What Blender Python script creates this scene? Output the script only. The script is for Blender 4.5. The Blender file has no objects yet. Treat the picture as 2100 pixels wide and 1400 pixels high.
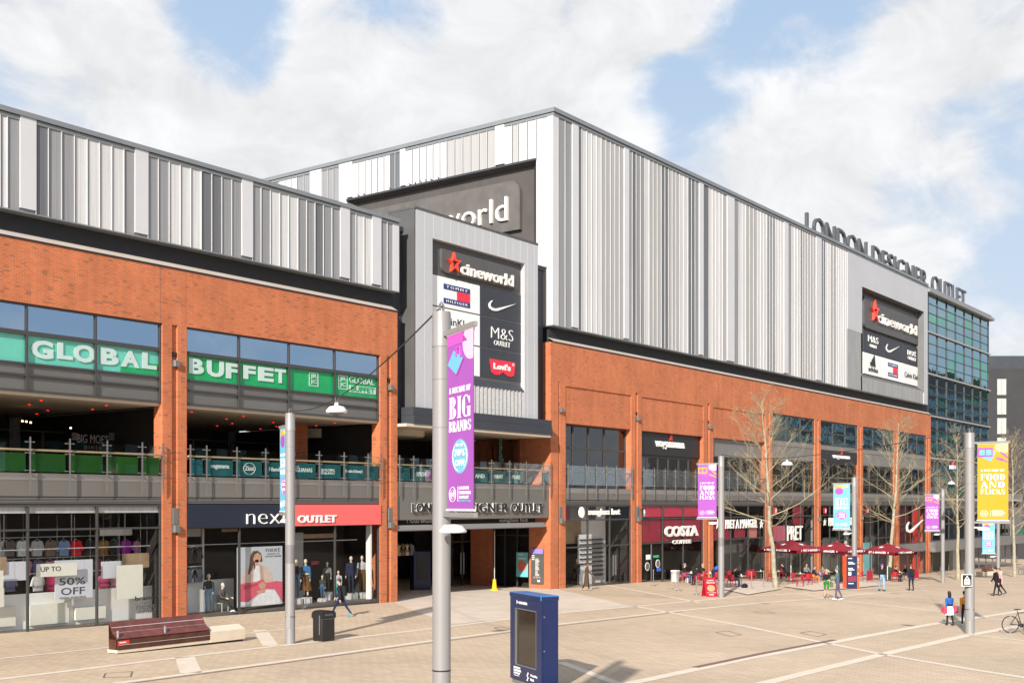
import bpy, math, random
from mathutils import Vector, Matrix
R = math.radians
SC = bpy.context.scene
COL = SC.collection
random.seed(11)

# ------------------------------------------------------------------ camera, sky, sun, exposure
FPX, HX, HY, CAMZ, CD = 2413.0, 1050.0, 1034.0, 5.0, 42.0
cam = bpy.data.cameras.new("camera"); camo = bpy.data.objects.new("camera", cam); COL.objects.link(camo)
cam.sensor_width = 36.0; cam.lens = 36.0 * FPX / 2100.0; cam.shift_y = (HY - 700.0) / 2100.0
cam.clip_start = 0.5; cam.clip_end = 6000
camo.location = (0, -CD, CAMZ); camo.rotation_euler = (R(90), 0, -math.atan2(0.8, 0.6))
SC.camera = camo

SUN_EL, SUN_AZ = 26.0, 21.0          # light travels along (cos az, sin az) and down
world = bpy.data.worlds.new("World"); SC.world = world; world.use_nodes = True
def build_world():
    nt = world.node_tree; n = nt.nodes; L = nt.links
    n.clear()
    out = n.new('ShaderNodeOutputWorld'); bg = n.new('ShaderNodeBackground')
    sky = n.new('ShaderNodeTexSky'); sky.sky_type = 'NISHITA'; sky.sun_disc = False
    sky.sun_elevation = R(SUN_EL); sky.sun_rotation = R(270 - SUN_AZ)
    sky.air_density = 1.0; sky.dust_density = 0.3; sky.ozone_density = 3.0
    tc = n.new('ShaderNodeTexCoord')
    sep = n.new('ShaderNodeSeparateXYZ'); L.new(tc.outputs['Generated'], sep.inputs[0])
    def math_(op, a, b=None, c=None):
        m = n.new('ShaderNodeMath'); m.operation = op
        for i, v in enumerate((a, b, c)):
            if v is None: continue
            if isinstance(v, (int, float)): m.inputs[i].default_value = v
            else: L.new(v, m.inputs[i])
        return m.outputs[0]
    # clouds: noise over the dome of directions, a little flattened
    comb = n.new('ShaderNodeCombineXYZ'); L.new(sep.outputs[0], comb.inputs[0]); L.new(sep.outputs[1], comb.inputs[1])
    L.new(math_('MULTIPLY', sep.outputs[2], 1.55), comb.inputs[2])
    def noise(scale, detail, rough, off, dist=0.0):
        mp = n.new('ShaderNodeMapping'); mp.inputs['Location'].default_value = off
        L.new(comb.outputs[0], mp.inputs[0])
        t = n.new('ShaderNodeTexNoise'); t.inputs['Scale'].default_value = scale
        t.inputs['Detail'].default_value = detail; t.inputs['Roughness'].default_value = rough
        t.inputs['Distortion'].default_value = dist
        L.new(mp.outputs[0], t.inputs['Vector']); return t.outputs['Fac']
    big = noise(5.0, 10, 0.56, (3.1, 1.7, 0.4), 0.35)
    wisp = noise(13.0, 9, 0.6, (7.3, 2.2, 1.0), 0.5)
    dens = math_('ADD', math_('MULTIPLY', big, 0.72), math_('MULTIPLY', wisp, 0.28))
    # banks of cloud and clear gaps, each at its own heading in the sky
    def bank(px, py, width, amount):
        t = (px - HX) / FPX; e = (HY - py) / FPX
        d = Vector((0.8 + 0.6 * t, 0.6 - 0.8 * t, e)).normalized()
        dp = n.new('ShaderNodeVectorMath'); dp.operation = 'DOT_PRODUCT'
        nrm = n.new('ShaderNodeVectorMath'); nrm.operation = 'NORMALIZE'
        L.new(tc.outputs['Generated'], nrm.inputs[0]); L.new(nrm.outputs[0], dp.inputs[0])
        dp.inputs[1].default_value = d
        mr = n.new('ShaderNodeMapRange'); mr.interpolation_type = 'SMOOTHSTEP'
        mr.inputs['From Min'].default_value = math.cos(width); mr.inputs['From Max'].default_value = 1.0
        mr.inputs['To Min'].default_value = 0.0; mr.inputs['To Max'].default_value = amount
        L.new(dp.outputs['Value'], mr.inputs['Value']); return mr.outputs[0]
    acc = dens
    for b in BANKS: acc = math_('ADD', acc, bank(*b))
    ramp = n.new('ShaderNodeMapRange'); ramp.interpolation_type = 'SMOOTHSTEP'
    ramp.inputs['From Min'].default_value = 0.43; ramp.inputs['From Max'].default_value = 0.60
    L.new(acc, ramp.inputs['Value'])
    shade = n.new('ShaderNodeMapRange'); shade.inputs['From Min'].default_value = 0.35; shade.inputs['From Max'].default_value = 0.7
    shade.inputs['To Min'].default_value = 0.80; shade.inputs['To Max'].default_value = 1.0
    L.new(wisp, shade.inputs['Value'])
    cc = n.new('ShaderNodeMix'); cc.data_type = 'RGBA'; cc.blend_type = 'MULTIPLY'; cc.inputs[0].default_value = 1.0
    cc.inputs[6].default_value = (*CLOUD, 1); L.new(shade.outputs[0], cc.inputs[7])
    veil = n.new('ShaderNodeMix'); veil.data_type = 'RGBA'; veil.inputs[0].default_value = VEIL
    # thin high haze holds the brightness of the clear parts down, paler towards the horizon
    gr = n.new('ShaderNodeMapRange'); gr.inputs['From Min'].default_value = 0.02; gr.inputs['From Max'].default_value = 0.42; L.new(sep.outputs[2], gr.inputs['Value'])
    gc = n.new('ShaderNodeMix'); gc.data_type = 'RGBA'; L.new(gr.outputs[0], gc.inputs[0]); gc.inputs[6].default_value = (1.5, 1.78, 2.1, 1); gc.inputs[7].default_value = (0.64, 1.12, 1.80, 1)
    tn = n.new('ShaderNodeMix'); tn.data_type = 'RGBA'; tn.blend_type = 'DARKEN'; tn.inputs[0].default_value = 1.0
    L.new(sky.outputs[0], tn.inputs[6]); L.new(gc.outputs[2], tn.inputs[7])
    L.new(tn.outputs[2], veil.inputs[6]); veil.inputs[7].default_value = (*CLOUD, 1)
    mix = n.new('ShaderNodeMix'); mix.data_type = 'RGBA'
    L.new(math_('MULTIPLY', ramp.outputs[0], 0.95), mix.inputs[0])
    L.new(veil.outputs[2], mix.inputs[6]); L.new(cc.outputs[2], mix.inputs[7])
    L.new(mix.outputs[2], bg.inputs[0]); bg.inputs[1].default_value = SKY_STRENGTH
    L.new(bg.outputs[0], out.inputs[0])
SKY_STRENGTH = 0.15
CLOUD = (2.36, 2.36, 2.38)
VEIL = 0.20
BANKS = [(2060, 330, 0.06, 0.05), (200, 110, 0.14, 0.08), (420, 270, 0.09, 0.12), (470, 70, 0.06, -0.15), (20, 300, 0.10, -0.08), (330, 20, .07, .05), (620, 60, .05, .05),
         (330, 350, 0.05, -0.10), (760, 170, 0.15, 0.12), (1000, 260, .10, .08), (1230, 60, 0.13, 0.11), (1200, 260, 0.08, 0.12), (640, 330, .07, .08),
         (1500, 190, 0.07, -0.05), (1370, 210, 0.05, -0.11), (1640, 80, 0.09, -0.05), (1600, 330, 0.10, 0.09),
         (1750, 440, 0.14, 0.08), (2050, 150, 0.12, 0.10), (1900, 320, 0.08, -0.05), (2080, 420, 0.06, -0.03), (1850, 100, .06, .02)]
build_world()
sl = bpy.data.lights.new("sun", 'SUN'); sl.energy = 2.7; sl.angle = R(0.9); sl.color = (1.0, 0.945, 0.865)
so = bpy.data.objects.new("sun", sl); COL.objects.link(so); so.location = (-60, -60, 60)
_d = Vector((math.cos(R(SUN_EL)) * math.cos(R(SUN_AZ)), math.cos(R(SUN_EL)) * math.sin(R(SUN_AZ)), -math.sin(R(SUN_EL))))
so.rotation_euler = _d.to_track_quat('-Z', 'Y').to_euler()
SC.view_settings.view_transform = 'Standard'; SC.view_settings.look = 'None'
SC.view_settings.exposure = 1.52; SC.view_settings.gamma = 1.0
SC.cycles.max_bounces = 8; SC.cycles.transparent_max_bounces = 14
SC.cycles.use_adaptive_sampling = True

# ------------------------------------------------------------------ picture measurements turned into places
def fx(px, Y=0.0):
    t = (px - HX) / FPX
    return (CD + Y) * (0.8 + 0.6 * t) / (0.6 - 0.8 * t)
def fz(px, py, Y=0.0):
    t = (px - HX) / FPX
    return CAMZ - (py - HY) / FPX * (CD + Y) / (0.6 - 0.8 * t)
def sy(px, X):                       # depth Y on a wall that faces -X
    t = (px - HX) / FPX
    return X * (0.6 - 0.8 * t) / (0.8 + 0.6 * t) - CD
def sz(px, py, X):
    D = sy(px, X) + CD
    return CAMZ - (py - HY) / FPX * (0.8 * X + 0.6 * D)
GK = [(-200, 2.0), (-60, 1.0), (24, .12), (45, -.10), (61, -.28), (71, -.42), (85, -.95), (105, -1.75), (134, -2.72), (200, -4.2), (420, -8.0), (3000, -30)]
def gz(x):
    for (a, za), (b, zb) in zip(GK, GK[1:]):
        if x <= b:
            return za + (zb - za) * (x - a) / (b - a)
    return GK[-1][1]
def G(px, py):
    t = (px - HX) / FPX; g = 0.0
    for _ in range(30):
        z = (CAMZ - g) * FPX / (py - HY)
        x = 0.8 * z + 0.6 * t * z
        g = 0.5 * g + 0.5 * gz(x)
    return Vector((x, 0.6 * z - 0.8 * t * z - CD, gz(x)))
def at(px, py, z):                   # point at camera depth z
    t = (px - HX) / FPX
    return Vector((0.8 * z + 0.6 * t * z, 0.6 * z - 0.8 * t * z - CD, CAMZ - (py - HY) / FPX * z))
def dep(p): return 0.8 * p.x + 0.6 * (p.y + CD)

# ------------------------------------------------------------------ objects
def tag(o, label=None, cat=None, group=None, kind=None):
    if label: o['label'] = label
    if cat: o['category'] = cat
    if group: o['group'] = group
    if kind: o['kind'] = kind
    return o
def thing(name, loc, label, cat, group=None, rz=0.0):
    o = bpy.data.objects.new(name, None); COL.objects.link(o)
    o.location = loc; o.rotation_euler = (0, 0, rz); o.empty_display_size = 0.3
    return tag(o, label, cat, group)
def wloc(o):
    v = Vector((0, 0, 0))
    while o is not None: v += o.location; o = o.parent
    return v
def kids(o): return [c for c in o.children]
def copy_tree(o, parent=None):
    c = o.copy(); COL.objects.link(c); c.parent = parent
    for ch in kids(o): copy_tree(ch, c)
    return c
class MB:
    def __init__(s): s.v = []; s.f = []; s.m = []; s.mats = []
    def mi(s, mat):
        if mat is None: return 0
        if mat not in s.mats: s.mats.append(mat)
        return s.mats.index(mat)
    def add(s, verts, faces, mat=None, M=None):
        o = len(s.v); k = s.mi(mat)
        s.v += [tuple(M @ Vector(p)) for p in verts] if M is not None else [tuple(p) for p in verts]
        for f in faces: s.f.append(tuple(i + o for i in f)); s.m.append(k)
        return s
    def box(s, x0, x1, y0, y1, z0, z1, mat=None, M=None):
        if x0 > x1: x0, x1 = x1, x0
        if y0 > y1: y0, y1 = y1, y0
        if z0 > z1: z0, z1 = z1, z0
        v = [(x0, y0, z0), (x1, y0, z0), (x1, y1, z0), (x0, y1, z0), (x0, y0, z1), (x1, y0, z1), (x1, y1, z1), (x0, y1, z1)]
        return s.add(v, [(3, 2, 1, 0), (4, 5, 6, 7), (0, 1, 5, 4), (1, 2, 6, 5), (2, 3, 7, 6), (3, 0, 4, 7)], mat, M)
    def bbox(s, x0, x1, y0, y1, z0, z1, b, mat=None, M=None):   # box with chamfered vertical and top edges
        pts = [(x0 + b, y0), (x1 - b, y0), (x1, y0 + b), (x1, y1 - b), (x1 - b, y1), (x0 + b, y1), (x0, y1 - b), (x0, y0 + b)]
        cx, cy = (x0 + x1) / 2, (y0 + y1) / 2
        def ins(k): return [(cx + (p[0] - cx) * (1 - 2 * k / max(x1 - x0, 1e-6)), cy + (p[1] - cy) * (1 - 2 * k / max(y1 - y0, 1e-6))) for p in pts]
        rings = [[(p[0], p[1], z0) for p in pts], [(p[0], p[1], z1 - b) for p in pts], [(p[0], p[1], z1) for p in ins(b)]]
        return s.rings(rings, mat, True, M)
    def rings(s, rings, mat=None, caps=True, M=None):
        n = len(rings[0]); v = [p for r in rings for p in r]; f = []
        for k in range(len(rings) - 1):
            for i in range(n):
                j = (i + 1) % n
                f.append((k * n + i, k * n + j, (k + 1) * n + j, (k + 1) * n + i))
        if caps:
            f.append(tuple(reversed(range(n)))); f.append(tuple((len(rings) - 1) * n + i for i in range(n)))
        return s.add(v, f, mat, M)
    def tube(s, pts, rad, n=8, mat=None, caps=True, M=None):
        pts = [Vector(p) for p in pts]
        if not isinstance(rad, (list, tuple)): rad = [rad] * len(pts)
        rings = []; ref = None
        for i, p in enumerate(pts):
            d = (pts[min(i + 1, len(pts) - 1)] - pts[max(i - 1, 0)])
            if d.length < 1e-9: d = Vector((0, 0, 1))
            d.normalize()
            if ref is None: ref = Vector((0, 0, 1)) if abs(d.z) < 0.9 else Vector((1, 0, 0))
            a = d.cross(ref).normalized(); b = d.cross(a).normalized()
            ref = -d.cross(a).normalized() if False else ref
            rings.append([tuple(p + (a * math.cos(2 * math.pi * k / n) - b * math.sin(2 * math.pi * k / n)) * rad[i]) for k in range(n)])
        return s.rings(rings, mat, caps, M)
    def lathe(s, prof, c=(0, 0, 0), n=16, mat=None, M=None):
        rings = [[(c[0] + r * math.cos(2 * math.pi * k / n), c[1] + r * math.sin(2 * math.pi * k / n), c[2] + z) for k in range(n)] for r, z in prof]
        return s.rings(rings, mat, True, M)
    def ell(s, c, r, mat=None, M=None, nu=12, nv=8):
        rings = []
        for j in range(1, nv):
            th = math.pi * j / nv
            rings.append([(c[0] + r[0] * math.sin(th) * math.cos(2 * math.pi * i / nu), c[1] + r[1] * math.sin(th) * math.sin(2 * math.pi * i / nu), c[2] - r[2] * math.cos(th)) for i in range(nu)])
        return s.rings(rings, mat, True, M)
    def prism(s, out, y0, y1, mat=None, M=None):   # outline in (x, z), extruded along y
        n = len(out); v = [(p[0], y0, p[1]) for p in out] + [(p[0], y1, p[1]) for p in out]
        f = [tuple(range(n)), tuple(reversed(range(n, 2 * n)))] + [(i, n + i, n + (i + 1) % n, (i + 1) % n) for i in range(n)]
        return s.add(v, f, mat, M)
    def quad(s, pts, mat=None): return s.add(pts, [tuple(range(len(pts)))], mat)
    def build(s, name, parent=None, mat=None, smooth=False, at=None):
        me = bpy.data.meshes.new(name)
        off = wloc(parent) if (parent is not None and at is None) else Vector(at or (0, 0, 0))
        if parent is not None and at is not None: off = Vector((0, 0, 0))
        ve = [(p[0] - off.x, p[1] - off.y, p[2] - off.z) for p in s.v]
        me.from_pydata(ve, [], s.f)
        mats = s.mats if s.mats else [mat]
        for m in mats: me.materials.append(m)
        if s.mats: me.polygons.foreach_set('material_index', s.m)
        if smooth:
            me.polygons.foreach_set('use_smooth', [True] * len(me.polygons))
            me.set_sharp_from_angle(angle=R(40))
        me.update()
        o = bpy.data.objects.new(name, me); COL.objects.link(o)
        if parent is not None: o.parent = parent
        else: o.location = off
        return o
LOCAL = (0, 0, 0)                     # build(..., at=LOCAL): vertices are already in the parent's own space

# ------------------------------------------------------------------ lettering
_tc = {}
def glyphs(s, depth=0.02, bold=0.0, spacing=1.0):
    key = (s, depth, bold, spacing)
    if key in _tc: return _tc[key]
    cu = bpy.data.curves.new("lettering", 'FONT'); cu.body = s; cu.size = 1.0
    cu.extrude = depth / 2; cu.offset = bold; cu.resolution_u = 3; cu.space_character = spacing
    cu.align_x = 'CENTER'
    o = bpy.data.objects.new("lettering", cu); COL.objects.link(o)
    dg = bpy.context.evaluated_depsgraph_get(); dg.update()
    me = o.evaluated_get(dg).to_mesh()
    v = [tuple(p.co) for p in me.vertices]; f = [tuple(p.vertices) for p in me.polygons]
    o.evaluated_get(dg).to_mesh_clear()
    bpy.data.objects.remove(o); bpy.data.curves.remove(cu)
    x0 = min(p[0] for p in v); x1 = max(p[0] for p in v); y0 = min(p[1] for p in v); y1 = max(p[1] for p in v)
    r = ([((p[0] - x0) / (x1 - x0), (p[1] - y0) / (y1 - y0), p[2]) for p in v], f)
    _tc[key] = r
    return r
def text(mb, s, org, ux, uy, w, h, mat, depth=0.04, bold=0.0, spacing=1.0, lift=0.0):
    """lettering fitted in a w x h box: org is its lower left, ux/uy its axes; it grows towards the reader from org+lift"""
    v, f = glyphs(s, 0.1, bold, spacing)
    ux = Vector(ux).normalized(); uy = Vector(uy).normalized(); nn = ux.cross(uy)
    org = Vector(org)
    vv = [org + ux * (p[0] * w) + uy * (p[1] * h) + nn * (lift + (p[2] + 0.05) / 0.1 * depth) for p in v]
    mb.add(vv, f, mat)
UX, UZ = (1, 0, 0), (0, 0, 1)
def ftext(mb, s, px0, px1, pyt, pyb, Y, mat, depth=0.05, bold=0.0, spacing=1.0):
    """lettering on the front (Y) between two picture columns; the rows are read at the left column"""
    X0, X1 = fx(px0, Y), fx(px1, Y); Zt, Zb = fz(px0, pyt, Y), fz(px0, pyb, Y)
    text(mb, s, (X0, Y, Zb), UX, UZ, X1 - X0, Zt - Zb, mat, depth, bold, spacing)

# ------------------------------------------------------------------ materials
def nmat(name):
    m = bpy.data.materials.new(name); m.use_nodes = True
    n = m.node_tree.nodes; L = m.node_tree.links
    return m, n, L, n['Principled BSDF']
def M(name, rgb, rough=0.6, metal=0.0, var=0.12, scale=2.5, bump=0.0, streak=False, spec=0.5, bscale=None):
    m, n, L, b = nmat(name)
    tc = n.new('ShaderNodeTexCoord'); mp = n.new('ShaderNodeMapping')
    L.new(tc.outputs['Object'], mp.inputs[0])
    if streak: mp.inputs['Scale'].default_value = (7.0, 7.0, 0.16)
    ns = n.new('ShaderNodeTexNoise'); ns.inputs['Scale'].default_value = scale; ns.inputs['Detail'].default_value = 6
    ns.inputs['Roughness'].default_value = 0.6
    L.new(mp.outputs[0], ns.inputs['Vector'])
    mr = n.new('ShaderNodeMapRange'); mr.inputs['From Min'].default_value = 0.3; mr.inputs['From Max'].default_value = 0.7
    mr.inputs['To Min'].default_value = 1 - var; mr.inputs['To Max'].default_value = 1 + var
    L.new(ns.outputs['Fac'], mr.inputs['Value'])
    mx = n.new('ShaderNodeMix'); mx.data_type = 'RGBA'; mx.blend_type = 'MULTIPLY'; mx.inputs[0].default_value = 1
    mx.inputs[6].default_value = (*rgb, 1); L.new(mr.outputs[0], mx.inputs[7])
    L.new(mx.outputs[2], b.inputs['Base Color'])
    b.inputs['Roughness'].default_value = rough; b.inputs['Metallic'].default_value = metal
    b.inputs['Specular IOR Level'].default_value = spec
    if bump:
        bp = n.new('ShaderNodeBump'); bp.inputs['Strength'].default_value = bump; bp.inputs['Distance'].default_value = 0.02
        L.new(ns.outputs['Fac'], bp.inputs['Height']); L.new(bp.outputs[0], b.inputs['Normal'])
    return m
def emit(name, rgb, s):
    m, n, L, b = nmat(name)
    b.inputs['Base Color'].default_value = (*rgb, 1); b.inputs['Emission Color'].default_value = (*rgb, 1)
    b.inputs['Emission Strength'].default_value = s
    return m
def glass(name, tint=(0.75, 0.8, 0.8), refl=0.12, rough=0.0, gcol=(1, 1, 1), wav=0.0, edge=0.95):
    m, n, L, b = nmat(name); n.remove(b)
    out = n['Material Output']
    tr = n.new('ShaderNodeBsdfTransparent'); tr.inputs[0].default_value = (*tint, 1)
    gl = n.new('ShaderNodeBsdfGlossy'); gl.inputs['Roughness'].default_value = rough; gl.inputs[0].default_value = (*gcol, 1)
    lw = n.new('ShaderNodeLayerWeight'); lw.inputs['Blend'].default_value = 0.25
    mr = n.new('ShaderNodeMapRange'); mr.inputs['To Min'].default_value = refl; mr.inputs['To Max'].default_value = edge
    L.new(lw.outputs['Fresnel'], mr.inputs['Value'])
    if wav:
        tc = n.new('ShaderNodeTexCoord'); ns = n.new('ShaderNodeTexNoise'); ns.inputs['Scale'].default_value = 0.9; ns.inputs['Detail'].default_value = 2
        L.new(tc.outputs['Object'], ns.inputs['Vector'])
        bp = n.new('ShaderNodeBump'); bp.inputs['Strength'].default_value = wav; bp.inputs['Distance'].default_value = 0.1
        L.new(ns.outputs['Fac'], bp.inputs['Height']); L.new(bp.outputs[0], gl.inputs['Normal'])
    mx = n.new('ShaderNodeMixShader'); L.new(mr.outputs[0], mx.inputs[0]); L.new(tr.outputs[0], mx.inputs[1]); L.new(gl.outputs[0], mx.inputs[2])
    L.new(mx.outputs[0], out.inputs[0])
    return m
def brick_mat(name, c1, c2, mortar, bw=0.225, bh=0.075, ms=0.011, dark=(0.10, 0.07, 0.05)):
    m, n, L, b = nmat(name)
    tc = n.new('ShaderNodeTexCoord'); sp = n.new('ShaderNodeSeparateXYZ'); L.new(tc.outputs['Object'], sp.inputs[0])
    ad = n.new('ShaderNodeMath'); ad.operation = 'ADD'; L.new(sp.outputs[0], ad.inputs[0]); L.new(sp.outputs[1], ad.inputs[1])
    cb = n.new('ShaderNodeCombineXYZ'); L.new(ad.outputs[0], cb.inputs[0]); L.new(sp.outputs[2], cb.inputs[1])
    br = n.new('ShaderNodeTexBrick'); L.new(cb.outputs[0], br.inputs['Vector'])
    br.inputs['Scale'].default_value = 1.0; br.inputs['Brick Width'].default_value = bw; br.inputs['Row Height'].default_value = bh
    br.inputs['Mortar Size'].default_value = ms; br.inputs['Color1'].default_value = (*c1, 1); br.inputs['Color2'].default_value = (*c2, 1)
    br.inputs['Mortar'].default_value = (*mortar, 1); br.inputs['Bias'].default_value = -0.1; br.inputs['Mortar Smooth'].default_value = 0.2
    # a scatter of burnt headers, one cell of noise per brick
    sn = n.new('ShaderNodeVectorMath'); sn.operation = 'SNAP'; L.new(cb.outputs[0], sn.inputs[0]); sn.inputs[1].default_value = (bw, bh, 1)
    wn = n.new('ShaderNodeTexWhiteNoise'); wn.noise_dimensions = '2D'; L.new(sn.outputs[0], wn.inputs['Vector'])
    gt = n.new('ShaderNodeMath'); gt.operation = 'GREATER_THAN'; L.new(wn.outputs['Value'], gt.inputs[0]); gt.inputs[1].default_value = 0.96
    gm = n.new('ShaderNodeMath'); gm.operation = 'MULTIPLY'; L.new(gt.outputs[0], gm.inputs[0]); gm.inputs[1].default_value = 0.42
    mx = n.new('ShaderNodeMix'); mx.data_type = 'RGBA'; L.new(gm.outputs[0], mx.inputs[0]); L.new(br.outputs['Color'], mx.inputs[6]); mx.inputs[7].default_value = (*dark, 1)
    ns = n.new('ShaderNodeTexNoise'); ns.inputs['Scale'].default_value = 0.45; ns.inputs['Detail'].default_value = 8; ns.inputs['Roughness'].default_value = 0.65
    L.new(cb.outputs[0], ns.inputs['Vector'])
    mr = n.new('ShaderNodeMapRange'); mr.inputs['From Min'].default_value = 0.3; mr.inputs['From Max'].default_value = 0.7
    mr.inputs['To Min'].default_value = 0.85; mr.inputs['To Max'].default_value = 1.12; L.new(ns.outputs['Fac'], mr.inputs['Value'])
    # rain runs: noise drawn out down the wall
    mp = n.new('ShaderNodeMapping'); mp.inputs['Scale'].default_value = (2.2, 0.14, 1); L.new(cb.outputs[0], mp.inputs[0])
    n2 = n.new('ShaderNodeTexNoise'); n2.inputs['Scale'].default_value = 1.0; n2.inputs['Detail'].default_value = 7; L.new(mp.outputs[0], n2.inputs['Vector'])
    r2 = n.new('ShaderNodeMapRange'); r2.inputs['From Min'].default_value = 0.35; r2.inputs['From Max'].default_value = 0.65
    r2.inputs['To Min'].default_value = 0.91; r2.inputs['To Max'].default_value = 1.06; L.new(n2.outputs['Fac'], r2.inputs['Value'])
    mm_ = n.new('ShaderNodeMath'); mm_.operation = 'MULTIPLY'; L.new(mr.outputs[0], mm_.inputs[0]); L.new(r2.outputs[0], mm_.inputs[1])
    m2 = n.new('ShaderNodeMix'); m2.data_type = 'RGBA'; m2.blend_type = 'MULTIPLY'; m2.inputs[0].default_value = 1
    L.new(mx.outputs[2], m2.inputs[6]); L.new(mm_.outputs[0], m2.inputs[7]); L.new(m2.outputs[2], b.inputs['Base Color'])
    b.inputs['Roughness'].default_value = 0.85; b.inputs['Specular IOR Level'].default_value = 0.25
    bp = n.new('ShaderNodeBump'); bp.inputs['Strength'].default_value = 0.4; bp.inputs['Distance'].default_value = 0.006; bp.invert = True
    L.new(br.outputs['Fac'], bp.inputs['Height']); L.new(bp.outputs[0], b.inputs['Normal'])
    return m
def paver_mat(name, c1, c2, mortar, bw, bh, ms, rot, patch=0.12):
    m, n, L, b = nmat(name)
    tc = n.new('ShaderNodeTexCoord'); mp = n.new('ShaderNodeMapping'); L.new(tc.outputs['Object'], mp.inputs[0]); mp.inputs['Rotation'].default_value = (0, 0, R(rot))
    br = n.new('ShaderNodeTexBrick'); L.new(mp.outputs[0], br.inputs['Vector']); br.inputs['Scale'].default_value = 1.0
    br.inputs['Brick Width'].default_value = bw; br.inputs['Row Height'].default_value = bh; br.inputs['Mortar Size'].default_value = ms
    br.inputs['Color1'].default_value = (*c1, 1); br.inputs['Color2'].default_value = (*c2, 1); br.inputs['Mortar'].default_value = (*mortar, 1)
    br.inputs['Bias'].default_value = 0.0; br.inputs['Mortar Smooth'].default_value = 0.3
    ns = n.new('ShaderNodeTexNoise'); ns.inputs['Scale'].default_value = 0.16; ns.inputs['Detail'].default_value = 9; ns.inputs['Roughness'].default_value = 0.62
    L.new(tc.outputs['Object'], ns.inputs['Vector'])
    mr = n.new('ShaderNodeMapRange'); mr.inputs['From Min'].default_value = 0.3; mr.inputs['From Max'].default_value = 0.7
    mr.inputs['To Min'].default_value = 1 - patch; mr.inputs['To Max'].default_value = 1 + patch * 0.7; L.new(ns.outputs['Fac'], mr.inputs['Value'])
    m2 = n.new('ShaderNodeMix'); m2.data_type = 'RGBA'; m2.blend_type = 'MULTIPLY'; m2.inputs[0].default_value = 1
    L.new(br.outputs['Color'], m2.inputs[6]); L.new(mr.outputs[0], m2.inputs[7])
    # spots of gum and wear
    vo = n.new('ShaderNodeTexVoronoi'); vo.inputs['Scale'].default_value = 1.3; L.new(tc.outputs['Object'], vo.inputs['Vector'])
    lt = n.new('ShaderNodeMath'); lt.operation = 'LESS_THAN'; L.new(vo.outputs['Distance'], lt.inputs[0]); lt.inputs[1].default_value = 0.06
    l2 = n.new('ShaderNodeMath'); l2.operation = 'MULTIPLY'; L.new(lt.outputs[0], l2.inputs[0]); l2.inputs[1].default_value = 0.25
    m3 = n.new('ShaderNodeMix'); m3.data_type = 'RGBA'; L.new(l2.outputs[0], m3.inputs[0]); L.new(m2.outputs[2], m3.inputs[6]); m3.inputs[7].default_value = (0.16, 0.13, 0.10, 1)
    L.new(m3.outputs[2], b.inputs['Base Color']); b.inputs['Roughness'].default_value = 0.8; b.inputs['Specular IOR Level'].default_value = 0.3
    return m
K = {}
K['brick'] = brick_mat('red_brick', (0.53, 0.130, 0.042), (0.42, 0.096, 0.032), (0.42, 0.22, 0.13))
K['paver'] = paver_mat('beige_pavers', (0.535, 0.412, 0.290), (0.465, 0.355, 0.248), (0.30, 0.225, 0.155), 0.42, 0.21, 0.010, 90, 0.15)
K['slab'] = paver_mat('pale_slabs', (0.60, 0.50, 0.40), (0.53, 0.44, 0.355), (0.32, 0.26, 0.21), 0.9, 0.6, 0.008, 0, 0.08)
K['band'] = M('pale_stone_band', (0.63, 0.53, 0.42), 0.75, var=0.08, scale=1.5)
K['stone'] = M('cream_stone', (0.58, 0.49, 0.375), 0.7, var=0.06, scale=3)
K['drain'] = M('rusty_drain_and_step_shade', (0.17, 0.10, 0.075), 0.8)
K['panW'] = M('white_metal_panel', (0.56, 0.555, 0.565), 0.5, 0.15, 0.03, 0.6)
K['panL'] = M('light_metal_panel', (0.54, 0.53, 0.525), 0.5, 0.15, 0.13, 1.2, streak=True)
K['panG'] = M('grey_metal_panel', (0.245, 0.245, 0.252), 0.5, 0.15, 0.13, 1.2, streak=True)
K['panD'] = M('dark_metal_panel', (0.125, 0.13, 0.138), 0.5, 0.15, 0.13, 1.2, streak=True)
K['panS'] = M('smooth_silver_panel', (0.48, 0.48, 0.495), 0.5, 0.2, 0.04, 0.3)
K['cope'] = M('roof_edge_metal', (0.22, 0.235, 0.245), 0.45, 0.3, 0.05)
K['slate'] = M('slate_cladding', (0.036, 0.04, 0.05), 0.6, 0.1, 0.12, 0.7)
K['slate2'] = M('charcoal_panel', (0.085, 0.083, 0.082), 0.55, 0.1, 0.12, 0.7)
K['soffit'] = M('pale_flashing', (0.42, 0.36, 0.31), 0.7, 0, 0.08, 0.7)
K['fascia'] = M('grey_fascia', (0.155, 0.145, 0.13), 0.5, 0.2, 0.06, 0.5)
K['fascia2'] = M('grey_fascia_pale', (0.22, 0.205, 0.19), 0.5, 0.2, 0.06, 0.5)
K['spand'] = M('spandrel_panel', (0.2, 0.19, 0.18), 0.4, 0.2, 0.06, 0.4)
K['frame'] = M('window_frame', (0.062, 0.06, 0.058), 0.45, 0.3, 0.05)
K['ceil'] = M('balcony_ceiling', (0.5, 0.43, 0.34), 0.8, 0, 0.06)
K['slateD'] = M('black_slate', (0.014, 0.015, 0.019), 0.7, 0, 0.12)
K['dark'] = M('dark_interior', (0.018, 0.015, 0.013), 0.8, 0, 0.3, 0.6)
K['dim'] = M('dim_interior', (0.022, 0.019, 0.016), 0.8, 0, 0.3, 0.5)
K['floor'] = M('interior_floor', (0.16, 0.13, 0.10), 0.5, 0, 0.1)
K['white'] = M('white_paint', (0.78, 0.77, 0.75), 0.5, 0, 0.03)
K['cream'] = M('cream_board', (0.74, 0.72, 0.63), 0.6, 0, 0.03)
K['lilac'] = M('pale_lilac_board', (0.62, 0.63, 0.70), 0.6, 0, 0.03)
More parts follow.
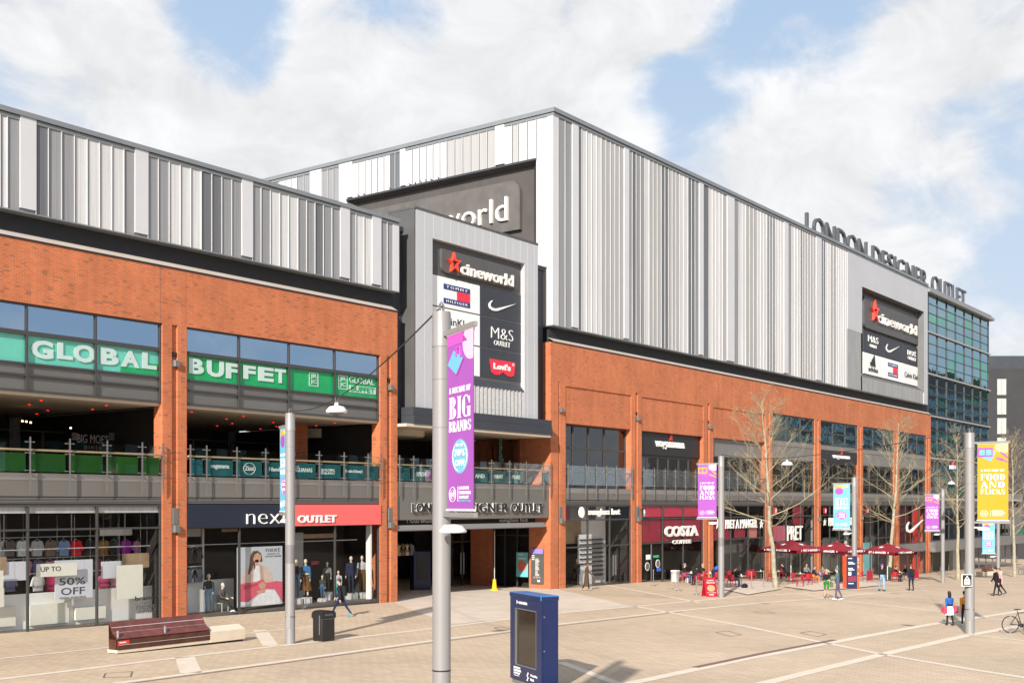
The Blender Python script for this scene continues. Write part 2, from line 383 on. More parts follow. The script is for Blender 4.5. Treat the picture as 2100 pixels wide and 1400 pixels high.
K['woodpale'] = M('pale_oak', (0.34, 0.23, 0.14), 0.6, 0, 0.2, 2.0, streak=False)
K['black'] = M('black_paint', (0.012, 0.012, 0.014), 0.45, 0, 0.1)
K['navy'] = M('navy_sign_board', (0.012, 0.017, 0.032), 0.35, 0, 0.05)
K['coral'] = M('coral_red_board', (0.8, 0.12, 0.11), 0.4, 0, 0.04, 0.4)
K['teal'] = M('teal_banner', (0.0, 0.085, 0.10), 0.6, 0, 0.08)
K['green'] = M('green_film', (0.004, 0.40, 0.12), 0.25, 0, 0.1)
K['mint'] = M('green_film_painted_sky', (0.16, 0.62, 0.50), 0.25, 0, 0.05)  # green film with the sky's reflection painted into its colour
K['steel'] = M('brushed_steel', (0.33, 0.325, 0.315), 0.35, 0.85, 0.05)
K['rail'] = M('oiled_wood_rail', (0.46, 0.32, 0.19), 0.5, 0, 0.15, 2)
K['pole'] = M('pole_grey_paint', (0.235, 0.225, 0.22), 0.45, 0.1, 0.035, 1.0)
K['poled'] = M('pole_grey_patch', (0.165, 0.158, 0.155), 0.5, 0.1, 0.05, 1.0)
K['lampw'] = M('lamp_white', (0.6, 0.6, 0.59), 0.4, 0, 0.03)
K['lampg'] = M('lamp_grey', (0.16, 0.16, 0.155), 0.45, 0.3, 0.05)
K['cable'] = M('black_cable', (0.02, 0.02, 0.02), 0.6)
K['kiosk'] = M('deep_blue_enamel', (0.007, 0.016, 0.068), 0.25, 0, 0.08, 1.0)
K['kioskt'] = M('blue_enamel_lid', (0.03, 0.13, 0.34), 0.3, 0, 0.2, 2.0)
K['red'] = M('bright_red', (0.72, 0.03, 0.022), 0.4, 0, 0.05)
K['signred'] = M('red_letter_enamel', (0.75, 0.06, 0.03), 0.35, 0, 0.05)
K['crimson'] = M('crimson_plastic', (0.34, 0.006, 0.02), 0.4, 0, 0.08)
K['canvas'] = M('crimson_canvas', (0.20, 0.006, 0.016), 0.8, 0, 0.1)
K['costa'] = M('maroon_film', (0.30, 0.010, 0.035), 0.25, 0, 0.08)
K['offw'] = M('off_white_letter', (0.74, 0.71, 0.66), 0.45, 0, 0.03)
K['lettergrey'] = M('dark_grey_letter', (0.075, 0.078, 0.085), 0.5, 0.1, 0.06)
K['bwood'] = M('bench_hardwood', (0.125, 0.034, 0.026), 0.45, 0, 0.35, 3.0)
K['bwood2'] = M('bench_hardwood_dark', (0.07, 0.022, 0.012), 0.5, 0, 0.35, 3.0)
K['orange'] = M('orange_enamel', (0.78, 0.10, 0.02), 0.4, 0, 0.04)
K['bark'] = M('plane_bark', (0.3, 0.265, 0.19), 0.85, 0, 0.3, 4.0, bump=0.4)
K['twig'] = M('twig_bark', (0.27, 0.225, 0.14), 0.85, 0, 0.3, 1.0)
K['yellow'] = M('yellow_plastic', (0.80, 0.55, 0.01), 0.4, 0, 0.05)
K['rubber'] = M('black_rubber', (0.02, 0.02, 0.021), 0.7)
K['skin'] = M('skin_light', (0.52, 0.31, 0.22), 0.55, 0, 0.05)
K['skind'] = M('skin_brown', (0.20, 0.10, 0.06), 0.55, 0, 0.05)
K['mann'] = M('mannequin_cream', (0.66, 0.54, 0.42), 0.4, 0, 0.04)
K['hair'] = M('dark_hair', (0.018, 0.012, 0.009), 0.5, 0, 0.2, 8)
K['hairb'] = M('brown_hair', (0.10, 0.05, 0.025), 0.5, 0, 0.2, 8)
K['hairf'] = M('fair_hair', (0.34, 0.22, 0.11), 0.5, 0, 0.2, 8)
def cloth(name, rgb): 
    if name not in K: K[name] = M(name, rgb, 0.85, 0, 0.2, 5.0, bump=0.3, spec=0.2)
    return K[name]
K['gShop'] = glass('shop_glass', (0.93, 0.94, 0.93), 0.012, edge=0.30)
K['gUp'] = glass('upper_blue_glass', (0.30, 0.34, 0.36), 0.50, gcol=(0.58, 0.78, 1.0), wav=0.03)
K['gMid'] = glass('balcony_window_glass', (0.55, 0.58, 0.57), 0.07, wav=0.04)
K['gBal'] = glass('balustrade_glass', (0.93, 0.96, 0.95), 0.012, edge=0.3)
K['gTow'] = glass('tower_glass', (0.10, 0.15, 0.16), 0.42, gcol=(0.62, 0.88, 0.98), wav=0.05)
K['gTowG'] = glass('tower_glass_green', (0.06, 0.14, 0.12), 0.40, gcol=(0.5, 1.0, 0.84), wav=0.05)
# ================================================================== the ground
def ground():
    mb = MB(); xs = [k[0] for k in GK]; ys = [-900, -200, -60, -20, 0, 200, 1200]
    v = [(x, y, gz(x)) for x in xs for y in ys]; n = len(ys)
    f = [(i * n + j, (i + 1) * n + j, (i + 1) * n + j + 1, i * n + j + 1) for i in range(len(xs) - 1) for j in range(n - 1)]
    mb.add(v, f); tag(mb.build('ground', None, K['paver']), kind='structure')
ground()
KX = [k[0] for k in GK]
def strip(mb, pts, w, mat=None, lift=0.008, off=0.0):
    P = [G(*p) if len(p) == 2 else Vector((p[0], p[1], 0)) for p in pts]
    line = []
    for a, b in zip(P, P[1:]):
        ts = sorted({i / 14 for i in range(14)} | {(x - a.x) / (b.x - a.x) for x in KX if abs(b.x - a.x) > 1e-6 and 0 < (x - a.x) / (b.x - a.x) < 1})
        line += [a.lerp(b, t) for t in ts]
    line.append(P[-1])
    L_, R_ = [], []
    for i, p in enumerate(line):
        d = line[min(i + 1, len(line) - 1)] - line[max(i - 1, 0)]; d.z = 0; d.normalize(); q = Vector((-d.y, d.x, 0))
        for lst, s in ((L_, off + w / 2), (R_, off - w / 2)):
            e = p + q * s; lst.append((e.x, e.y, gz(e.x) + lift))
    n = len(line)
    mb.add(L_ + R_, [(n + i, n + i + 1, i + 1, i) for i in range(n - 1)], mat)
def sheet(name, pts, mat, lift, kind='structure'):
    P = [G(*p) if len(p) == 2 else Vector((p[0], p[1], 0)) for p in pts]
    mb = MB(); c = sum(P, Vector()) / len(P)
    # split in narrow slices along X so that the sheet follows the fall of the ground
    xs = sorted({min(p.x for p in P) + i * 0.5 for i in range(int((max(p.x for p in P) - min(p.x for p in P)) / 0.5) + 1)} | {x for x in KX if min(p.x for p in P) < x < max(p.x for p in P)} | {max(p.x for p in P) - 1e-4})
    def span(x):
        ys = []
        for a, b in zip(P, P[1:] + P[:1]):
            if (a.x - x) * (b.x - x) <= 0 and abs(a.x - b.x) > 1e-9: ys.append(a.y + (b.y - a.y) * (x - a.x) / (b.x - a.x))
        return (min(ys), max(ys)) if ys else None
    sp = [(x, span(x + 1e-6)) for x in xs]; sp = [q for q in sp if q[1]]
    for (x0, a), (x1, b) in zip(sp, sp[1:]):
        mb.quad([(x0, a[0], gz(x0) + lift), (x1, b[0], gz(x1) + lift), (x1, b[1], gz(x1) + lift), (x0, a[1], gz(x0) + lift)])
    return tag(mb.build(name, None, mat), kind=kind)
sheet('entrance_paving', [(808, 1236), (925, 1280), (1130, 1259), (1298, 1243), (1146, 1208), (1080, 1180), (880, 1190)], K['slab'], 0.006)
bm = MB()
for pts, w in [([(-60, 1355), (0, 1350), (240, 1325), (560, 1292.5), (660, 1282)], .22), ([(-60, 1398), (0, 1392), (300, 1355.7), (560, 1325), (690, 1311), (890, 1288), (1130, 1258), (1300, 1243), (1430, 1231), (1530, 1222), (1690, 1213), (1900, 1200)], .32),
               ([(120, 1416), (257, 1398), (560, 1358), (880, 1314), (960, 1304), (1150, 1279), (1400, 1251), (1530, 1238), (1690, 1226), (1900, 1210)], .34),
               ([(1270, 1405), (1530, 1350), (1710, 1316), (1900, 1281), (2120, 1249)], .42), ([(1540, 1407), (1810, 1341), (1900, 1321), (1985, 1302), (2120, 1278)], .44),
               ([(1150, 1357), (1280, 1406)], .34), ([(1244, 1199), (1435, 1235)], .30), ([(1301, 1242), (1366, 1254), (1530, 1284), (1680, 1315), (1810, 1341), (2000, 1373), (2110, 1390)], .30),
               ([(1640, 1217), (1720, 1230), (1900, 1250), (2070, 1272)], .26), ([(1985, 1301), (2110, 1314)], .26)]:
    strip(bm, pts, w)
strip(bm, [(533, 1291), (556, 1324)], .55); strip(bm, [(379, 1346), (392, 1379)], .62)
tag(bm.build('paving_bands', None, K['band']), kind='structure')
# narrow strips beside two of the bands: painted shadow of a low step, drain slots
dm = MB()
strip(dm, [(120, 1420), (257, 1402), (560, 1361.5), (880, 1317.5), (960, 1307.5), (1150, 1282), (1400, 1253.5)], .10, lift=0.005)  # dark strip painted as the shade under the low step
strip(dm, [(1425, 1368), (1560, 1340), (1712, 1311.5)], .26, lift=0.012)
strip(dm, [(1850, 1280), (1876, 1283)], .3, lift=0.005); strip(dm, [(1556, 1236), (1576, 1237.5)], .3, lift=0.005); strip(dm, [(1829, 1216), (1842, 1217)], .3, lift=0.005)
tag(dm.build('drains_and_step_shadow', None, K['drain']), kind='structure')
# hairline outlines of access covers set flush in the paving
cm = MB()
for q in [[(1467, 1296), (1492, 1293), (1521, 1301), (1499, 1304.5)], [(1641, 1297), (1662, 1293.5), (1695, 1300), (1676, 1305)], [(1013, 1287), (1030, 1284), (1048, 1289), (1030, 1293)], [(1318, 1221), (1340, 1219), (1372, 1223), (1352, 1226)], [(212, 1389), (216, 1380), (271, 1376), (268, 1387)], [(1543, 1254), (1572, 1252), (1590, 1257), (1566, 1258)]]:
    for a, b in zip(q, q[1:] + q[:1]): strip(cm, [a, b], .035, lift=0.010)
tag(cm.build('access_cover_joints', None, K['drain']), kind='structure')

# ================================================================== building helpers
PR_ = random.Random(4)
def bx(x0, x1, y0, y1, z0, z1, mat=None): return MB().box(x0, x1, y0, y1, z0, z1, mat)
def window(parent, X0, X1, Z0, Z1, Y, xs=(), zs=(), gl='gShop', fw=0.07, fr='frame', name='window', dp=0.05):
    mb = MB()
    mb.box(X0, X0 + fw, Y - dp, Y + dp, Z0, Z1); mb.box(X1 - fw, X1, Y - dp, Y + dp, Z0, Z1)
    mb.box(X0 + fw, X1 - fw, Y - dp, Y + dp, Z0, Z0 + fw); mb.box(X0 + fw, X1 - fw, Y - dp, Y + dp, Z1 - fw, Z1)
    for x in xs: mb.box(x - fw / 2, x + fw / 2, Y - dp - .004, Y + dp, Z0 + fw, Z1 - fw)
    for z in zs: mb.box(X0 + fw, X1 - fw, Y - dp + .008, Y + dp - .008, z - fw / 2, z + fw / 2)
    o = mb.build(name, parent, K[fr])
    gq = MB(); gx = [X0 + fw * .4] + sorted(xs) + [X1 - fw * .4]; gzz = [Z0 + fw * .4] + sorted(zs) + [Z1 - fw * .4]
    for xa, xb_ in zip(gx, gx[1:]):
        for za, zb2 in zip(gzz, gzz[1:]):
            ta, tb = PR_.uniform(-.006, .006), PR_.uniform(-.006, .006)       # no two panes sit quite alike
            gq.quad([(xa, Y + .01 - ta - tb, za), (xb_, Y + .01 + ta - tb, za), (xb_, Y + .01 + ta + tb, zb2), (xa, Y + .01 - ta + tb, zb2)])
    gq.build('pane', o, K[gl])
    return o
def pier(mb, X0, X1, s0, s1, Z0, Z1, deep=0.6, rec=0.12):
    mb.box(X0, s0, 0, deep, Z0, Z1); mb.box(s1, X1, 0, deep, Z0, Z1); mb.box(s0, s1, rec, deep, Z0, Z1)
def balustrade(parent, X0, X1, posts, Y, base, rail='rail', film=None, filmposts=None, z0=6.25, top=7.1, filmz=(6.3, 6.98)):
    mb = MB().tube([(X0 + .05, Y, top), (X1 - .05, Y, top)], .045, 8)
    o = mb.build('balustrade', parent, K[rail], True)
    P = [X0 + .08] + list(posts) + [X1 - .08]
    for a, b in zip(P, P[1:]):
        g = MB().box(a + .06, b - .06, Y - .085, Y - .075, z0, top + .38).build('glass_panel', o, K['gBal'])
    for i, p in enumerate(P):
        m = MB().box(p - .022, p + .022, Y - .16, Y - .10, base + .25, top + .5)
        m.add([(p - .022, Y - .16, base + .25), (p + .022, Y - .16, base + .25), (p + .022, Y - .10, base + .25), (p - .022, Y - .10, base + .25), (p - .01, Y - .11, base), (p + .01, Y - .11, base), (p + .01, Y - .10, base), (p - .01, Y - .10, base)], [(0, 1, 5, 4), (1, 2, 6, 5), (2, 3, 7, 6), (3, 0, 4, 7), (4, 5, 6, 7)])
        for zz in (z0 + .06, top - .12, top + .3):
            m.tube([(p - .17, Y - .13, zz), (p + .17, Y - .13, zz)], .013, 6)
            for s in (-.17, .17): m.tube([(p + s, Y - .14, zz), (p + s, Y - .07, zz)], .028, 6)
        m.build('post', o, K['steel'])
    return o, P
def clad(parent, o, u, nrm, segs, zb, zt):
    """metal rainscreen: o = start, u = along, nrm = outwards; segs = (s0, s1, shade); wide white pans stand proud"""
    B = MB(); F = MB(); J = MB()
    def p(s, d, z): return (o[0] + u[0] * s + nrm[0] * d, o[1] + u[1] * s + nrm[1] * d, z)
    flip = u[0] * nrm[1] - u[1] * nrm[0] > 0
    def q(mb, a, b, mat=None):
        pts = [a[0], b[0], b[1], a[1]]
        mb.quad(pts if not flip else pts[::-1], mat)
    rr = random.Random(5)
    for s0, s1, sh in segs:
        if sh in 'WF':
            d = .055 if sh == 'W' else .02
            z0 = zb + .12 if sh == 'W' else zb; z1 = zt + (.16 if sh == 'W' else 0)
            W = MB()
            for (a, da), (b, db) in (((s0, 0), (s0, d)), ((s0, d), (s1, d)), ((s1, d), (s1, 0))):
                q(W, (p(a, da, z0), p(a, da, z1)), (p(b, db, z0), p(b, db, z1)))
            W.quad([p(s0, 0, z0), p(s0, d, z0), p(s1, d, z0), p(s1, 0, z0)])
            W.build('flat_panel', parent, K['panW'])
            continue
        k = max(1, round((s1 - s0) / 0.62)); w = (s1 - s0) / k
        mat = {'L': K['panL'], 'G': K['panG'], 'D': K['panD'], 'M': K['panM']}[sh]
        for i in range(k):
            a = s0 + i * w; dpt = rr.uniform(.012, .024)
            prof = [(0, 0), (.04, -.6), (.16, -1.0), (.34, -1.0), (.5, -.72), (.53, -.86), (.62, -.6), (.65, -.74), (.74, -.45), (.77, -.58), (.88, -.22), (1, 0)]
            for (t0, d0), (t1, d1) in zip(prof, prof[1:]):
                q(B, (p(a + w * t0, d0 * dpt, zb), p(a + w * t0, d0 * dpt, zt)), (p(a + w * t1, d1 * dpt, zb), p(a + w * t1, d1 * dpt, zt)), mat)
            for (x0, d0), (x1, d1) in (((a - .017, 0), (a - .017, .03)), ((a - .017, .03), (a + .017, .03)), ((a + .017, .03), (a + .017, 0))):
                q(F, (p(x0, d0, zb), p(x0, d0, zt)), (p(x1, d1, zb), p(x1, d1, zt)))
            ja, jb = (a - .06, a - .017) if flip else (a + .017, a + .06)
            q(J, (p(ja, .006, zb), p(ja, .006, zt)), (p(jb, .006, zb), p(jb, .006, zt)))
    if B.v: B.build('ribbed_cladding', parent)
    if F.v: F.build('standing_seams', parent, K['panL'])
    if J.v: J.build('shadow_gaps', parent, K['slate'])
K['panM'] = M('warm_grey_metal_panel', (0.36, 0.35, 0.342), 0.5, 0.15, 0.07, 1.2, streak=True)
def pseg(spec, Y, x0=0):
    """'px:shade' boundaries read off the photograph -> lengths along X"""
    it = [(float(a), s) for a, s in (q.split(':') for q in spec.split())]
    return [(fx(a, Y) - x0, fx(b, Y) - x0, s) for (a, s), (b, _) in zip(it, it[1:])]
def ledge(mb_s, mb_d, X0, X1, cut0=0, cut1=0):
    """sloping flashing on top of the brick, then the dark recessed band"""
    mb_s.add([(X0, -.03, 15.19), (X1, -.03, 15.19), (X1 + cut1, .30, 15.42), (X0 + cut0, .30, 15.42)], [(0, 1, 2, 3)])
    mb_d.box(X0, X1, -.035, .05, 15.12, 15.19); mb_d.box(X0, X1, .31, .9, 15.0, 16.1)

# ================================================================== the brick shopping wing on the left
W_ = thing('shopping_wing', (31, 0, 0), 'long brick shopping wing with ribbed grey metal top storey and GLOBAL BUFFET windows', 'building')
PIERS = [(4.4, 5.6), (17.85, 19.03), (fx(333.4), fx(383)), (fx(780), fx(815))]
BAYS = [(5.6, 17.85), (19.03, PIERS[2][0]), (PIERS[2][1], PIERS[3][0])]
WX0, WX1 = 2.0, PIERS[3][1]
b = MB(); b.box(WX0, WX1, 0, .5, 12.72, 15.12)
for i, (a, c) in enumerate(PIERS):
    w = c - a; pier(b, a, c, a + w * .38, a + w * .62, 5.3, 12.72); pier(b, a, c, a + w * .38, a + w * .62, -.5, 5.3, .2)
b.box(WX0, 4.4, 0, .5, -.5, 12.72)
b.box(WX1 - .5, WX1, .5, 3.2, 9.4, 15.1); b.box(WX1 - .55, WX1, .6, 1.6, -.5, 9.4)
b.build('brick_wall', W_, K['brick'])
j = MB()
for px in (328.5, 381): j.box(fx(px) - .012, fx(px) + .012, -.004, .02, 12.72, 15.1)
j.build('movement_joint', W_, K['drain'])
s_, d_ = MB(), MB(); ledge(s_, d_, WX0, WX1, 0, -.1)
s_.build('sloping_flashing', W_, K['soffit']); d_.build('recessed_band', W_, K['slateD'])
Zb, Zt = 16.17, 19.62
m = MB(); m.box(WX0, fx(818.5, -.15), -.17, .5, Zb - .05, Zb); m.box(WX0, fx(818.5, -.15), .35, 1.0, 16.1, Zb - .05)
m.build('soffit_lip', W_, K['cope'])
m = MB(); m.box(WX0, fx(818, -.15) + .02, -.16, .4, Zt, Zt + .14); m.box(WX0, fx(818, -.15) + .03, -.24, .5, Zt + .17, Zt + .36)
m.build('roof_coping', W_, K['cope'])
m = MB(); m.box(WX0, fx(818, -.15), -.10, .4, Zb, Zt); m.box(WX0, WX1, .4, 34, 15.1, 19.7); m.box(WX0, WX1, .9, 34, 12.75, 15.1); m.box(WX0, WX1, 12.6, 34, -.5, 12.75)
m.build('upper_storey', W_, K['panG'])
spec = "-190:L -160:L -130:G -100:G -60:W -25:D 0:L 15:G 40:W 73.2:D 99:G 126:G 152.5:L 178.6:L 204:L 229:L 254:G 275.7:W 303:G 324.6:G 346.8:L 369.6:L 391:L 412.5:D 434:D 454.6:G 475:G 495:W 517.5:G 535:G 554.3:L 573.6:L 591.8:L 610.7:G 628.6:G 645.7:D 662.9:G 680.4:G 697:W 716.4:G 729.6:L 746.4:L 762.5:W 780.7:G 794:G 805.4:F 818:X"
clad(W_, (0, -.13), (1, 0), (0, -1), pseg(spec, -.13), Zb, Zt)
# window bands, balcony and shopfront of each bay
def upper_bay(parent, X0, X1, xs, Y=.14):
    window(parent, X0, X1, 11.6, 12.72, Y, xs, (), 'gUp', .08)
    window(parent, X0, X1, 9.33, 11.6, Y, xs, (10.42, 9.98), 'gShop', .08, name='spandrel_window')
    MB().box(X0, X1, Y + .06, Y + .10, 9.36, 10.42).build('spandrel_panel', parent, K['spand'])
    MB().box(X0, X1, Y + .5, Y + .6, 9.4, 12.7).build('blind', parent, K['dark'])
xsA = [fx(58.5), fx(200)]; xsB = [fx(494), fx(596), fx(690)]
xs0 = [BAYS[0][0] + 3.05 * i for i in (1, 2, 3)]
for (X0, X1), xs in zip(BAYS, (xs0, [xsA[0] - 3.05 + .0] + xsA, xsB)): upper_bay(W_, X0, X1, xs)
for k, (X0, X1) in enumerate(BAYS):
    MB().box(X0, X1, .2, 12.2, 9.2, 9.33).build('balcony_ceiling', W_, K['ceil'])
    m = MB(); m.box(X0, X1, .10, 12.2, 5.75, 6.02); m.build('balcony_floor', W_, K['dim'])
    m = MB(); m.box(X0, X1, .06, .3, 5.32, 5.94, K['fascia']); m.box(X0, X1, .05, .3, 5.945, 6.22, K['fascia2']); m.build('balcony_fascia', W_)
    m = MB(); m.box(X0, X1, .10, .2, 5.0, 5.32, K['frame'])
    for z in (5.06, 5.12, 5.18, 5.24): m.box(X0 + .05, X1 - .05, .05, .12, z, z + .025, K['fascia2'])
    m.build('louvre', W_)
    m = MB()
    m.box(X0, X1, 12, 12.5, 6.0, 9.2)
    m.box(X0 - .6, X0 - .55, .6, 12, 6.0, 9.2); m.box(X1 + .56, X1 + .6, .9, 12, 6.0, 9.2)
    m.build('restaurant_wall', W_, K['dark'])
    m = MB()
    for q in range(5): m.box(X0 + 1 + q * 2.5, X0 + 1.12 + q * 2.5, 7.3, 7.4, 6.05, 8.3)
    m.box(X0, X1, 7.32, 7.38, 8.3, 8.36)
    m.build('restaurant_glazing_bars', W_, K['frame'])
    m = MB()
    for q in range(4):
        for r in range(4): m.lathe([(.0, .02), (.045, .02), (.055, 0), (.055, -.03), (0, -.03)], (X0 + 1.5 + q * 3.0 + (r % 2) * .8, 1.6 + r * 2.2, 9.19), 8)
    m.build('ceiling_spotlight', W_, K['spot'] if 'spot' in K else K.setdefault('spot', emit('red_spotlight', (1.0, .02, .02), .4)))
pA = [fx(p, -.02) for p in (58, 139.5, 216, 288)]; pA = [pA[0] - 1.9, pA[0] - 3.7] [::-1] + pA
pB = [fx(p, -.02) for p in (420, 482, 541, 596, 651, 702, 751)]
p0 = [BAYS[0][0] + 1.9 * i for i in range(1, 6)]
for (X0, X1), ps, film in zip(BAYS, (p0, pA, pB), ('leaf', 'leaf', 'teal')):
    K.setdefault('leaf', M('green_window_film', (0.008, 0.07, 0.003), 0.3, 0, 0.25, 0.9))
    o, P = balustrade(W_, X0, X1, ps, -.02, 5.4)
    for a, c in zip(P, P[1:]):
        MB().box(a + .10, c - .10, .0, .012, 6.27, 6.98).build('film_panel', o, K[film])
# brand names on the teal panels of the balcony
names = [(420, 482, 'wagamama', .62), (482, 541, 'Zizzi', .30), (541, 596, "Nando's", .6), (596, 651, 'IGUANAS', .62), (651, 702, 'GLOBAL', .42), (702, 751, "Frankie & Benny's", .7)]
for a, c, s, w in names:
    X0, X1 = fx(a, -.02), fx(c, -.02); ww = (X1 - X0) * w; cx = (X0 + X1) / 2
    m = MB(); text(m, s, (cx - ww / 2, -.0, 6.56 if s != 'GLOBAL' else 6.64), UX, UZ, ww, .2 if s != 'GLOBAL' else .12, K['white'], .012, .01)
    if s == 'Zizzi':
        ring = [(cx + .34 * math.cos(t * math.pi / 16), 6.64 + .26 * math.sin(t * math.pi / 16)) for t in range(32)]
        m.tube([(p[0], -.01, p[1]) for p in ring] + [(ring[0][0], -.01, ring[0][1])], .014, 5, K['white'])
    if s == 'GLOBAL':
        text(m, 'BUFFET', (cx - ww / 2, 0, 6.48), UX, UZ, ww, .11, K['white'], .012, .01)
        m.box(cx - ww / 2 - .22, cx - ww / 2 - .05, -.012, -.002, 6.48, 6.76, K['white'])
    if s == 'IGUANAS': text(m, 'Las', (cx - ww / 2, 0, 6.79), UX, UZ, .22, .09, K['white'], .012)
    m.build('restaurant_name', W_)
# a brick column and a pale drum deep on the second balcony
MB().box(fx(603, 4), fx(631, 4), 4, 5, 6.0, 9.2).build('balcony_brick_column', W_, K['brick'])
MB().lathe([(0, 0), (1.3, 0), (1.3, .5), (0, .5)], (fx(650, 6), 6, 8.65), 24).build('balcony_ceiling_drum', W_, K['ceil'], True)
# green buffet lettering behind the glass
m = MB(); Yg = .23
m.box(BAYS[1][0], BAYS[1][1], Yg, Yg + .02, 10.44, 11.58, K['mint'])
m.box(BAYS[0][0], BAYS[0][1], Yg, Yg + .02, 10.44, 11.58, K['mint'])
m.box(BAYS[2][0], BAYS[2][1], Yg, Yg + .02, 10.44, 11.58, K['green'])
m.box(fx(291, Yg), fx(325, Yg), Yg - .012, Yg - .002, 10.5, 10.98, K['green']); m.box(fx(247, Yg), fx(291, Yg), Yg - .012, Yg - .002, 10.5, 10.72, K['green'])  # plain green where the painted sky reflection ends
m.build('buffet_film', W_)
K['mintw'] = M('frosted_letter_film', (0.62, 0.76, 0.73), 0.4, 0, 0.04)
m = MB()
for s, a, c, t_, b_ in (('G', 63, 109, 695, 733), ('L', 117, 149, 701, 735), ('O', 150, 195, 704, 741), ('B', 205, 243, 711, 746), ('A', 248, 286, 717, 751), ('L', 291, 321, 721, 755), ('B', 387, 418, 733, 765), ('U', 424, 459, 737, 771), ('F', 463, 489, 743, 775), ('F', 498, 524, 748, 776), ('E', 529, 561, 751, 780), ('T', 563, 586, 755, 784)):
    ftext(m, s, a, c, t_, b_, Yg - .03, K['mintw'], .02, .045)
ftext(m, 'GLOBAL', 716, 767, 771, 784, Yg - .03, K['mintw'], .02, 0)
X0, X1 = fx(716, Yg - .03), fx(771, Yg - .03); m.box(X0, X1, Yg - .03, Yg - .01, fz(716, 803, .2), fz(716, 789, .2), K['mintw'])
text(m, 'BUFFET', (X0 + .12, Yg - .04, fz(716, 801, .2)), UX, UZ, X1 - X0 - .24, .26, K['green'], .012, .03)
for px in (634, 694):
    X0, X1 = fx(px, .2), fx(px + 19, .2); Z1, Z0 = fz(px, 763 if px < 650 else 768, .2), fz(px, 791 if px < 650 else 797, .2)
    for q in ((X0, X1, Z1 - .04, Z1), (X0, X1, Z0, Z0 + .04), (X0, X0 + .04, Z0 + .04, Z1 - .04), (X1 - .04, X1, Z0 + .04, Z1 - .04)): m.box(q[0], q[1], Yg - .03, Yg - .01, q[2], q[3], K['mintw'])
    text(m, 'JR', (X0 + .1, Yg - .02, (Z0 + Z1) / 2 + .03), UX, UZ, X1 - X0 - .2, (Z1 - Z0) * .36, K['mintw'], .012, .02)
    text(m, 'JC', (X0 + .1, Yg - .02, Z0 + .1), UX, UZ, X1 - X0 - .2, (Z1 - Z0) * .34, K['mintw'], .012, .02)
m.build('buffet_lettering', W_)
# diner name, a ladder of light bars and dim lamps deep in the balcony
m = MB(); Yd = 3.0
ftext(m, "BIG MOE'S", 158, 222, 889, 907, Yd, K['fascia2'], .03, 0); ftext(m, 'DINER', 173, 208, 913, 920, Yd, K['fascia2'], .02, 0, 1.6)
for k in range(4):
    for a in (147, 223): m.box(fx(a, Yd), fx(a + 11, Yd), Yd - .02, Yd, fz(a, 889 + 4 * k, Yd), fz(a, 887.4 + 4 * k, Yd), K['fascia2'])
tag(m.build('diner_sign', None), 'dim grey BIG MOE\'S DINER lettering inside the dark balcony behind green glass', 'sign')
K['bulb'] = emit('warm_bulb', (1.0, .62, .25), 2.2)
m = MB()
for px, py in [(46, 863), (54, 864), (63, 866), (145, 877), (231, 888), (240, 889), (250, 891), (260, 892), (271, 893), (318, 905), (318, 912), (317, 919), (313, 924)]:
    m.ell((fx(px, 5), 5, fz(px, py, 5)), (.05, .05, .05), None, None, 6, 4)
m.build('string_bulbs', W_, K['bulb'])
# ground floor shop rooms
m = MB()
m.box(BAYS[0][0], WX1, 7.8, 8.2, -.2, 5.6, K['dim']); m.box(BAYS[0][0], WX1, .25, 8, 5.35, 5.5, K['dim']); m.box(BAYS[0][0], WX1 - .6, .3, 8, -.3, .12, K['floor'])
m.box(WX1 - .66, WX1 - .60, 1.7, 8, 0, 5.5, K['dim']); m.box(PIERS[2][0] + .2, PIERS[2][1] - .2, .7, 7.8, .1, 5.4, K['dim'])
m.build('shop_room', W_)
for k, (X0, X1) in enumerate(BAYS[:2]):
    xs = xs0 if k == 0 else [xsA[0] - 3.05] + [fx(60), fx(202)]
    window(W_, X0, X1, .02, 5.0, .12, xs, (4.02, ), 'gShop', .08, name='shop_window')
    MB().box(X0, X1, .2, .24, 4.66, 4.97).build('roller_blind_box', W_, K['panL'])
window(W_, *BAYS[2], -.06, 4.02, .12, [fx(494), fx(690)], (), 'gShop', .08, name='shop_window')
# wall lights in the pier slots
def wall_light(X, Y, Z, lab, tall, group='grey wall lights in the brick pier slots'):
    r = thing('wall_light', (X, Y, Z), lab, 'wall light', group)
    if tall:
        MB().bbox(-.15, .15, -.12, .12, .34, 1.05, .015).build('backplate', r, K['lampg'], at=LOCAL)
        MB().bbox(-.16, .16, -.26, .02, 0, .32, .03).build('lamp_head', r, K['lampg'], at=LOCAL)
    else:
        MB().box(-.12, .12, -.06, .06, .42, .62).build('socket', r, K['black'], at=LOCAL)
        MB().bbox(-.15, .15, -.26, .02, 0, .27, .03).build('lamp_head', r, K['lampg'], at=LOCAL)
    return r
for i, a, c in ((2, 357, 'long pier left of the NEXT shop sign'), (3, 797.5, 'pier right of the red OUTLET board')):
    wall_light(fx(a, .1), .1, fz(a, 752 if i == 2 else 803, .1), 'small grey lamp high on the ' + c, 'wall light', False)if False else wall_light(fx(a, .1), .1, fz(a, 752 if i == 2 else 800, .1), 'small grey lamp high on the ' + c, False)
    wall_light(fx(a, .1), .1, fz(a, 1091 if i == 2 else 1082, .1), 'tall grey lamp low on the ' + c, True)

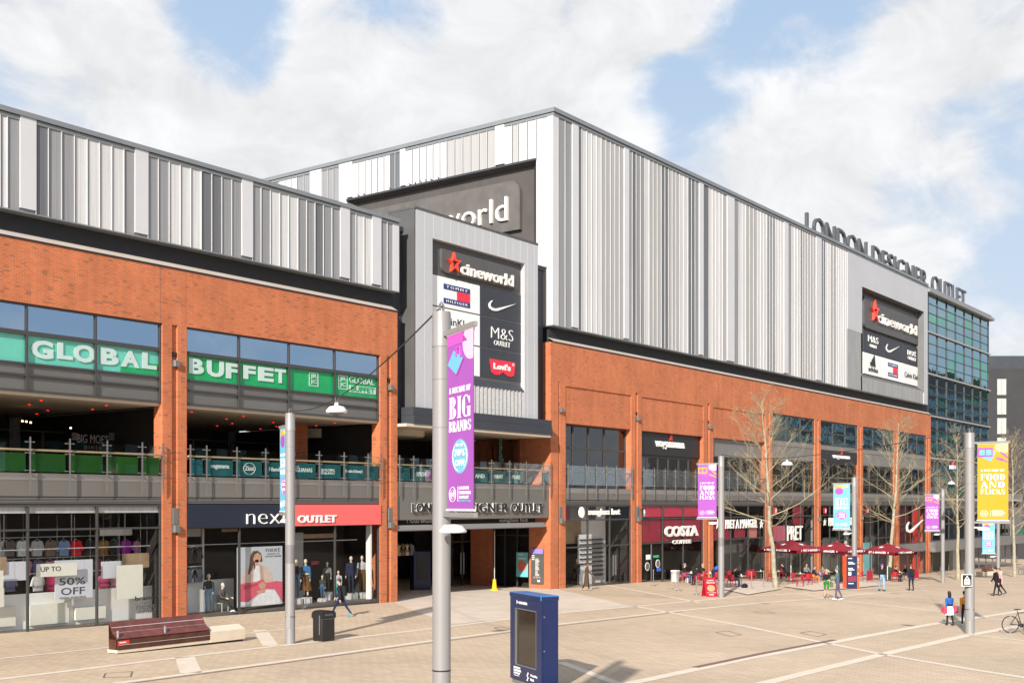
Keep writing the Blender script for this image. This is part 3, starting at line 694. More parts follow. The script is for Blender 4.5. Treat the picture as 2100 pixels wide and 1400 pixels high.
# ================================================================== the recessed entrance between wing and hall
E_ = thing('entrance_block', (52, 2, -.1), 'recessed dark entrance between the brick wings with grey LONDON DESIGNER OUTLET fascia', 'building')
EX0, EX1 = WX1, fx(1129.5)
m = MB(); m.box(EX0, EX1, .6, 12, 9.3, 19.6); m.box(EX0 - .2, EX1 + .1, .5, 1.2, 19.6, 19.85)
m.build('slate_wall', E_, K['slate'])
m = MB()                                           # canopy under the big sign: a deep dark tray
Xc0, Xc1, Yc = fx(846, -.6), fx(1133, -.7), -.7
m.box(EX0, Xc0, .3, 1.5, 9.55, 10.35); m.box(Xc0, Xc1, Yc, 1.4, 9.25, 9.72); m.box(Xc0, Xc1, Yc + .05, 1.4, 9.73, 10.15)
m.build('canopy', E_, K['slate'])
MB().box(EX0, Xc1 - .1, Yc + .06, 9, 9.10, 9.25).build('canopy_soffit', E_, K['ceil'])
MB().lathe([(0, 0), (2.0, 0), (2.1, .1), (2.1, .35), (0, .35)], (48.6, 3.2, 8.76), 32).build('round_ceiling_drum', E_, K['ceil'], True)
m = MB(); Yf = .12
m.box(EX0, EX1, Yf, .5, fz(1000, 1063, Yf), 5.92, K['fascia']); m.box(EX0, EX1, Yf - .01, .5, 5.925, 6.22, K['fascia2'])
m.build('entrance_fascia', E_)
m = MB(); zb = fz(1000, 1084, Yf); zt2 = fz(1000, 1073, Yf)
m.box(EX0, EX1 - .5, Yf, .45, zb, zt2); m.box(EX0, EX1 - .5, Yf - .06, Yf, zb + .05, zb + .12); m.build('shutter_housing', E_, K['pole'])
MB().box(EX0, EX1 - .4, .9, 1.0, zt2, fz(1000, 1063, Yf)).build('mesh_grille', E_, K['dim'])
o, P = balustrade(E_, EX0, EX1, [fx(p, 0) for p in (846, 885.5, 925, 966, 1006, 1043, 1077, 1112)], .05, 5.4)
film = [(P[0], P[1], ''), (P[1], P[2], 'BYRON'), (P[2], P[3], ''), (P[3], P[4], ''), (P[4], P[5], 'AND'), (P[5], P[6], 'MANY'), (P[6], P[7], 'MORE'), (P[8], P[9], '')]
for a, c, s in film:
    MB().box(a + .10, c - .10, .08, .09, 6.27, 6.98).build('film_panel', o, K['teal'])
    if s:
        m = MB(); w = (c - a) * .5; text(m, s, ((a + c - w) / 2, .08, 6.52), UX, UZ, w, .24, K['white'], .012, .03); m.build('panel_word', E_)
m = MB()
m.box(EX0, EX1, .5, 9, 5.5, 6.0); m.build('gallery_floor', E_, K['dim'])
m = MB(); m.box(EX0, EX1, 8.6, 9.2, 5.9, 9.2); m.box(EX0 - 2, 95, 15, 15.5, -2, 5.6); m.box(EX1 + .3, 95, 3.0, 3.1, -2, 5.5); m.box(EX0, EX0 + .1, 8.2, 15, -.5, 9.2)
m.build('back_wall', E_, K['dark'])
m = MB(); m.box(fx(985, 5), fx(1040, 5), 5, 8.6, 6, 9.1); m.build('gallery_brick_core', E_, K['brick'])
m = MB(); m.box(fx(1012, 2.4), fx(1110, 2.4), 2.4, 2.5, 6, 9.1); m.build('gallery_glazing', E_, K['gMid'])
m = MB(); Yv = 2.3                                  # name that runs up the gallery glass
Xv = fx(1026, Yv); Zv0, Zv1 = fz(1026, 962, Yv), fz(1026, 897, Yv)
text(m, 'wagamama', (Xv + .3, Yv, Zv0), UZ, (-1, 0, 0), Zv1 - Zv0, .42, K['tealpale'] if 'tealpale' in K else K.setdefault('tealpale', M('pale_teal_letter', (.05, .28, .24), .4)), .02, .0)
m.build('vertical_name', E_)
m = MB(); m.box(EX0, 90, .7, 15, 5.35, 5.48); m.build('entrance_ceiling', E_, K['ceil'])
m = MB(); m.box(EX0 + 3, 60, 14.8, 14.9, -.4, 4.9); m.box(64, 70, 14.8, 14.9, -.6, 4.9); m.build('inner_wall_panels', E_, K['spand'])
# inner shopfronts, brick piers
XS = HXW = fx(1129.3)                              # the side wall of the hall carries a shop window beside the entrance
m = MB(); m.box(XS, XS + .35, .66, 1.66, -.8, 5.45); m.box(XS, XS + .35, 4.6, 6.4, -.8, 5.45); m.box(XS, XS + .35, 1.66, 4.6, 4.9, 5.45)
m.build('side_brick_pier', E_, K['brick'])
m = MB()
for y in (1.66, 2.62, 3.6, 4.53): m.box(XS + .05, XS + .15, y, y + .07, -.28, 4.9)
for z in (-.28, 3.0, 4.83): m.box(XS + .06, XS + .14, 1.73, 4.53, z, z + .07)
o_ = m.build('side_shop_window', E_, K['frame'])
MB().quad([(XS + .1, 4.6, -.25), (XS + .1, 1.66, -.25), (XS + .1, 1.66, 4.85), (XS + .1, 4.6, 4.85)]).build('pane', o_, K['gShop'])
m = MB(); m.box(XS + 2.6, XS + 2.7, .7, 8, -.4, 5.3, K['panM']); m.box(XS + .36, XS + 2.6, .7, 7, -.5, -.25, K['floor'])
for k in range(4): m.box(XS + 1.6, XS + 1.9, 2.6, 4.4, .3 + .5 * k, .34 + .5 * k, K['dark'])
m.build('side_shop_shelves', E_)
window(E_, fx(925, 6.5), fx(976, 6.5), -.3, 4.9, 6.5, [fx(948, 6.5)], (2.6,), 'gShop', .1, name='entrance_doors')
m = MB()
for px in (945, 951): m.tube([(fx(px, 6.3), 6.3, .5), (fx(px, 6.3), 6.3, 1.9)], .03, 6)
m.build('door_handles', E_, K['steel'])
m = MB(); ftext(m, 'MOSS BROS', 834, 886, 1058, 1072, .8, K['offw'], .03, .01); ftext(m, 'sunglass hut', 1024, 1082, 1062, 1072, .8, K['offw'], .03, .0)
m.build('shop_names_behind_mesh', E_)

# the tall sign box over the entrance
S_ = thing('entrance_sign_tower', (52.6, -.3, 9.7), 'tall silver sign frame over the entrance with star, white and black brand tiles', 'sign tower')
Ys = -.3
SX0, SX1 = fx(853, Ys), fx(1103, Ys); SZ0, SZ1 = 10.16, 20.75
RX0, RX1 = fx(887, Ys), fx(1076, Ys); RZ0, RZ1 = fz(1076, 803, Ys), 19.42
m = MB()
m.box(SX0, RX0, Ys, Ys + .3, SZ0, SZ1, K['panS']); m.box(RX1, SX1, Ys, Ys + .3, SZ0, SZ1, K['panS']); m.box(RX0, RX1, Ys, Ys + .3, RZ1, SZ1, K['panS'])
m.build('silver_frame', S_)
m = MB()                                           # thin upright seams
w = .72; x = SX0 + w
while x < SX1 - .2:
    if x < RX0 or x > RX1: m.box(x - .01, x + .01, Ys - .006, Ys + .01, SZ0, SZ1)
    else: m.box(x - .01, x + .01, Ys - .006, Ys + .01, RZ1, SZ1)
    x += w
for z in (12.7, 15.3, 17.9):
    m.box(SX0, RX0, Ys - .003, Ys + .01, z, z + .012); m.box(RX1, SX1, Ys - .003, Ys + .01, z, z + .012)
m.build('panel_seams', S_, K['panW'])
m = MB(); k = int((RX1 - RX0) / .36)               # crumpled corrugated apron below the recess
for i in range(k):
    a = RX0 + i * (RX1 - RX0) / k; c = RX0 + (i + 1) * (RX1 - RX0) / k
    m.quad([(a, Ys, SZ0), ((a + c) / 2, Ys + .07, SZ0), ((a + c) / 2, Ys + .07, RZ0), (a, Ys, RZ0)]); m.quad([((a + c) / 2, Ys + .07, SZ0), (c, Ys, SZ0), (c, Ys, RZ0), ((a + c) / 2, Ys + .07, RZ0)])
m.build('corrugated_apron', S_, M('hammered_metal', (0.46, 0.45, 0.44), 0.35, 0.3, 0.14, 6.0, bump=0.5))
m = MB(); m.box(SX0, SX1, Ys + .3, .6, SZ0, SZ1 - .1); m.box(SX0 - .12, SX1 + .02, Ys - .03, 1.6, SZ1, SZ1 + .12); m.box(SX0 - .1, SX0, Ys + .02, 1.6, SZ0, SZ1); m.box(SX1, SX1 + .02, Ys + .02, .6, SZ0, SZ1); m.box(SX0, SX1, .6, 1.6, 9.7, SZ1 - .1)
m.build('dark_casing', S_, K['slate2'])
m = MB(); B_ = .02                                 # splayed recess and its board
m.box(RX0, RX1, B_ + .12, B_ + .2, RZ0, RZ1)
m.quad([(RX0, Ys, RZ0), (RX1, Ys, RZ0), (RX1 - .15, B_ + .1, RZ0 + .55), (RX0 + .1, B_ + .1, RZ0 + .55)])
m.build('recess_board', S_, K['slate'])
m = MB(); Yt = -.0
def rrect(X0, X1, Z0, Z1, r, n=5, corners=(1, 1, 1, 1)):
    out = []
    for (cx, cz, a0), k in zip(((X1 - r, Z0 + r, -90), (X1 - r, Z1 - r, 0), (X0 + r, Z1 - r, 90), (X0 + r, Z0 + r, 180)), corners):
        if k: out += [(cx + r * math.cos(R(a0 + 90 * i / n)), cz + r * math.sin(R(a0 + 90 * i / n))) for i in range(n + 1)]
        else: out += [(cx + r * (1 if a0 in (-90, 0) else -1), cz + r * (1 if a0 in (0, 90) else -1))]
    return out
def star_mb(mb, X, Z, r, Y, d, mat, inner=.56, u=UX, tilt=0.06):
    """outlined five-pointed star standing proud of the board"""
    def pt(k, rr): 
        a = math.pi / 2 + math.pi * k / 5 + tilt; rad = rr * (1 if k % 2 == 0 else .42)
        return rad * math.cos(a), rad * math.sin(a)
    ux = Vector(u); nn = ux.cross(Vector(UZ)); o = Vector((X, Y, Z))
    ring = []
    for rr in (r, r * inner):
        for dd in (0, d): ring.append([o + ux * pt(k, rr)[0] + Vector(UZ) * pt(k, rr)[1] + nn * dd for k in range(10)])
    v = [p for q in ring for p in q]; f = []
    for k in range(10):
        j = (k + 1) % 10
        f += [(10 + k, 10 + j, 30 + j, 30 + k), (k, j, 10 + j, 10 + k), (20 + j, 20 + k, 30 + k, 30 + j)]
    mb.add(v, f, mat)
cwx0, cwx1, cwz0, cwz1 = fx(902, 0), fx(1058, 0), 17.78, 19.05
m.prism(rrect(cwx0, cwx1, cwz0, cwz1, .32, 5, (1, 1, 0, 1)), -.16, .12, K['slate2']); m.build('cinema_plate', S_)
m = MB(); ftext(m, 'cineworld', 943, 1051, 537.5, 562, -.17, K['offw'], .12, .02); m.build('cinema_lettering', S_)
m = MB(); star_mb(m, fx(930, -.2), fz(930, 540, -.2), .60, -.17, .16, K['signred']); m.build('star_emblem', S_)
tx0, txm, tx1 = RX0 + .06, fx(984, 0), fx(1074, 0)
rows = [17.58, 15.86, 14.05, 12.3]
def tiles(parent, xs, zs, Y, cols):
    for r in range(len(zs) - 1):
        for c in range(len(xs) - 1):
            MB().box(xs[c] + .035, xs[c + 1] - .035, Y, Y + .1, zs[r + 1] + .04, zs[r] - .04).build('brand_tile', parent, K[cols[r][c]])
tiles(S_, [tx0, txm, tx1], rows, -.02, [['white', 'slate'], ['white', 'slate'], ['white', 'slate']])
K['thnavy'] = M('logo_navy', (0.02, 0.03, 0.14), 0.4); K['thred'] = M('logo_red', (0.72, 0.02, 0.05), 0.4)
def flag_logo(mb, X0, X1, Z0, Z1, Y):
    h = Z1 - Z0; s = .27
    mb.box(X0, X1, Y - .02, Y, Z1 - h * s, Z1, K['thnavy']); mb.box(X0, X1, Y - .02, Y, Z0, Z0 + h * s, K['thnavy'])
    mb.box((X0 + X1) / 2, X1, Y - .02, Y, Z0 + h * s, Z1 - h * s, K['thred'])
    for s_, zz in (('TOMMY', Z1 - h * .20), ('HILFIGER', Z0 + h * .07)): text(mb, s_, (X0 + (X1 - X0) * .1, Y - .02, zz), UX, UZ, (X1 - X0) * .8, h * .13, K['white'], .01, 0, 1.5)
def swoosh(mb, X0, X1, Z0, Z1, Y, d, mat):
    w, h = X1 - X0, Z1 - Z0
    out = [(1, 1.0), (.30, .26), (.20, .20), (.10, .24), (.055, .38), (.07, .58), (.15, .86), (.10, .80), (.02, .58), (0, .34), (.03, .12), (.11, 0), (.22, 0), (.32, .06)]
    out = [(X0 + p[0] * w, Z0 + p[1] * h) for p in out]
    mb.prism(out[::-1], Y - d, Y, mat)
m = MB()
flag_logo(m, fx(909, 0), fx(963, 0), fz(909, 621, 0), fz(909, 581, 0), -.02)
m.build('brand_mark', S_); m = MB(); text(m, 'Calvin', (tx0 + .4, -.02, 14.95), UX, UZ, 1.9, .42, K['black'], .02); text(m, 'Klein', (tx0 + 2.4, -.02, 14.95), UX, UZ, 1.5, .42, K['black'], .02)
m.build('brand_mark', S_); m = MB(); swoosh(m, fx(1001, 0), fx(1057, 0), fz(1001, 635, 0), fz(1001, 614, 0) + .1, -.02, .05, K['white'])
m.build('brand_mark', S_); m = MB(); ftext(m, 'M&S', 1007, 1052, 669, 692, -.02, K['white'], .03, -.02); ftext(m, 'OUTLET', 1013, 1046, 697, 707, -.02, K['white'], .03, -.015)
m.build('brand_mark', S_); m = MB(); lx0, lx1, lz0, lz1 = fx(1003, 0), fx(1056, 0), fz(1003, 766, 0), fz(1003, 735, 0)
lw, lh = lx1 - lx0, lz1 - lz0
out = [(lx0, lz1), (lx1, lz1), (lx1 - lw * .06, lz0 + .08), (lx1 - lw * .18, lz0 - .02), (lx1 - lw * .32, lz0 + .02), (lx0 + lw * .5, lz0 + .2), (lx0 + lw * .38, lz0 + .02), (lx0 + lw * .2, lz0 - .02), (lx0 + lw * .08, lz0 + .1)]
m.prism(out[::-1], -.05, -.02, K['thred']); text(m, "Levi's", (lx0 + lw * .14, -.05, lz0 + lh * .36), UX, UZ, lw * .66, lh * .42, K['white'], .02, .04)
text(m, 'R', (lx1 - lw * .12, -.05, lz0 + lh * .74), UX, UZ, lw * .07, lh * .16, K['white'], .02, .0)
m.build('brand_mark', S_)
# fascia lettering over the entrance
F_ = thing('entrance_lettering', (52.5, .1, 4.5), 'large dark LONDON DESIGNER OUTLET letters with pale edges on the grey entrance fascia', 'sign', None)
for s, a, c in (('LONDON', 844, 925), ('DESIGNER', 935, 1040), ('OUTLET', 1047, 1112)):
    m = MB(); ftext(m, s, a, c, 1030.6, 1050.4, Yf - .02, K['offw'], .05, .06); ftext(m, s, a + .6, c + .6, 1031, 1050, Yf - .07, K['black'], .08, -.005)
    m.build('word', F_)
# next shop sign
N_ = thing('shop_sign', (38.5, 0, 4.0), 'long navy and coral NEXT OUTLET board over the corner shop window', 'sign')
zs0, zs1 = fz(580, 1078.5, 0), fz(580, 1034, 0); xs_ = fx(600, 0)
MB().box(BAYS[2][0] + .02, xs_, -.06, .16, zs0, zs1).build('navy_board', N_, K['navy']); MB().box(xs_, BAYS[2][1] - .02, -.06, .16, zs0, zs1).build('coral_board', N_, K['coral'])
m = MB(); ftext(m, 'next', 505, 590, 1050.5, 1074, -.06, K['white'], .06, -.022); m.build('name_lettering', N_)
m = MB(); ftext(m, 'OUTLET', 610, 689, 1056, 1071.5, -.06, K['white'], .06, .02); m.build('outlet_lettering', N_)
# ================================================================== the cinema hall: tall metal box over brick bays
H_ = thing('cinema_hall', (97, 0, -.8), 'tall striped silver metal box on a brick base with glazed shop bays', 'building')
HX0, HX1 = fx(1129.3), fx(1909)
PP = [(1129.3, 1160), (1295, 1316), (1443, 1463), (1570, 1584), (1671, 1683.5), (1759.5, 1770), (1834, 1844.5), (1900, 1909)]
PR = [(fx(a), fx(c)) for a, c in PP]
HB = [(PR[i][1], PR[i + 1][0]) for i in range(7)]
b = MB()
for i, (a, c) in enumerate(PR):
    w = c - a; lo, hi = (.52, .62) if i == 0 else (.4, .62)
    pier(b, a, c, a + w * lo, a + w * hi, 5.3, 12.72, .65); pier(b, a, c, a + w * lo, a + w * hi, gz(a) - .6, 5.3, .65 if i == 0 else .2)
b.box(HX0, HX1, 0, .65, 12.72, 15.12)
for i in range(3):
    a, c = HB[i]; b.box(a, c, .07, .65, 10.16, 12.5); b.box(a, c, .0, .65, 12.5, 12.72)
b.box(HX0, HX0 + .5, .65, 6, 5.46, 15.1); b.box(HX1 - .5, HX1, .65, 6, -3.5, 15.1)
b.build('brick_wall', H_, K['brick'])
s_, d_ = MB(), MB(); ledge(s_, d_, HX0 + .3, HX1, -.25, 0)
s_.build('sloping_flashing', H_, K['soffit']); d_.build('recessed_band', H_, K['slateD'])
BX0 = fx(1136, -.15); BX1 = fx(1902.5, -.15); BXS = fx(1738.5, -.15); BZ0, BZ1 = 16.17, 29.22
m = MB(); m.box(BX0 - .12, BX1, -.2, .5, BZ0 - .06, BZ0); m.box(BX0 - .12, BX0 + .6, .5, 40, BZ0 - .06, BZ0); m.box(BX0, BX1, .35, 1.0, 16.08, BZ0 - .06); m.build('soffit_lip', H_, K['cope'])
m = MB()
m.box(BX0 - .04, BX1, -.18, .4, BZ1, BZ1 + .16); m.box(BX0 - .04, BX0 + .4, .4, 48, BZ1, BZ1 + .16)
m.box(BX0 - .12, BX1 + .02, -.26, .5, BZ1 + .2, BZ1 + .46); m.box(BX0 - .12, BX0 + .5, .5, 48, BZ1 + .2, BZ1 + .46)
m.build('roof_coping', H_, K['cope'])
m = MB(); m.box(BX0 + .08, BXS + .5, -.08, 1.2, BZ0, BZ1 + .2); m.box(BXS, BX1, 1.0, 1.2, BZ0, BZ1 + .2); m.box(BXS, BX1, .3, 1.0, BZ1, BZ1 + .2); m.box(BX0 + 1.3, BX1, 1.2, 48, 15.1, BZ1 + .2); m.box(BX0 + .08, BX0 + 1.3, 17.9, 48, 15.1, BZ1 + .2); m.box(BX0 + .08, BX0 + 1.3, 1.2, 17.9, 26.75, BZ1 + .2)
m.build('hall_core', H_, K['panG'])
fs = "1136:F 1144.6:G 1172.5:W 1185.7:D 1192.9:L 1233:M 1279:W 1289.3:G 1296.4:D 1304.3:G 1322:L 1331:M 1356:D 1370.5:M 1393.6:L 1410.7:D 1425:G 1433:W 1442:D 1453.6:L 1482:M 1490.4:W 1505.4:G 1515:L 1529.3:M 1552.9:L 1572.5:G 1590:L 1607:W 1616:G 1623.5:L 1641:D 1645:M 1673:W 1684:D 1692.5:L 1702.5:M 1715:L 1738.5:X"
clad(H_, (0, -.12), (1, 0), (0, -1), pseg(fs, -.12), BZ0, BZ1)
ss = "1136:F 1123.5:L 1062.5:M 1050:L 1035:W 1016:M 965:M 916:L 832:W 821:D 800:L 723:W 710:X"
it = [(sy(float(a), BX0), s) for a, s in (q.split(':') for q in ss.split())]
segs = [(a, c, s) for (a, s), (c, _) in zip(it, it[1:])]
ya, yb = 1.2, 17.8
low = [(max(a, -.12), min(c, ya), s) for a, c, s in segs if a < ya]
hi = [(max(a, ya), min(c, yb), s) for a, c, s in segs if a < yb and c > ya]
far = [(yb, 18.6, 'W'), (18.6, 20.4, 'G'), (20.4, 21.6, 'W'), (21.6, 23, 'G'), (23, 25, 'L'), (25, 27.5, 'G'), (27.5, 32, 'L'), (32, 36, 'G'), (36, 48, 'L')]
P0 = (BX0 - .0, 0)
clad(H_, P0, (0, 1), (-1, 0), low, BZ0, BZ1); clad(H_, P0, (0, 1), (-1, 0), hi, 26.75, BZ1); clad(H_, P0, (0, 1), (-1, 0), far, 19.0, BZ1)
m = MB(); m.box(BX0 - .14, BX0 + .3, ya - .02, yb, 26.62, 26.75); m.build('recess_sill', H_, K['slate'])
m = MB()                                           # splayed recess of the side sign
xb = BX0 + .50
m.quad([(BX0, ya, 16), (xb, ya + .55, 16), (xb, ya + .55, 26.46), (BX0, ya, 26.62)][::-1]); m.quad([(BX0, ya, 26.62), (xb, ya + .55, 26.46), (xb, yb - .5, 26.46), (BX0, yb, 26.62)][::-1])
m.quad([(xb, ya + .55, 16), (xb, yb - .5, 16), (xb, yb - .5, 26.46), (xb, ya + .55, 26.46)][::-1]); m.quad([(BX0, yb, 16), (xb, yb - .5, 16), (xb, yb - .5, 26.46), (BX0, yb, 26.62)])
m.build('side_recess', H_, M('warm_grey_recess', (0.085, 0.075, 0.07), 0.5, 0.2, 0.12, .8))
C_ = thing('cinema_side_sign', (BX0 + .3, 9.5, 22.6), 'huge grey rounded cinema sign on the side of the hall, half hidden', 'sign')
m = MB(); xp = BX0 + .20; pl = rrect(-16.6, -2.65, 22.55, 25.75, .8, 6, (0, 1, 1, 1))
v = [(xp, -p[0], p[1]) for p in pl] + [(xp + .3, -p[0], p[1]) for p in pl]; n = len(pl)
m.add(v, [tuple(range(n)), tuple(reversed(range(n, 2 * n)))] + [(i, n + i, n + (i + 1) % n, (i + 1) % n) for i in range(n)])
m.build('plate', C_, M('grey_sign_plate', (0.125, 0.112, 0.104), 0.45, 0.2, 0.16, 1.2))
m = MB(); Yl, Yr = sy(820, xp), sy(1043, xp)
text(m, 'cineworld', (xp, Yl, sz(1043, 453, xp)), (0, -1, 0), UZ, Yl - Yr, 1.55, K['offw'], .2, -.005); m.build('lettering', C_)
m = MB(); star_mb(m, xp - .0, 24.1, 1.2, Yl + 1.5, .2, K['signred'], u=(0, -1, 0)) if False else None
# the silver sign wall at the far end of the box
Q = -.15
m = MB(); rx0, rx1, rz0, rz1 = fx(1768, Q), fx(1895, Q), 17.55, 26.4
m.box(BXS, rx0, Q, .3, 21.8, BZ1); m.box(rx1, BX1, Q, .3, 21.8, BZ1); m.box(rx0, rx1, Q, .3, rz1, BZ1); m.box(rx1, BX1, Q, .3, BZ0, 21.8)
m.build('smooth_sign_wall', H_, K['panS'])
m = MB()
def corr(mb, X0, X1, Z0, Z1, w, d):
    k = int((X1 - X0) / w)
    for i in range(k):
        a = X0 + i * w; mb.quad([(a, Q, Z0), (a + w * .45, Q - d, Z0), (a + w * .45, Q - d, Z1), (a, Q, Z1)]); mb.quad([(a + w * .45, Q - d, Z0), (a + w, Q, Z0), (a + w, Q, Z1), (a + w * .45, Q - d, Z1)])
corr(m, BXS, rx0, BZ0, 21.8, .5, .1); corr(m, rx0, rx1, BZ0, rz0, .6, .12)
m.build('corrugated_skirt', H_, M('worn_corrugated_metal', (0.24, 0.24, 0.24), 0.4, 0.3, 0.2, 2.0, streak=True))
m = MB(); m.box(rx0, rx1, .75, .9, rz0, rz1); m.quad([(rx1, Q, rz0), (rx1, Q, rz1), (rx1 - .25, .7, rz1 - .3), (rx1 - .25, .7, rz0 + .6)][::-1]); m.quad([(rx0, Q, rz0), (rx1, Q, rz0), (rx1 - .25, .7, rz0 + .6), (rx0, .7, rz0 + .6)]); m.quad([(rx0, Q, rz1), (rx1, Q, rz1), (rx1 - .25, .7, rz1 - .1), (rx0, .7, rz1 - .1)][::-1])
m.build('sign_recess', H_, K['slate2'])
T_ = thing('hall_brand_sign', (122, .5, 18), 'dark recessed sign at far end of the hall with star and six tiles', 'sign')
Yr_ = .62
MB().prism(rrect(fx(1769, Yr_), fx(1884, Yr_), 22.75, 25.9, .5, 5, (1, 1, 0, 1)), Yr_ - .18, Yr_ + .1, K['slate2']).build('cinema_plate', T_)
m = MB(); ftext(m, 'cineworld', 1797, 1878, 639, 660.5, Yr_ - .2, K['offw'], .2, .008); m.build('cinema_lettering', T_)
m = MB(); star_mb(m, fx(1788.5, Yr_), fz(1788.5, 639, Yr_), 1.15, Yr_ - .2, .22, K['signred'], .5); m.build('star_emblem', T_)
cx = [fx(p, Yr_) for p in (1768.5, 1808.5, 1848.5, 1886)]
tiles(T_, cx, [22.45, 20.3, 18.1], Yr_ - .12, [['slate', 'slate', 'slate'], ['white', 'white', 'white']])
m = MB(); Yw = Yr_ - .13
def tl(i, s, f0, f1, z0, z1, mat, bold=0.0):
    w = cx[i + 1] - cx[i]; text(m, s, (cx[i] + w * f0, Yw, z0), UX, UZ, w * (f1 - f0), z1 - z0, mat, .04, bold)
tl(0, 'M&S', .22, .74, 21.45, 22.1, K['white']); tl(0, 'OUTLET', .3, .66, 20.95, 21.25, K['white'])
m.build('brand_mark', T_); m = MB(); swoosh(m, cx[1] + .8, cx[2] - 1.0, 20.95, 21.95, Yw, .05, K['white'])
m.build('brand_mark', T_); m = MB(); tl(2, 'next', .26, .72, 21.35, 21.95, K['white']); tl(2, 'OUTLET', .28, .72, 20.85, 21.2, K['white'])
m.build('brand_mark', T_); m = MB(); tl(0, 'adidas', .24, .72, 18.5, 18.95, K['black'])
for k in range(3):
    x = cx[0] + 1.9 + k * .52; h = .45 + .38 * k
    m.prism([(x, 19.05), (x + .4, 19.05), (x + .4 - .26 * (h / 1.1), 19.05 + h), (x - .26 * (h / 1.1), 19.05 + h * .75)], Yw - .04, Yw, K['black'])
m.build('brand_mark', T_); m = MB(); flag_logo(m, cx[1] + 1.5, cx[2] - 1.5, 18.5, 19.9, Yw)
m.build('brand_mark', T_); m = MB(); tl(2, 'Calvin Klein', .1, .88, 18.85, 19.4, K['lettergrey'])
m.build('brand_mark', T_)
# roof letters
L_ = thing('roof_lettering', (120, 1.5, 29.7), 'giant dark grey LONDON DESIGNER OUTLET letters standing along the roof edge', 'sign')
for s, a, c in (('LONDON', 1650, 1774), ('DESIGNER', 1786, 1897.5), ('OUTLET', 1908, 1977.5)):
    X0, X1 = fx(a, 1.5), fx(c, 1.5); m = MB(); text(m, s, (X0, 1.5, 29.75), UX, UZ, X1 - X0, 2.15, K['lettergrey'], .28, -.004); m.build('word', L_)
    m = MB(); x = X0 + 1.0
    while x < X1: m.tube([(x, 1.6, 29.1), (x, 1.6, 30.6)], .05, 6); x += 2.6
    m.build('support_posts', L_, K['lettergrey'])

# ---- shop bays under the hall
def bay_fascia(parent, X0, X1):
    m = MB(); m.box(X0, X1, .05, .5, 5.3, 5.72, K['fascia']); m.box(X0, X1, .04, .5, 5.725, 6.05, K['fascia2'])
    m.box(X0, X1, .09, .3, 4.97, 5.3, K['frame'])
    for z in (5.03, 5.11, 5.19): m.box(X0, X1, .05, .1, z, z + .03, K['fascia2'])
    m.build('bay_fascia', parent)
for i, (X0, X1) in enumerate(HB):
    g = gz((X0 + X1) / 2)
    bay_fascia(H_, X0, X1)
    gl, gr = gz(X0), gz(X1)
    n = 3 if i < 4 else 4
    zs = (4.0, 2.26 if i < 3 else 1.6)
    if i < 6: window(H_, X0, X1, gr + .02, 4.97, .10, [X0 + (X1 - X0) * k / n for k in range(1, n)], zs, 'gShop', .09, name='shop_window')
    if i < 3:
        if i == 1:
            window(H_, X0, X1, 6.05, 8.5, .5, [X0 + (X1 - X0) * k / 6 for k in range(1, 6)], (), 'gMid', .16)
        elif i == 0: window(H_, X0, X1, 6.05, 10.16, .5, [X0 + (X1 - X0) * k for k in (.19, .42, .66)], (8.65,), 'gMid', .13)
        else:
            window(H_, X0, X1, 6.05, 8.75, .5, [X0 + (X1 - X0) * k / 5 for k in range(1, 5)], (7.6,), 'gMid', .13)
            MB().box(X0, X1, .35, .6, 8.76, 10.16).build('grey_panel', H_, K['spand'])
        ps = [X0 + .9 + (X1 - X0 - 1.8) * k / 5 for k in range(6)][1:-1] if i != 1 else [X0 + (X1 - X0) * k / 6 for k in range(1, 6)]
        balustrade(H_, X0, X1, ps, .0, 5.35, 'frame')
    else:
        window(H_, X0, X1, 10.46, 12.72, .12, [X0 + (X1 - X0) * k / 3 for k in (1, 2)], (11.6,), 'gTow', .1)
        MB().box(X0, X1, .08, .4, 10.05, 10.46).build('pale_ledge', H_, K['fascia2'])
        if i != 4: MB().box(X0, X1, .12, .4, 8.9, 10.05).build('grey_panel', H_, K['spand'])
        window(H_, X0, X1, 6.05, 8.9, .2, [X0 + (X1 - X0) * k / 4 for k in (1, 2, 3)], (7.5,), 'gMid', .11)
        if i == 3: MB().box(X0 + .3, X0 + 2.6, .34, .36, 10.5, 12.6).build('aqua_blind', H_, M('aqua_blind', (.16, .42, .40), .5))
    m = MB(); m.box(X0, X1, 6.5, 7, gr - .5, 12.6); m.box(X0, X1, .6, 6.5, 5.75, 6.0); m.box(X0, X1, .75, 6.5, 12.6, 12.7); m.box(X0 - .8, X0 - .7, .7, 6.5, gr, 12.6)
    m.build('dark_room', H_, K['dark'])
    m = MB(); m.box(X0, X1, .3, 6.4, gr - .2, gr + .05); m.build('shop_floor', H_, K['floor'])
# Wagamama boards
def star5(mb, X, Z, r, Y, d, mat):
    mb.prism([(X + (r if k % 2 == 0 else r * .42) * math.sin(-math.pi * k / 5), Z + (r if k % 2 == 0 else r * .42) * math.cos(math.pi * k / 5)) for k in range(10)], Y - d, Y, mat)
def noodle_board(X0, X1, Z0, Z1, Y, a, c, t_, b_, lab):
    r = thing('restaurant_sign', ((X0 + X1) / 2, Y, Z0), lab, 'sign', 'black restaurant sign boards')
    MB().box(X0, X1, Y, Y + .25, Z0, Z1).build('board', r, K['black'])
    m = MB(); ftext(m, 'wagamama', a, c, t_, b_, Y - .02, K['white'], .06, .02); m.build('lettering', r)
    m = MB(); star5(m, (fx(a, Y) + fx(c, Y)) / 2 + .1, fz(a, t_ - 1, Y) + .30, .32, Y - .02, .05, K['red']); m.build('red_star', r)
noodle_board(HB[1][0], HB[1][1], 8.52, 10.16, .32, 1343, 1403, 903, 920, 'black wagamama board with red star above the dark windows over the maroon coffee shop')
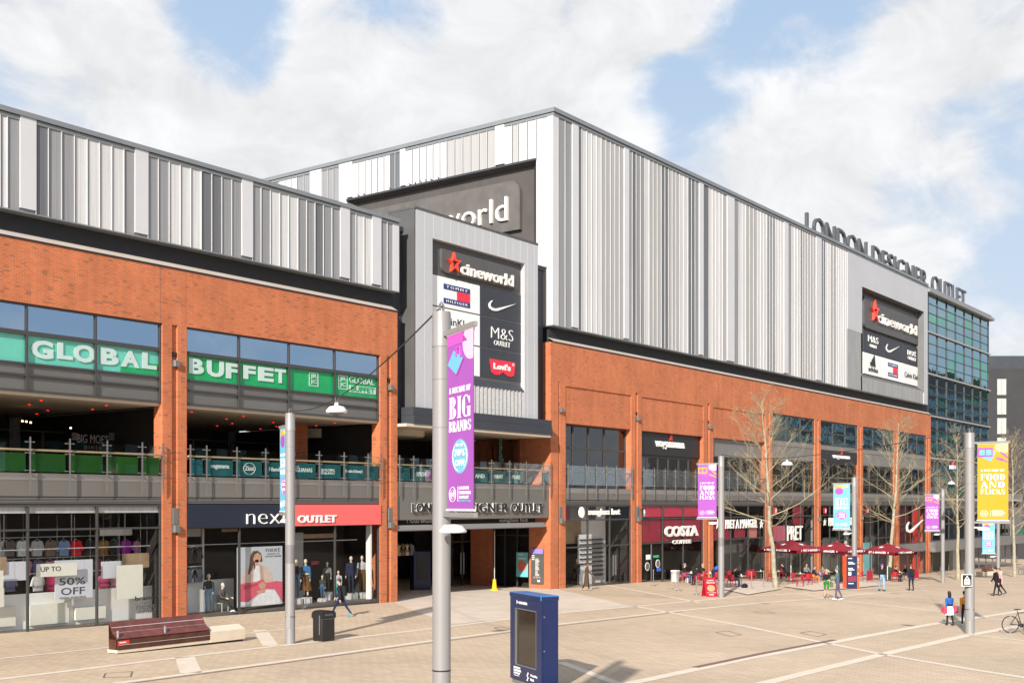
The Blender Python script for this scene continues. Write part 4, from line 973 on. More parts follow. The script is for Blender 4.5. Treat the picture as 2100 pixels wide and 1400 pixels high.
noodle_board(HB[4][0], HB[4][1], 8.92, 10.04, .09, 1706.5, 1742.5, 932, 941, 'black wagamama board behind the bare tree, partly hidden by its twigs')
# Sunglass shop
r = thing('optician_sign', (HB[0][0] + 4, .0, 4.2), 'white sunglass hut lettering with white disc hung inside glass shopfront', 'sign')
m = MB(); ftext(m, 'sunglass hut', 1206, 1271, 1042.5, 1059, .02, K['white'], .05, .03); m.build('lettering', r)
m = MB(); xx, zz = fx(1192, .02), fz(1192, 1050, .02); m.prism([(xx + .33 * math.cos(2 * math.pi * k / 20), zz + .36 * math.sin(-2 * math.pi * k / 20)) for k in range(20)], -.03, .02, K['white']); m.build('disc', r)
m = MB(); g = gz(66); X0, X1 = HB[0]
m.box(X1 - 3.6, X1 - .5, 1.8, 1.9, g, 4.9, K['white']); m.box(X0 + 3.6, X0 + 5.2, 1.4, 1.5, g, 3.0, K['white']); m.box(X0 + .2, X1 - 3.7, 1.7, 1.8, 2.4, 3.9, K['woodpale']); m.box(X0 + .2, X1 - 3.7, 1.6, 1.7, 3.9, 4.9, K['panG']); m.box(X0 + .2, X0 + 3.4, 3.4, 3.5, g, 2.4, K['panG'])
m.box(X0 + 1.2, X0 + 2.6, 1.4, 1.5, 4.0, 4.9, K['costa']); m.box(X0 + 5.0, X0 + 5.7, 1.4, 1.5, 4.0, 4.9, M('plum_panel', (.10, .03, .09), .5))
for k in range(9):
    m.box(X1 - 3.5, X1 - 1.0, 1.55, 1.8, g + .5 + .3 * k, g + .53 + .3 * k, K['lampg'])
    for q in range(8): m.box(X1 - 3.45 + q * .31, X1 - 3.28 + q * .31, 1.6, 1.7, g + .55 + .3 * k, g + .62 + .3 * k, K['black'])
for k in range(6):
    for q in range(3): m.box(X0 + 3.7 + q * .5, X0 + 4.05 + q * .5, 1.3, 1.4, 1.0 + .32 * k, 1.08 + .32 * k, K['black'])
m.build('optician_shelves', H_)
m = MB(); m.box(HB[0][1] - 3.35, HB[0][1] - 3.28, .0, .06, g + .1, 2.2, K['steel']); m.box(HB[0][1] - 2.05, HB[0][1] - 1.95, .0, .06, g + .6, 1.6, K['steel']); m.box(HB[0][1] - 2.35, HB[0][1] - 2.25, .0, .06, g + .6, 1.6, K['steel']); m.build('door_handles', H_)
# Coffee shop
r = thing('coffee_sign', (HB[1][0] + 5, .0, 2.3), 'big white COSTA COFFEE letters on maroon window film', 'sign')
X0, X1 = HB[1]; t1, t2 = X0 + (X1 - X0) / 3, X0 + (X1 - X0) * 2 / 3
m = MB(); m.box(X0 + .1, t1 - .1, .16, .18, 2.32, 3.92, K['costa']); m.box(t1 + .1, X1 - .1, .16, .18, 2.32, 3.92, K['costa']); m.box(X0 + .1, X1 - .1, .16, .18, 4.1, 4.9, M('pink_red_film', (.52, .03, .07), .3))
m.build('window_film', r)
m = MB(); ftext(m, 'COSTA', 1362, 1430, 1078.5, 1100.5, .03, K['offw'], .12, .04); m.build('large_letters', r)
m = MB(); ftext(m, 'COFFEE', 1378, 1416, 1107, 1115, .03, K['offw'], .08, .03); m.build('small_letters', r)
m = MB(); g = gz(74)
for px, py, rr in ((1327.5, 1161, .30), (1349, 1155, .30)):
    x_, z_ = fx(px, .02), fz(px, py, .02); m.prism([(x_ + rr * math.cos(2 * math.pi * k / 20), z_ + rr * math.sin(-2 * math.pi * k / 20)) for k in range(20)], .01, .03, K['offw']); m.prism([(x_ + rr * .8 * math.cos(2 * math.pi * k / 20), z_ + rr * .8 * math.sin(-2 * math.pi * k / 20)) for k in range(20)], .004, .02, K['lampg'])
m.box(fx(1325, .02), fx(1334, .02), .01, .03, fz(1325, 1147, 0), fz(1325, 1137, 0), K['white']); m.box(fx(1340, .02), fx(1351, .02), .01, .03, fz(1340, 1143, 0), fz(1340, 1138, 0), M('green_notice', (.02, .42, .2), .5)); m.box(fx(1347, .02), fx(1355, .02), .01, .03, fz(1347, 1171, 0), fz(1347, 1164, 0), M('blue_notice', (.03, .12, .55), .5))
m.build('door_stickers', r)
m = MB(); m.box(fx(1335.5, 0), fx(1337.5, 0), .02, .05, g + .1, 2.2, K['steel']); m.box(t1 + 1.5, X1 - 1, 3.6, 3.7, g, 2.2, K['dim']); m.build('door_handles', H_)
# Sandwich shop: three bays of lettering and maroon posters
r = thing('sandwich_shop_sign', (fx(1520), .0, 3.2), 'white PRET A MANGER letters between two stars on the glass behind the left tree', 'sign', 'sandwich shop lettering')
m = MB(); ftext(m, 'PRET A MANGER', 1487, 1552, 1065, 1083.5, .03, K['offw'], .06, .03); m.build('lettering', r)
m = MB()
for px in (1472, 1561): star5(m, fx(px, .03), fz(px, 1074, .03), .42, .03, .05, K['offw'])
m.build('stars', r)
m = MB(); m.box(fx(1465, .16), fx(1500, .16), .16, .18, 2.3, 3.9, K['costa']); m.box(fx(1506, .16), fx(1528, .16), .16, .18, 2.35, 3.5, K['costa']); m.box(fx(1536, .16), fx(1552, .16), .16, .18, 2.3, 3.4, M('salmon_poster', (.6, .2, .16), .5)); m.build('window_posters', r)
r = thing('sandwich_shop_sign', (fx(1630), .0, 2.6), 'tall white PRET letters on a maroon poster in the middle bay', 'sign', 'sandwich shop lettering')
m = MB(); ftext(m, 'PRET', 1614, 1645, 1078, 1108, .03, K['offw'], .08, .01); m.build('lettering', r)
MB().box(fx(1626, .16), fx(1648, .16), .16, .18, fz(1626, 1075, .16), fz(1626, 1037, .16), K['costa']).build('maroon_poster', r)
m = MB(); m.box(fx(1586, .16), fx(1610, .16), .16, .18, fz(1586, 1110, 0), fz(1586, 1078, 0), M('pink_poster', (.5, .1, .14), .5)); m.build('pink_poster', r)
r = thing('sandwich_shop_sign', (fx(1705), .0, 3.2), 'white PRET letters and star beside the pale blue banner', 'sign', 'sandwich shop lettering')
m = MB(); ftext(m, 'PRET A MANGER', 1699, 1752, 1061, 1078, .03, K['offw'], .06, .03); star5(m, fx(1691, .03), fz(1691, 1070, .03), .4, .03, .05, K['offw']); m.build('lettering', r)
# pale columns and back panels inside the far bays
m = MB()
for px, w in ((1664, 5), (1746, 6), (1737, 4)): m.box(fx(px, 1), fx(px + w, 1), 1, 1.3, -1.6, 4.9, K['panL'])
m.box(fx(1771, .3), fx(1788, .3), .3, .34, -2, 1.2, M('cyan_poster', (.2, .52, .55), .5)); m.box(fx(1470, 2.4), fx(1568, 2.4), 2.4, 2.5, -.6, 2.2, K['spand']); m.box(fx(1590, 2.4), fx(1664, 2.4), 2.4, 2.5, -1.2, 2.2, K['spand']); m.box(fx(1688, 2.4), fx(1757, 2.4), 2.4, 2.5, -1.6, 1.8, K['spand']); m.box(fx(1775, 2.4), fx(1830, 2.4), 2.4, 2.5, -2.2, 4.0, K['spand'])
m.build('shop_columns', H_)
# sports shop in the last bay: red light box, big white tick
X0, X1 = HB[6]
m = MB(); m.box(X0, X1, .06, .5, -.15, .75); m.build('shop_canopy', H_, K['spand'])
window(H_, X0, X1, gz(X1) + .02, -.15, .12, [X0 + (X1 - X0) * k / 3 for k in (1, 2)], (), 'gShop', .1, name='shop_window')
window(H_, X0, X1, .75, 4.97, .12, [X0 + (X1 - X0) * k / 4 for k in (1, 2, 3)], (2.9,), 'gShop', .1, name='shop_window')
K['redbox'] = M('red_shop_panel', (.75, .03, .012), .4)
m = MB(); m.box(X0 + 6.1, X0 + 8.4, .5, .6, gz(X1) + .4, 4.9, K['redbox']); m.box(X0 + .2, X0 + 6.0, .9, 1.0, -2.6, 4.9, M('dark_red_wall', (.12, .012, .008), .6)); m.build('red_display', H_)
m = MB(); swoosh(m, fx(1858, -.3), fx(1892, -.3), fz(1858, 1092, -.3), fz(1858, 1066, -.3), -.28, .14, K['white'])
tag(m.build('tick_emblem', None), 'large white tick emblem on the last shop front under the hall', 'sign')
# hanging square signs, lamps on the piers
for px, lab in ((1582, 'left'), (1684.5, 'middle'), (1771.5, 'right')):
    a = fx(px); z0 = fz(px, 1053, -.1)
    r = thing('hanging_sign', (a, -.35, z0), {'left': 'small crimson square sign with white star, behind the bare tree trunk', 'middle': 'small crimson square sign with white star, on the pier above the middle parasol', 'right': 'small crimson square sign with white star, just right of the pale blue banner'}[lab], 'sign', 'crimson star signs on the piers')
    MB().bbox(-.28, .28, -.06, .06, 0, .56, .02).build('board', r, K['crimson'], at=LOCAL)
    m = MB(); star5(m, 0, .27, .2, -.065, .02, K['white']); m.build('star', r, at=LOCAL); MB().tube([(0, .06, .45), (0, .36, .45)], .025, 6).build('bracket', r, K['black'], at=LOCAL)
a = fx(1312.5); z0 = fz(1312.5, 1059, -.1)
r = thing('hanging_sign', (a, -.3, z0), 'small black hanging sign with white bean shape above the sunglass shop pier', 'sign')
MB().bbox(-.22, .22, -.05, .05, 0, .58, .02).build('board', r, K['black'], at=LOCAL)
m = MB(); m.prism([(.11 * math.cos(2 * math.pi * k / 14), .33 + .19 * math.sin(-2 * math.pi * k / 14)) for k in range(14)], -.06, -.05, K['white']); m.box(-.15, .15, -.06, -.05, .06, .10, K['white']); m.build('emblem', r, at=LOCAL)
MB().tube([(0, .05, .5), (0, .3, .5)], .025, 6).build('bracket', r, K['black'], at=LOCAL)
where = ['the pier left of the sunglass shop', 'the pier between sunglass shop and coffee shop', 'the pier right of the coffee shop', 'the pier behind the left bare tree', 'the pier left of the second wagamama board', 'the pier right of the pale blue banner', 'the pier behind the right bare tree', 'the last pier beside the glass tower']
for i, px in enumerate((1147.5, 1306, 1453.5, 1577.5, 1678, 1765.5, 1839.8, 1905)):
    wall_light(fx(px, .1), .1, 10.8, 'small grey lamp high on ' + where[i], False)
    if i < 7: wall_light(fx(px, .1), .1, (3.82 if i < 4 else 3.5), 'tall grey lamp low on ' + where[i], True)

# ================================================================== glass office tower at the far end
O_ = thing('glass_tower', (150, .5, -3), 'glass curtain wall office block with green tinted panes at the far end', 'building')
OX0, OX1, OY = 134.5, 160.4, .5
m = MB(); m.box(OX0, OX0 + .8, OY - .2, 4, 5, 29.0); m.build('edge_fin', O_, K['slate'])
m = MB(); m.box(OX0, OX1 + .8, OY - .6, 30, 29.0, 29.35); m.box(OX0, OX1 + .5, OY - .3, 30, 29.35, 29.7); m.build('roof_overhang', O_, K['panG'])
cols = [OX0 + .8 + i * (OX1 - OX0 - .8) / 7 for i in range(8)]
fl = [(24.75, 28.95, 4), (20.0, 24.5, 4), (15.35, 19.75, 4), (10.6, 15.0, 3), (5.9, 10.2, 3)]
rr = random.Random(8); m = MB(); f = MB()
for z0, z1, n in fl:
    for k in range(n):
        for c in range(7):
            za, zb_ = z0 + (z1 - z0) * k / n, z0 + (z1 - z0) * (k + 1) / n
            gm = 'gTowG' if rr.random() < .2 else 'gTow'
            tilt = rr.uniform(-.006, .006); t2_ = rr.uniform(-.005, .005)
            m.quad([(cols[c], OY - tilt, za - 0), (cols[c + 1], OY + tilt, za), (cols[c + 1], OY + tilt + t2_, zb_), (cols[c], OY - tilt + t2_, zb_)], K[gm])
    for c in range(8): f.box(cols[c] - .035, cols[c] + .035, OY - .1, OY + .05, z0, z1)
    for k in range(n + 1): f.box(OX0 + .8, OX1, OY - .07, OY + .04, z0 + (z1 - z0) * k / n - .028, z0 + (z1 - z0) * k / n + .028)
f.build('mullions', O_, K['frame']); m.build('curtain_wall_glass', O_)
m = MB()
for z in (24.5, 19.75, 15.0, 10.2): m.box(OX0 + .3, OX1 + .4, OY - .25, OY + .3, z + .04, z + .2)
m.box(OX0, 176, OY - .5, OY + 1, 5.45, 5.75); m.build('floor_edge', O_, K['panM'])
m = MB(); m.box(OX0 + .5, OX1, 2.2, 30, -4, 29.0); m.box(OX1 - .2, OX1, OY, 2.2, 5.7, 29.0); m.build('office_core', O_, K['dark'])
m = MB(); m.box(OX0, 176, OY, 2, 4.6, 5.45); m.box(OX0, 178, OY - 1.2, 2, -.35, .75); m.box(172, 178, OY, 8, .7, 6.5); m.build('podium_panels', O_, K['spand'])
window(O_, OX0, 176, gz(160) + .1, -.35, OY + .2, [OX0 + 3.2 * k for k in range(1, 13)], (), 'gShop', .12, 'steel', name='podium_shop_window')
window(O_, OX0, 172, .75, 4.6, OY + .2, [OX0 + 3.2 * k for k in range(1, 12)], (2.7,), 'gMid', .12, name='podium_window')
m = MB(); m.box(OX0, 178, 7, 7.2, -5, 5, K['dim'])
for x in (136.2, 147.5, 152): m.box(x, x + 1.6, 1.2, 1.6, -3.3, 4.4, K['panL'])
m.box(170, 177, -.8, -.7, 1.0, 1.6, M('green_awning', (.01, .16, .07), .6)); m.build('podium_interior', O_)

# ================================================================== far apartment block beyond
zc = 205.0
base = at(2026, 1034, zc); base.z = -4.5
A_ = thing('apartment_block', base, 'dark grey clad apartment block with tall white windows behind the glass tower', 'building', None, math.atan2(-.8, .6))
mpp = zc / FPX
MB().box(0, 26, 0, 20, 0, 9.5 + 278 * mpp).build('clad_walls', A_, M('dark_grey_tile', (0.026, 0.025, 0.028), 0.7, 0, 0.15, .4), at=LOCAL)
MB().box(-1.0, 14, 3, 18, 9.5 + 278 * mpp, 9.5 + 309 * mpp).build('rooftop_plant_screen', A_, K['slate'], at=LOCAL)
m = MB()
for k in range(12): m.box(0, 26, -.02, .02, 6 + 2.1 * k, 6.05 + 2.1 * k)
m.build('panel_joints', A_, K['slate'], at=LOCAL)
for r_ in range(6):
    for c_ in (0, 1, 2):
        z1 = 9.5 + (257 - 40 * r_) * mpp; x0 = 19 * mpp + c_ * 6.2
        w = MB().box(x0, x0 + 1.55, -.06, .1, z1 - 2.75, z1).build('window', A_, M('pale_curtain', (.40, .41, .36), .6) if 'pc' not in K else K['pc'], at=LOCAL)
        K.setdefault('pc', w.data.materials[0])
        MB().box(x0 + .74, x0 + .80, -.07, -.05, z1 - 2.7, z1 - .05).build('frame', w, K['lampg'], at=LOCAL)

# ================================================================== blocks across the plaza (they show in the glass)
def block(x0, x1, y0, y1, h, lab, mat, rows):
    r = thing('apartment_block', ((x0 + x1) / 2, (y0 + y1) / 2, gz(x0)), lab, 'building')
    MB().box(x0, x1, y0, y1, gz(x1) - 1, h).build('wall', r, mat)
    m = MB(); n = int((x1 - x0) / 4)
    for k in range(rows):
        for i in range(n): m.box(x0 + 1 + i * 4, x0 + 3 + i * 4, y1 - .05, y1 + .02, 2 + k * 3.3, 4 + k * 3.3)
    m.build('window', r, K['gTow'])
block(62, 190, -120, -100, 21, 'brown brick block across the plaza, seen only reflected in balcony glass', M('brown_brick', (.10, .06, .045), .85), 5)
block(255, 440, -105, -70, 46, 'tall grey block across the plaza, seen only reflected in the glass tower', M('grey_render', (.10, .10, .105), .8), 12)
# ================================================================== lamp poles with banners
POLES = {}
def serif(mb, s, x, z, w, h, mat, lift=0.0):
    """fat-face capitals: heavy stems, hairline cross strokes and slab serifs (local x/z plane, facing -y)"""
    wd = {'I': .58, ' ': .45, 'O': 1.08, 'N': 1.1, 'G': 1.08, 'F': .92, 'L': .9}; cw0 = w / sum(wd.get(q, 1) for q in s); cw = cw0
    y0, y1 = -.012 - lift, -.006 - lift
    def bar(a, c, e, f): mb.box(x + a * cw * .92, x + c * cw * .92, y0, y1, z + e * h, z + f * h, mat)
    def poly(pts): mb.prism([(x + p[0] * cw * .92, z + p[1] * h) for p in pts][::-1], y0, y1, mat)
    def bowl(cx, cz, rx, rz, t, a0, a1, k=10):
        o, i = [], []
        for q in range(k + 1):
            a = R(a0 + (a1 - a0) * q / k); tt = t * (abs(math.cos(a)) ** 1.2) + .05
            o.append((cx + rx * math.cos(a), cz + rz * math.sin(a))); i.append((cx + (rx - tt) * math.cos(a), cz + (rz - .06) * math.sin(a)))
        for q in range(k): poly([o[q], i[q], i[q + 1], o[q + 1]][::-1] if a1 > a0 else [o[q], i[q], i[q + 1], o[q + 1]])
    for ch in s:
        cw = cw0 * wd.get(ch, 1) if ch != 'I' else cw0
        if ch == ' ': x += cw0 * .45; continue
        if ch in 'BDRPFELIHK': bar(.12, .42, 0, 1); bar(.03, .5, 0, .06); bar(.03, .5, .94, 1)
        if ch == 'B': bowl(.45, .75, .40, .25, .26, -90, 90); bowl(.45, .26, .48, .26, .28, -90, 90)
        if ch == 'D': bowl(.4, .5, .55, .5, .28, -90, 90)
        if ch in 'RP': bowl(.45, .74, .42, .26, .26, -90, 90)
        if ch == 'R': poly([(.5, .5), (.72, .5), (1.0, 0), (.72, 0)])
        if ch in 'FE': bar(.42, .92, .94, 1); bar(.86, .92, .72, .94); bar(.42, .72, .48, .54); bar(.68, .74, .38, .64)
        if ch in 'EL': bar(.42, .95, 0, .06); bar(.88, .95, .06, .3)
        if ch == 'K': poly([(.42, .42), (.5, .52), (.9, 1), (.82, 1)]); poly([(.5, .55), (.66, .66), (1.0, 0), (.7, 0)])
        if ch == 'H': bar(.58, .88, 0, 1); bar(.42, .58, .48, .54)
        if ch in 'OCG': bowl(.5, .5, .48, .5, .28, 90, 270)
        if ch == 'O': bowl(.5, .5, .48, .5, .28, -90, 90)
        if ch in 'CG': bowl(.5, .5, .42, .5, .05, 30, 90); bowl(.5, .5, .42, .5, .05, -90, -30); bar(.84, .92, .62, .92)
        if ch == 'G': bar(.68, .96, 0.03, .44); bar(.6, 1.0, .42, .47)
        if ch == 'A': poly([(.40, 1), (.62, 1), (.98, 0), (.66, 0)]); poly([(.40, 1), (.48, .96), (.18, 0), (.10, 0)]); bar(.26, .70, .28, .33); bar(.02, .3, 0, .05)
        if ch == 'N': bar(.12, .2, 0, 1); bar(.82, .9, 0, 1); poly([(.06, 1), (.36, 1), (.9, 0), (.82, 0)]); bar(.03, .3, 0, .05); bar(.72, .99, .95, 1)
        if ch == 'S': bowl(.48, .74, .38, .26, .22, 60, 270); bowl(.5, .26, .42, .26, .26, -120, 90); bar(.80, .87, .7, .95); bar(.08, .15, .05, .32)
        if ch == 'Y': poly([(.02, 1), (.3, 1), (.6, .45), (.38, .45)]); poly([(.86, 1), (.94, 1), (.62, .45), (.55, .45)]); bar(.38, .64, 0, .46)
        x += cw0 * wd.get(ch, 1)
BC = {'magenta': (0.29, 0.068, 0.35), 'pink': (0.50, 0.09, 0.33), 'yellow': (0.52, 0.265, 0.010), 'sky': (0.13, 0.38, 0.56), 'lilac': (0.62, 0.42, 0.62), 'cream': (0.70, 0.56, 0.22), 'amber': (0.68, 0.34, 0.03), 'hot': (0.48, 0.07, 0.40)}
for k, c in BC.items(): K['b_' + k] = M('banner_' + k, c, 0.75, 0, 0.05, 1.0)
def banner_art(mb, kind, w, h):
    """printed cloth, local x 0..w, z 0..h, both faces; slight hanging folds"""
    base = {'brands': 'magenta', 'food': 'yellow', 'foodpink': 'magenta', 'bluebrands': 'sky'}[kind]
    n = 10
    for s in (1, -1):
        for i in range(n):
            a, c = w * i / n, w * (i + 1) / n; ya, yc = .012 * math.sin(i * 1.7), .012 * math.sin((i + 1) * 1.7)
            q = [(a, ya * 0 - .004 * s, 0), (c, -.004 * s, 0), (c, -.004 * s, h), (a, -.004 * s, h)]
            mb.quad(q if s == 1 else q[::-1], K['b_' + base])
    for s in (1, -1):
        t = MB(); W = K['white']
        def ell(cx, cz, rx, rz, m, l=0, k=18):
            pts = [(cx + rx * math.cos(2 * math.pi * i / k), cz + rz * math.sin(2 * math.pi * i / k)) for i in range(k)]
            pts = [(min(max(p[0], .005), w - .005), min(max(p[1], .005), h - .005)) for p in pts]
            t.prism(pts[::-1], -.008 - l, -.005 - l, m)
        def pl(pts, m, l=0): t.prism(pts[::-1], -.008 - l, -.005 - l, m)
        if kind in ('brands', 'bluebrands'):
            blob = 'lilac' if kind == 'brands' else 'amber'
            if kind == 'brands':
                pl([(.0, h * .93), (0, h), (w * .55, h), (w * .78, h * .94)], K['b_hot']); ell(w * .92, h * .93, w * .32, h * .10, K['b_lilac'])
                pl([(w * .03, h * .83), (w * .26, h * .905), (w * .62, h * .85), (w * .36, h * .765)], K['b_sky'], .004); pl([(w * .62, h * .85), (w * .66, h * .845), (w * .40, h * .76), (w * .36, h * .765)], K['b_magenta'], .006)
                t.tube([(w * .38, -.02, h * .87), (w * .42, -.02, h * .91), (w * .52, -.02, h * .915), (w * .55, -.02, h * .86)], .022, 5, K['b_hot'])
            else:
                pl([(w * .0, h * .90), (w * .2, h * .985), (w * .8, h * .94), (w * .4, h * .9)], K['b_amber']); ell(w * .35, h * .84, w * .25, h * .075, K['b_magenta'], .002); ell(w * .7, h * .95, w * .2, h * .03, K['b_cream'], .003)
            serif(t, 'A DECADE OF', w * .08, h * .66, w * .82, h * .034, W); serif(t, 'BIG', w * .08, h * .515, w * .84, h * .125, W); serif(t, 'BRANDS', w * .07, h * .44, w * .86, h * .062, W)
            ell(w * .5, h * .30, w * .31, h * .098, K['b_sky' if kind == 'brands' else 'b_hot'], .0); 
            t.tube([(w * .5 + w * .27 * math.cos(2 * math.pi * i / 20), -.012, h * .30 + h * .085 * math.sin(2 * math.pi * i / 20)) for i in range(21)], .006, 4, W)
            serif(t, '70%'.replace('%', 'O').replace('7', 'I').replace('0', 'O'), w * .33, h * .30, w * .36, h * .038, W, .004) if False else text(t, '70%', (w * .30, -.012, h * .30), UX, UZ, w * .40, h * .04, W, .004, .05)
            text(t, 'OFF!', (w * .32, -.012, h * .245), UX, UZ, w * .36, h * .036, W, .004, .05); text(t, 'UP TO', (w * .38, -.012, h * .355), UX, UZ, w * .24, h * .016, W, .004, .03)
        else:
            dk = 'magenta' if kind == 'food' else 'amber'
            ell(w * .86, h * .95, w * .30, h * .07, K['b_cream' if kind == 'food' else 'b_lilac'])
            pl([(w * .03, h * .84), (w * .12, h * .94), (w * .60, h * .90), (w * .44, h * .77)], K['b_sky' if kind == 'food' else 'b_pink'], .002)
            for k in range(3): t.box(w * (.02 + .22 * k), w * (.06 + .22 * k), -.016, -.012, h * .83, h * .95, K['b_' + dk])
            for zz in (.83, .925): t.box(w * .02, w * .50, -.017, -.013, h * zz, h * (zz + .022), K['b_' + dk])
            pl([(w * .72, h * .91), (w * .99, h * .83), (w * .99, h * .80), (w * .76, h * .87)], K['b_' + dk], .004)
            pl([(w * .80, h * .80), (w * .99, h * .765), (w * .99, h * .75), (w * .82, h * .775)], K['b_' + dk], .004)
            for k in range(3): pl([(w * .60, h * (.825 - .016 * k)), (w * .60, h * (.832 - .016 * k)), (w * .82, h * (.80 - .008 * k)), (w * .82, h * (.79 - .008 * k))], K['b_' + dk], .004)
            serif(t, 'A DECADE OF', w * .10, h * .635, w * .80, h * .032, W); serif(t, 'FOOD', w * .10, h * .52, w * .82, h * .088, W); serif(t, 'AND', w * .10, h * .42, w * .82, h * .088, W); serif(t, 'FLICKS', w * .10, h * .34, w * .82, h * .066, W)
        t.tube([(w * .22 + w * .125 * math.cos(2 * math.pi * i / 18), -.010, h * .085 + h * .042 * math.sin(2 * math.pi * i / 18)) for i in range(19)], .008, 4, W)
        t.tube([(w * .22 + w * .075 * math.cos(2 * math.pi * i / 14), -.010, h * .085 + h * .026 * math.sin(2 * math.pi * i / 14)) for i in range(15)], .005, 4, W)
        text(t, '10', (w * .17, -.010, h * .072), UX, UZ, w * .10, h * .026, W, .004); t.box(w * .42, w * .428, -.012, -.006, h * .045, h * .13, W)
        for k, wd in enumerate(('LONDON', 'DESIGNER', 'OUTLET')): text(t, wd, (w * .48, -.010, h * (.112 - .026 * k)), UX, UZ, w * (.36 if k != 1 else .44), h * .018, W, .004, .03)
        text(t, 'WEMBLEY PARK', (w * .48, -.010, h * .042), UX, UZ, w * .44, h * .012, K['b_sky' if kind != 'bluebrands' else 'b_hot'], .004, .0)
        Mx = Matrix.Identity(4) if s == 1 else Matrix.Translation((w, 0, 0)) @ Matrix.Rotation(math.pi, 4, 'Z')
        o = len(mb.v); mb.v += [tuple(Mx @ Vector(p)) for p in t.v]
        for f, k in zip(t.f, t.m): mb.f.append(tuple(i + o for i in f)); mb.m.append(mb.mi(t.mats[k]))
_bm = {}
def pole(key, base, hgt, dia, phi, kind, plab, blab, band=None, strap=.95):
    r = thing('lamp_post', base, plab, 'lamp post', 'tall grey lamp posts on the plaza')
    rad = dia / 2
    MB().lathe([(0, -.4), (rad * 1.04, -.4), (rad * 1.04, .0), (rad, .06), (rad * .99, hgt - .1), (0, hgt - .1)], (0, 0, 0), 24, K['pole']).build('shaft', r, at=LOCAL, smooth=True)
    MB().lathe([(0, hgt - .62), (rad * 1.05, hgt - .62), (rad * 1.05, hgt - .55), (rad * 1.02, hgt - .54), (rad * 1.02, hgt - .06), (rad * .98, hgt), (0, hgt)], (0, 0, 0), 24, K['pole']).build('cap', r, at=LOCAL, smooth=True)
    m = MB(); m.tube([(rad * .3, 0, hgt - .02), (rad * .3, 0, hgt + .12), (0, 0, hgt + .20), (-rad * .3, 0, hgt + .12), (-rad * .3, 0, hgt - .02)], .025, 6)
    m.build('cable_shackle', r, K['steel'], at=LOCAL)
    if band: MB().lathe([(0, band[0]), (rad * 1.012, band[0]), (rad * 1.012, band[1]), (0, band[1])], (0, 0, 0), 24, K['poled']).build('painted_band', r, at=LOCAL, smooth=True)
    MB().lathe([(0, strap), (rad * 1.02, strap), (rad * 1.02, strap + .025), (0, strap + .025)], (0, 0, 0), 24, K['black']).build('strap', r, at=LOCAL, smooth=True)
    a_ = R(-62); MB().box(-.075, .075, -rad * 1.03, -rad * .9, .55, 1.05, None, Matrix.Rotation(a_, 4, 'Z')).build('access_door', r, K['pole'], at=LOCAL)
    for z in (hgt - 1.2, hgt - 2.05): MB().lathe([(0, z), (rad * 1.006, z), (rad * 1.006, z + .012), (0, z + .012)], (0, 0, 0), 24).build('joint_ring', r, K['poled'], at=LOCAL)
    zt, zb = hgt - .42, hgt - 3.58
    Rz = Matrix.Rotation(R(phi), 4, 'Z')
    for z, nm in ((zt, 'upper_banner_arm'), (zb, 'lower_banner_arm')):
        MB().box(rad * .9, rad + 1.36, -.035, .035, z - .03, z + .05, None, Rz).build(nm, r, K['pole'], at=LOCAL)
    m = MB()
    m.lathe([(0, 0), (.235, 0), (.245, .025), (.17, .12), (.05, .145), (0, .145)], (rad + .36, 0, zb - .30), 24, K['lampw'], Rz); m.tube([(rad * .9, 0, zb - .20), (rad + .36, 0, zb - .20)], .035, 8, K['lampw'], True, Rz)
    m.build('lamp_head', r, at=LOCAL, smooth=True)
    w, h = 1.16, zt - zb - .14
    bn = thing('banner', Vector(base) + Rz @ Vector((rad + .12, 0, zb + .10)), blab, 'banner', 'tall printed banners on the lamp posts', R(phi))
    if kind not in _bm:
        m = MB(); banner_art(m, kind, w, h); c = m.build('printed_cloth', bn, at=LOCAL); _bm[kind] = c.data
    else:
        c = bpy.data.objects.new('printed_cloth', _bm[kind]); COL.objects.link(c); c.parent = bn
    m = MB(); m.tube([(-.03, 0, h + .01), (w + .04, 0, h + .01)], .022, 6); m.tube([(-.03, 0, -.01), (w + .04, 0, -.01)], .022, 6); m.build('batten', bn, K['white'], at=LOCAL)
    POLES[key] = Vector(base) + Vector((0, 0, hgt + .1)); return r
def gp(p): return Vector((p[0], p[1], gz(p[0])))
b0 = at(905.5, 1034, 20.8); b0.z = gz(b0.x)
def hp(base, px, pytop): return CAMZ - (pytop - HY) / FPX * dep(base) - base.z
pole('big', b0, hp(b0, 905, 640), .325, 242, 'brands', 'nearest and largest grey lamp post, in front of the entrance, its foot out of frame', 'big magenta A DECADE OF BIG BRANDS banner on the nearest lamp post', strap=1.86)
b1 = G(595, 1319); pole('left', b1, hp(b1, 595, 847), .345, 62, 'bluebrands', 'grey lamp post with darker band beside the NEXT sign, left of the litter bin', 'narrow edge-on blue banner on the post before the NEXT sign', band=(2.85, 3.5))
b2 = G(1479, 1224); pole('mid', b2, hp(b2, 1479, 935), .34, 268, 'foodpink', 'grey lamp post right of the coffee shop beside the red A-board', 'magenta FOOD AND FLICKS banner beside the coffee shop') if False else pole('mid', b2, hp(b2, 1479, 935), .34, 92, 'foodpink', 'grey lamp post right of the coffee shop beside the red A-board', 'magenta FOOD AND FLICKS banner beside the coffee shop', band=(2.9, 3.4))
b3 = G(1752, 1206); pole('p3', b3, hp(b3, 1752, 978), .34, 92, 'bluebrands', 'grey lamp post behind the blue and orange map totem', 'pale blue BIG BRANDS banner above the map totem')
b4 = G(1933.5, 1194); pole('p4', b4, hp(b4, 1933, 1003), .32, 95, 'foodpink', 'thin far grey lamp post left of the large yellow banner', 'small pink banner on the far post at the end of the brick bays')
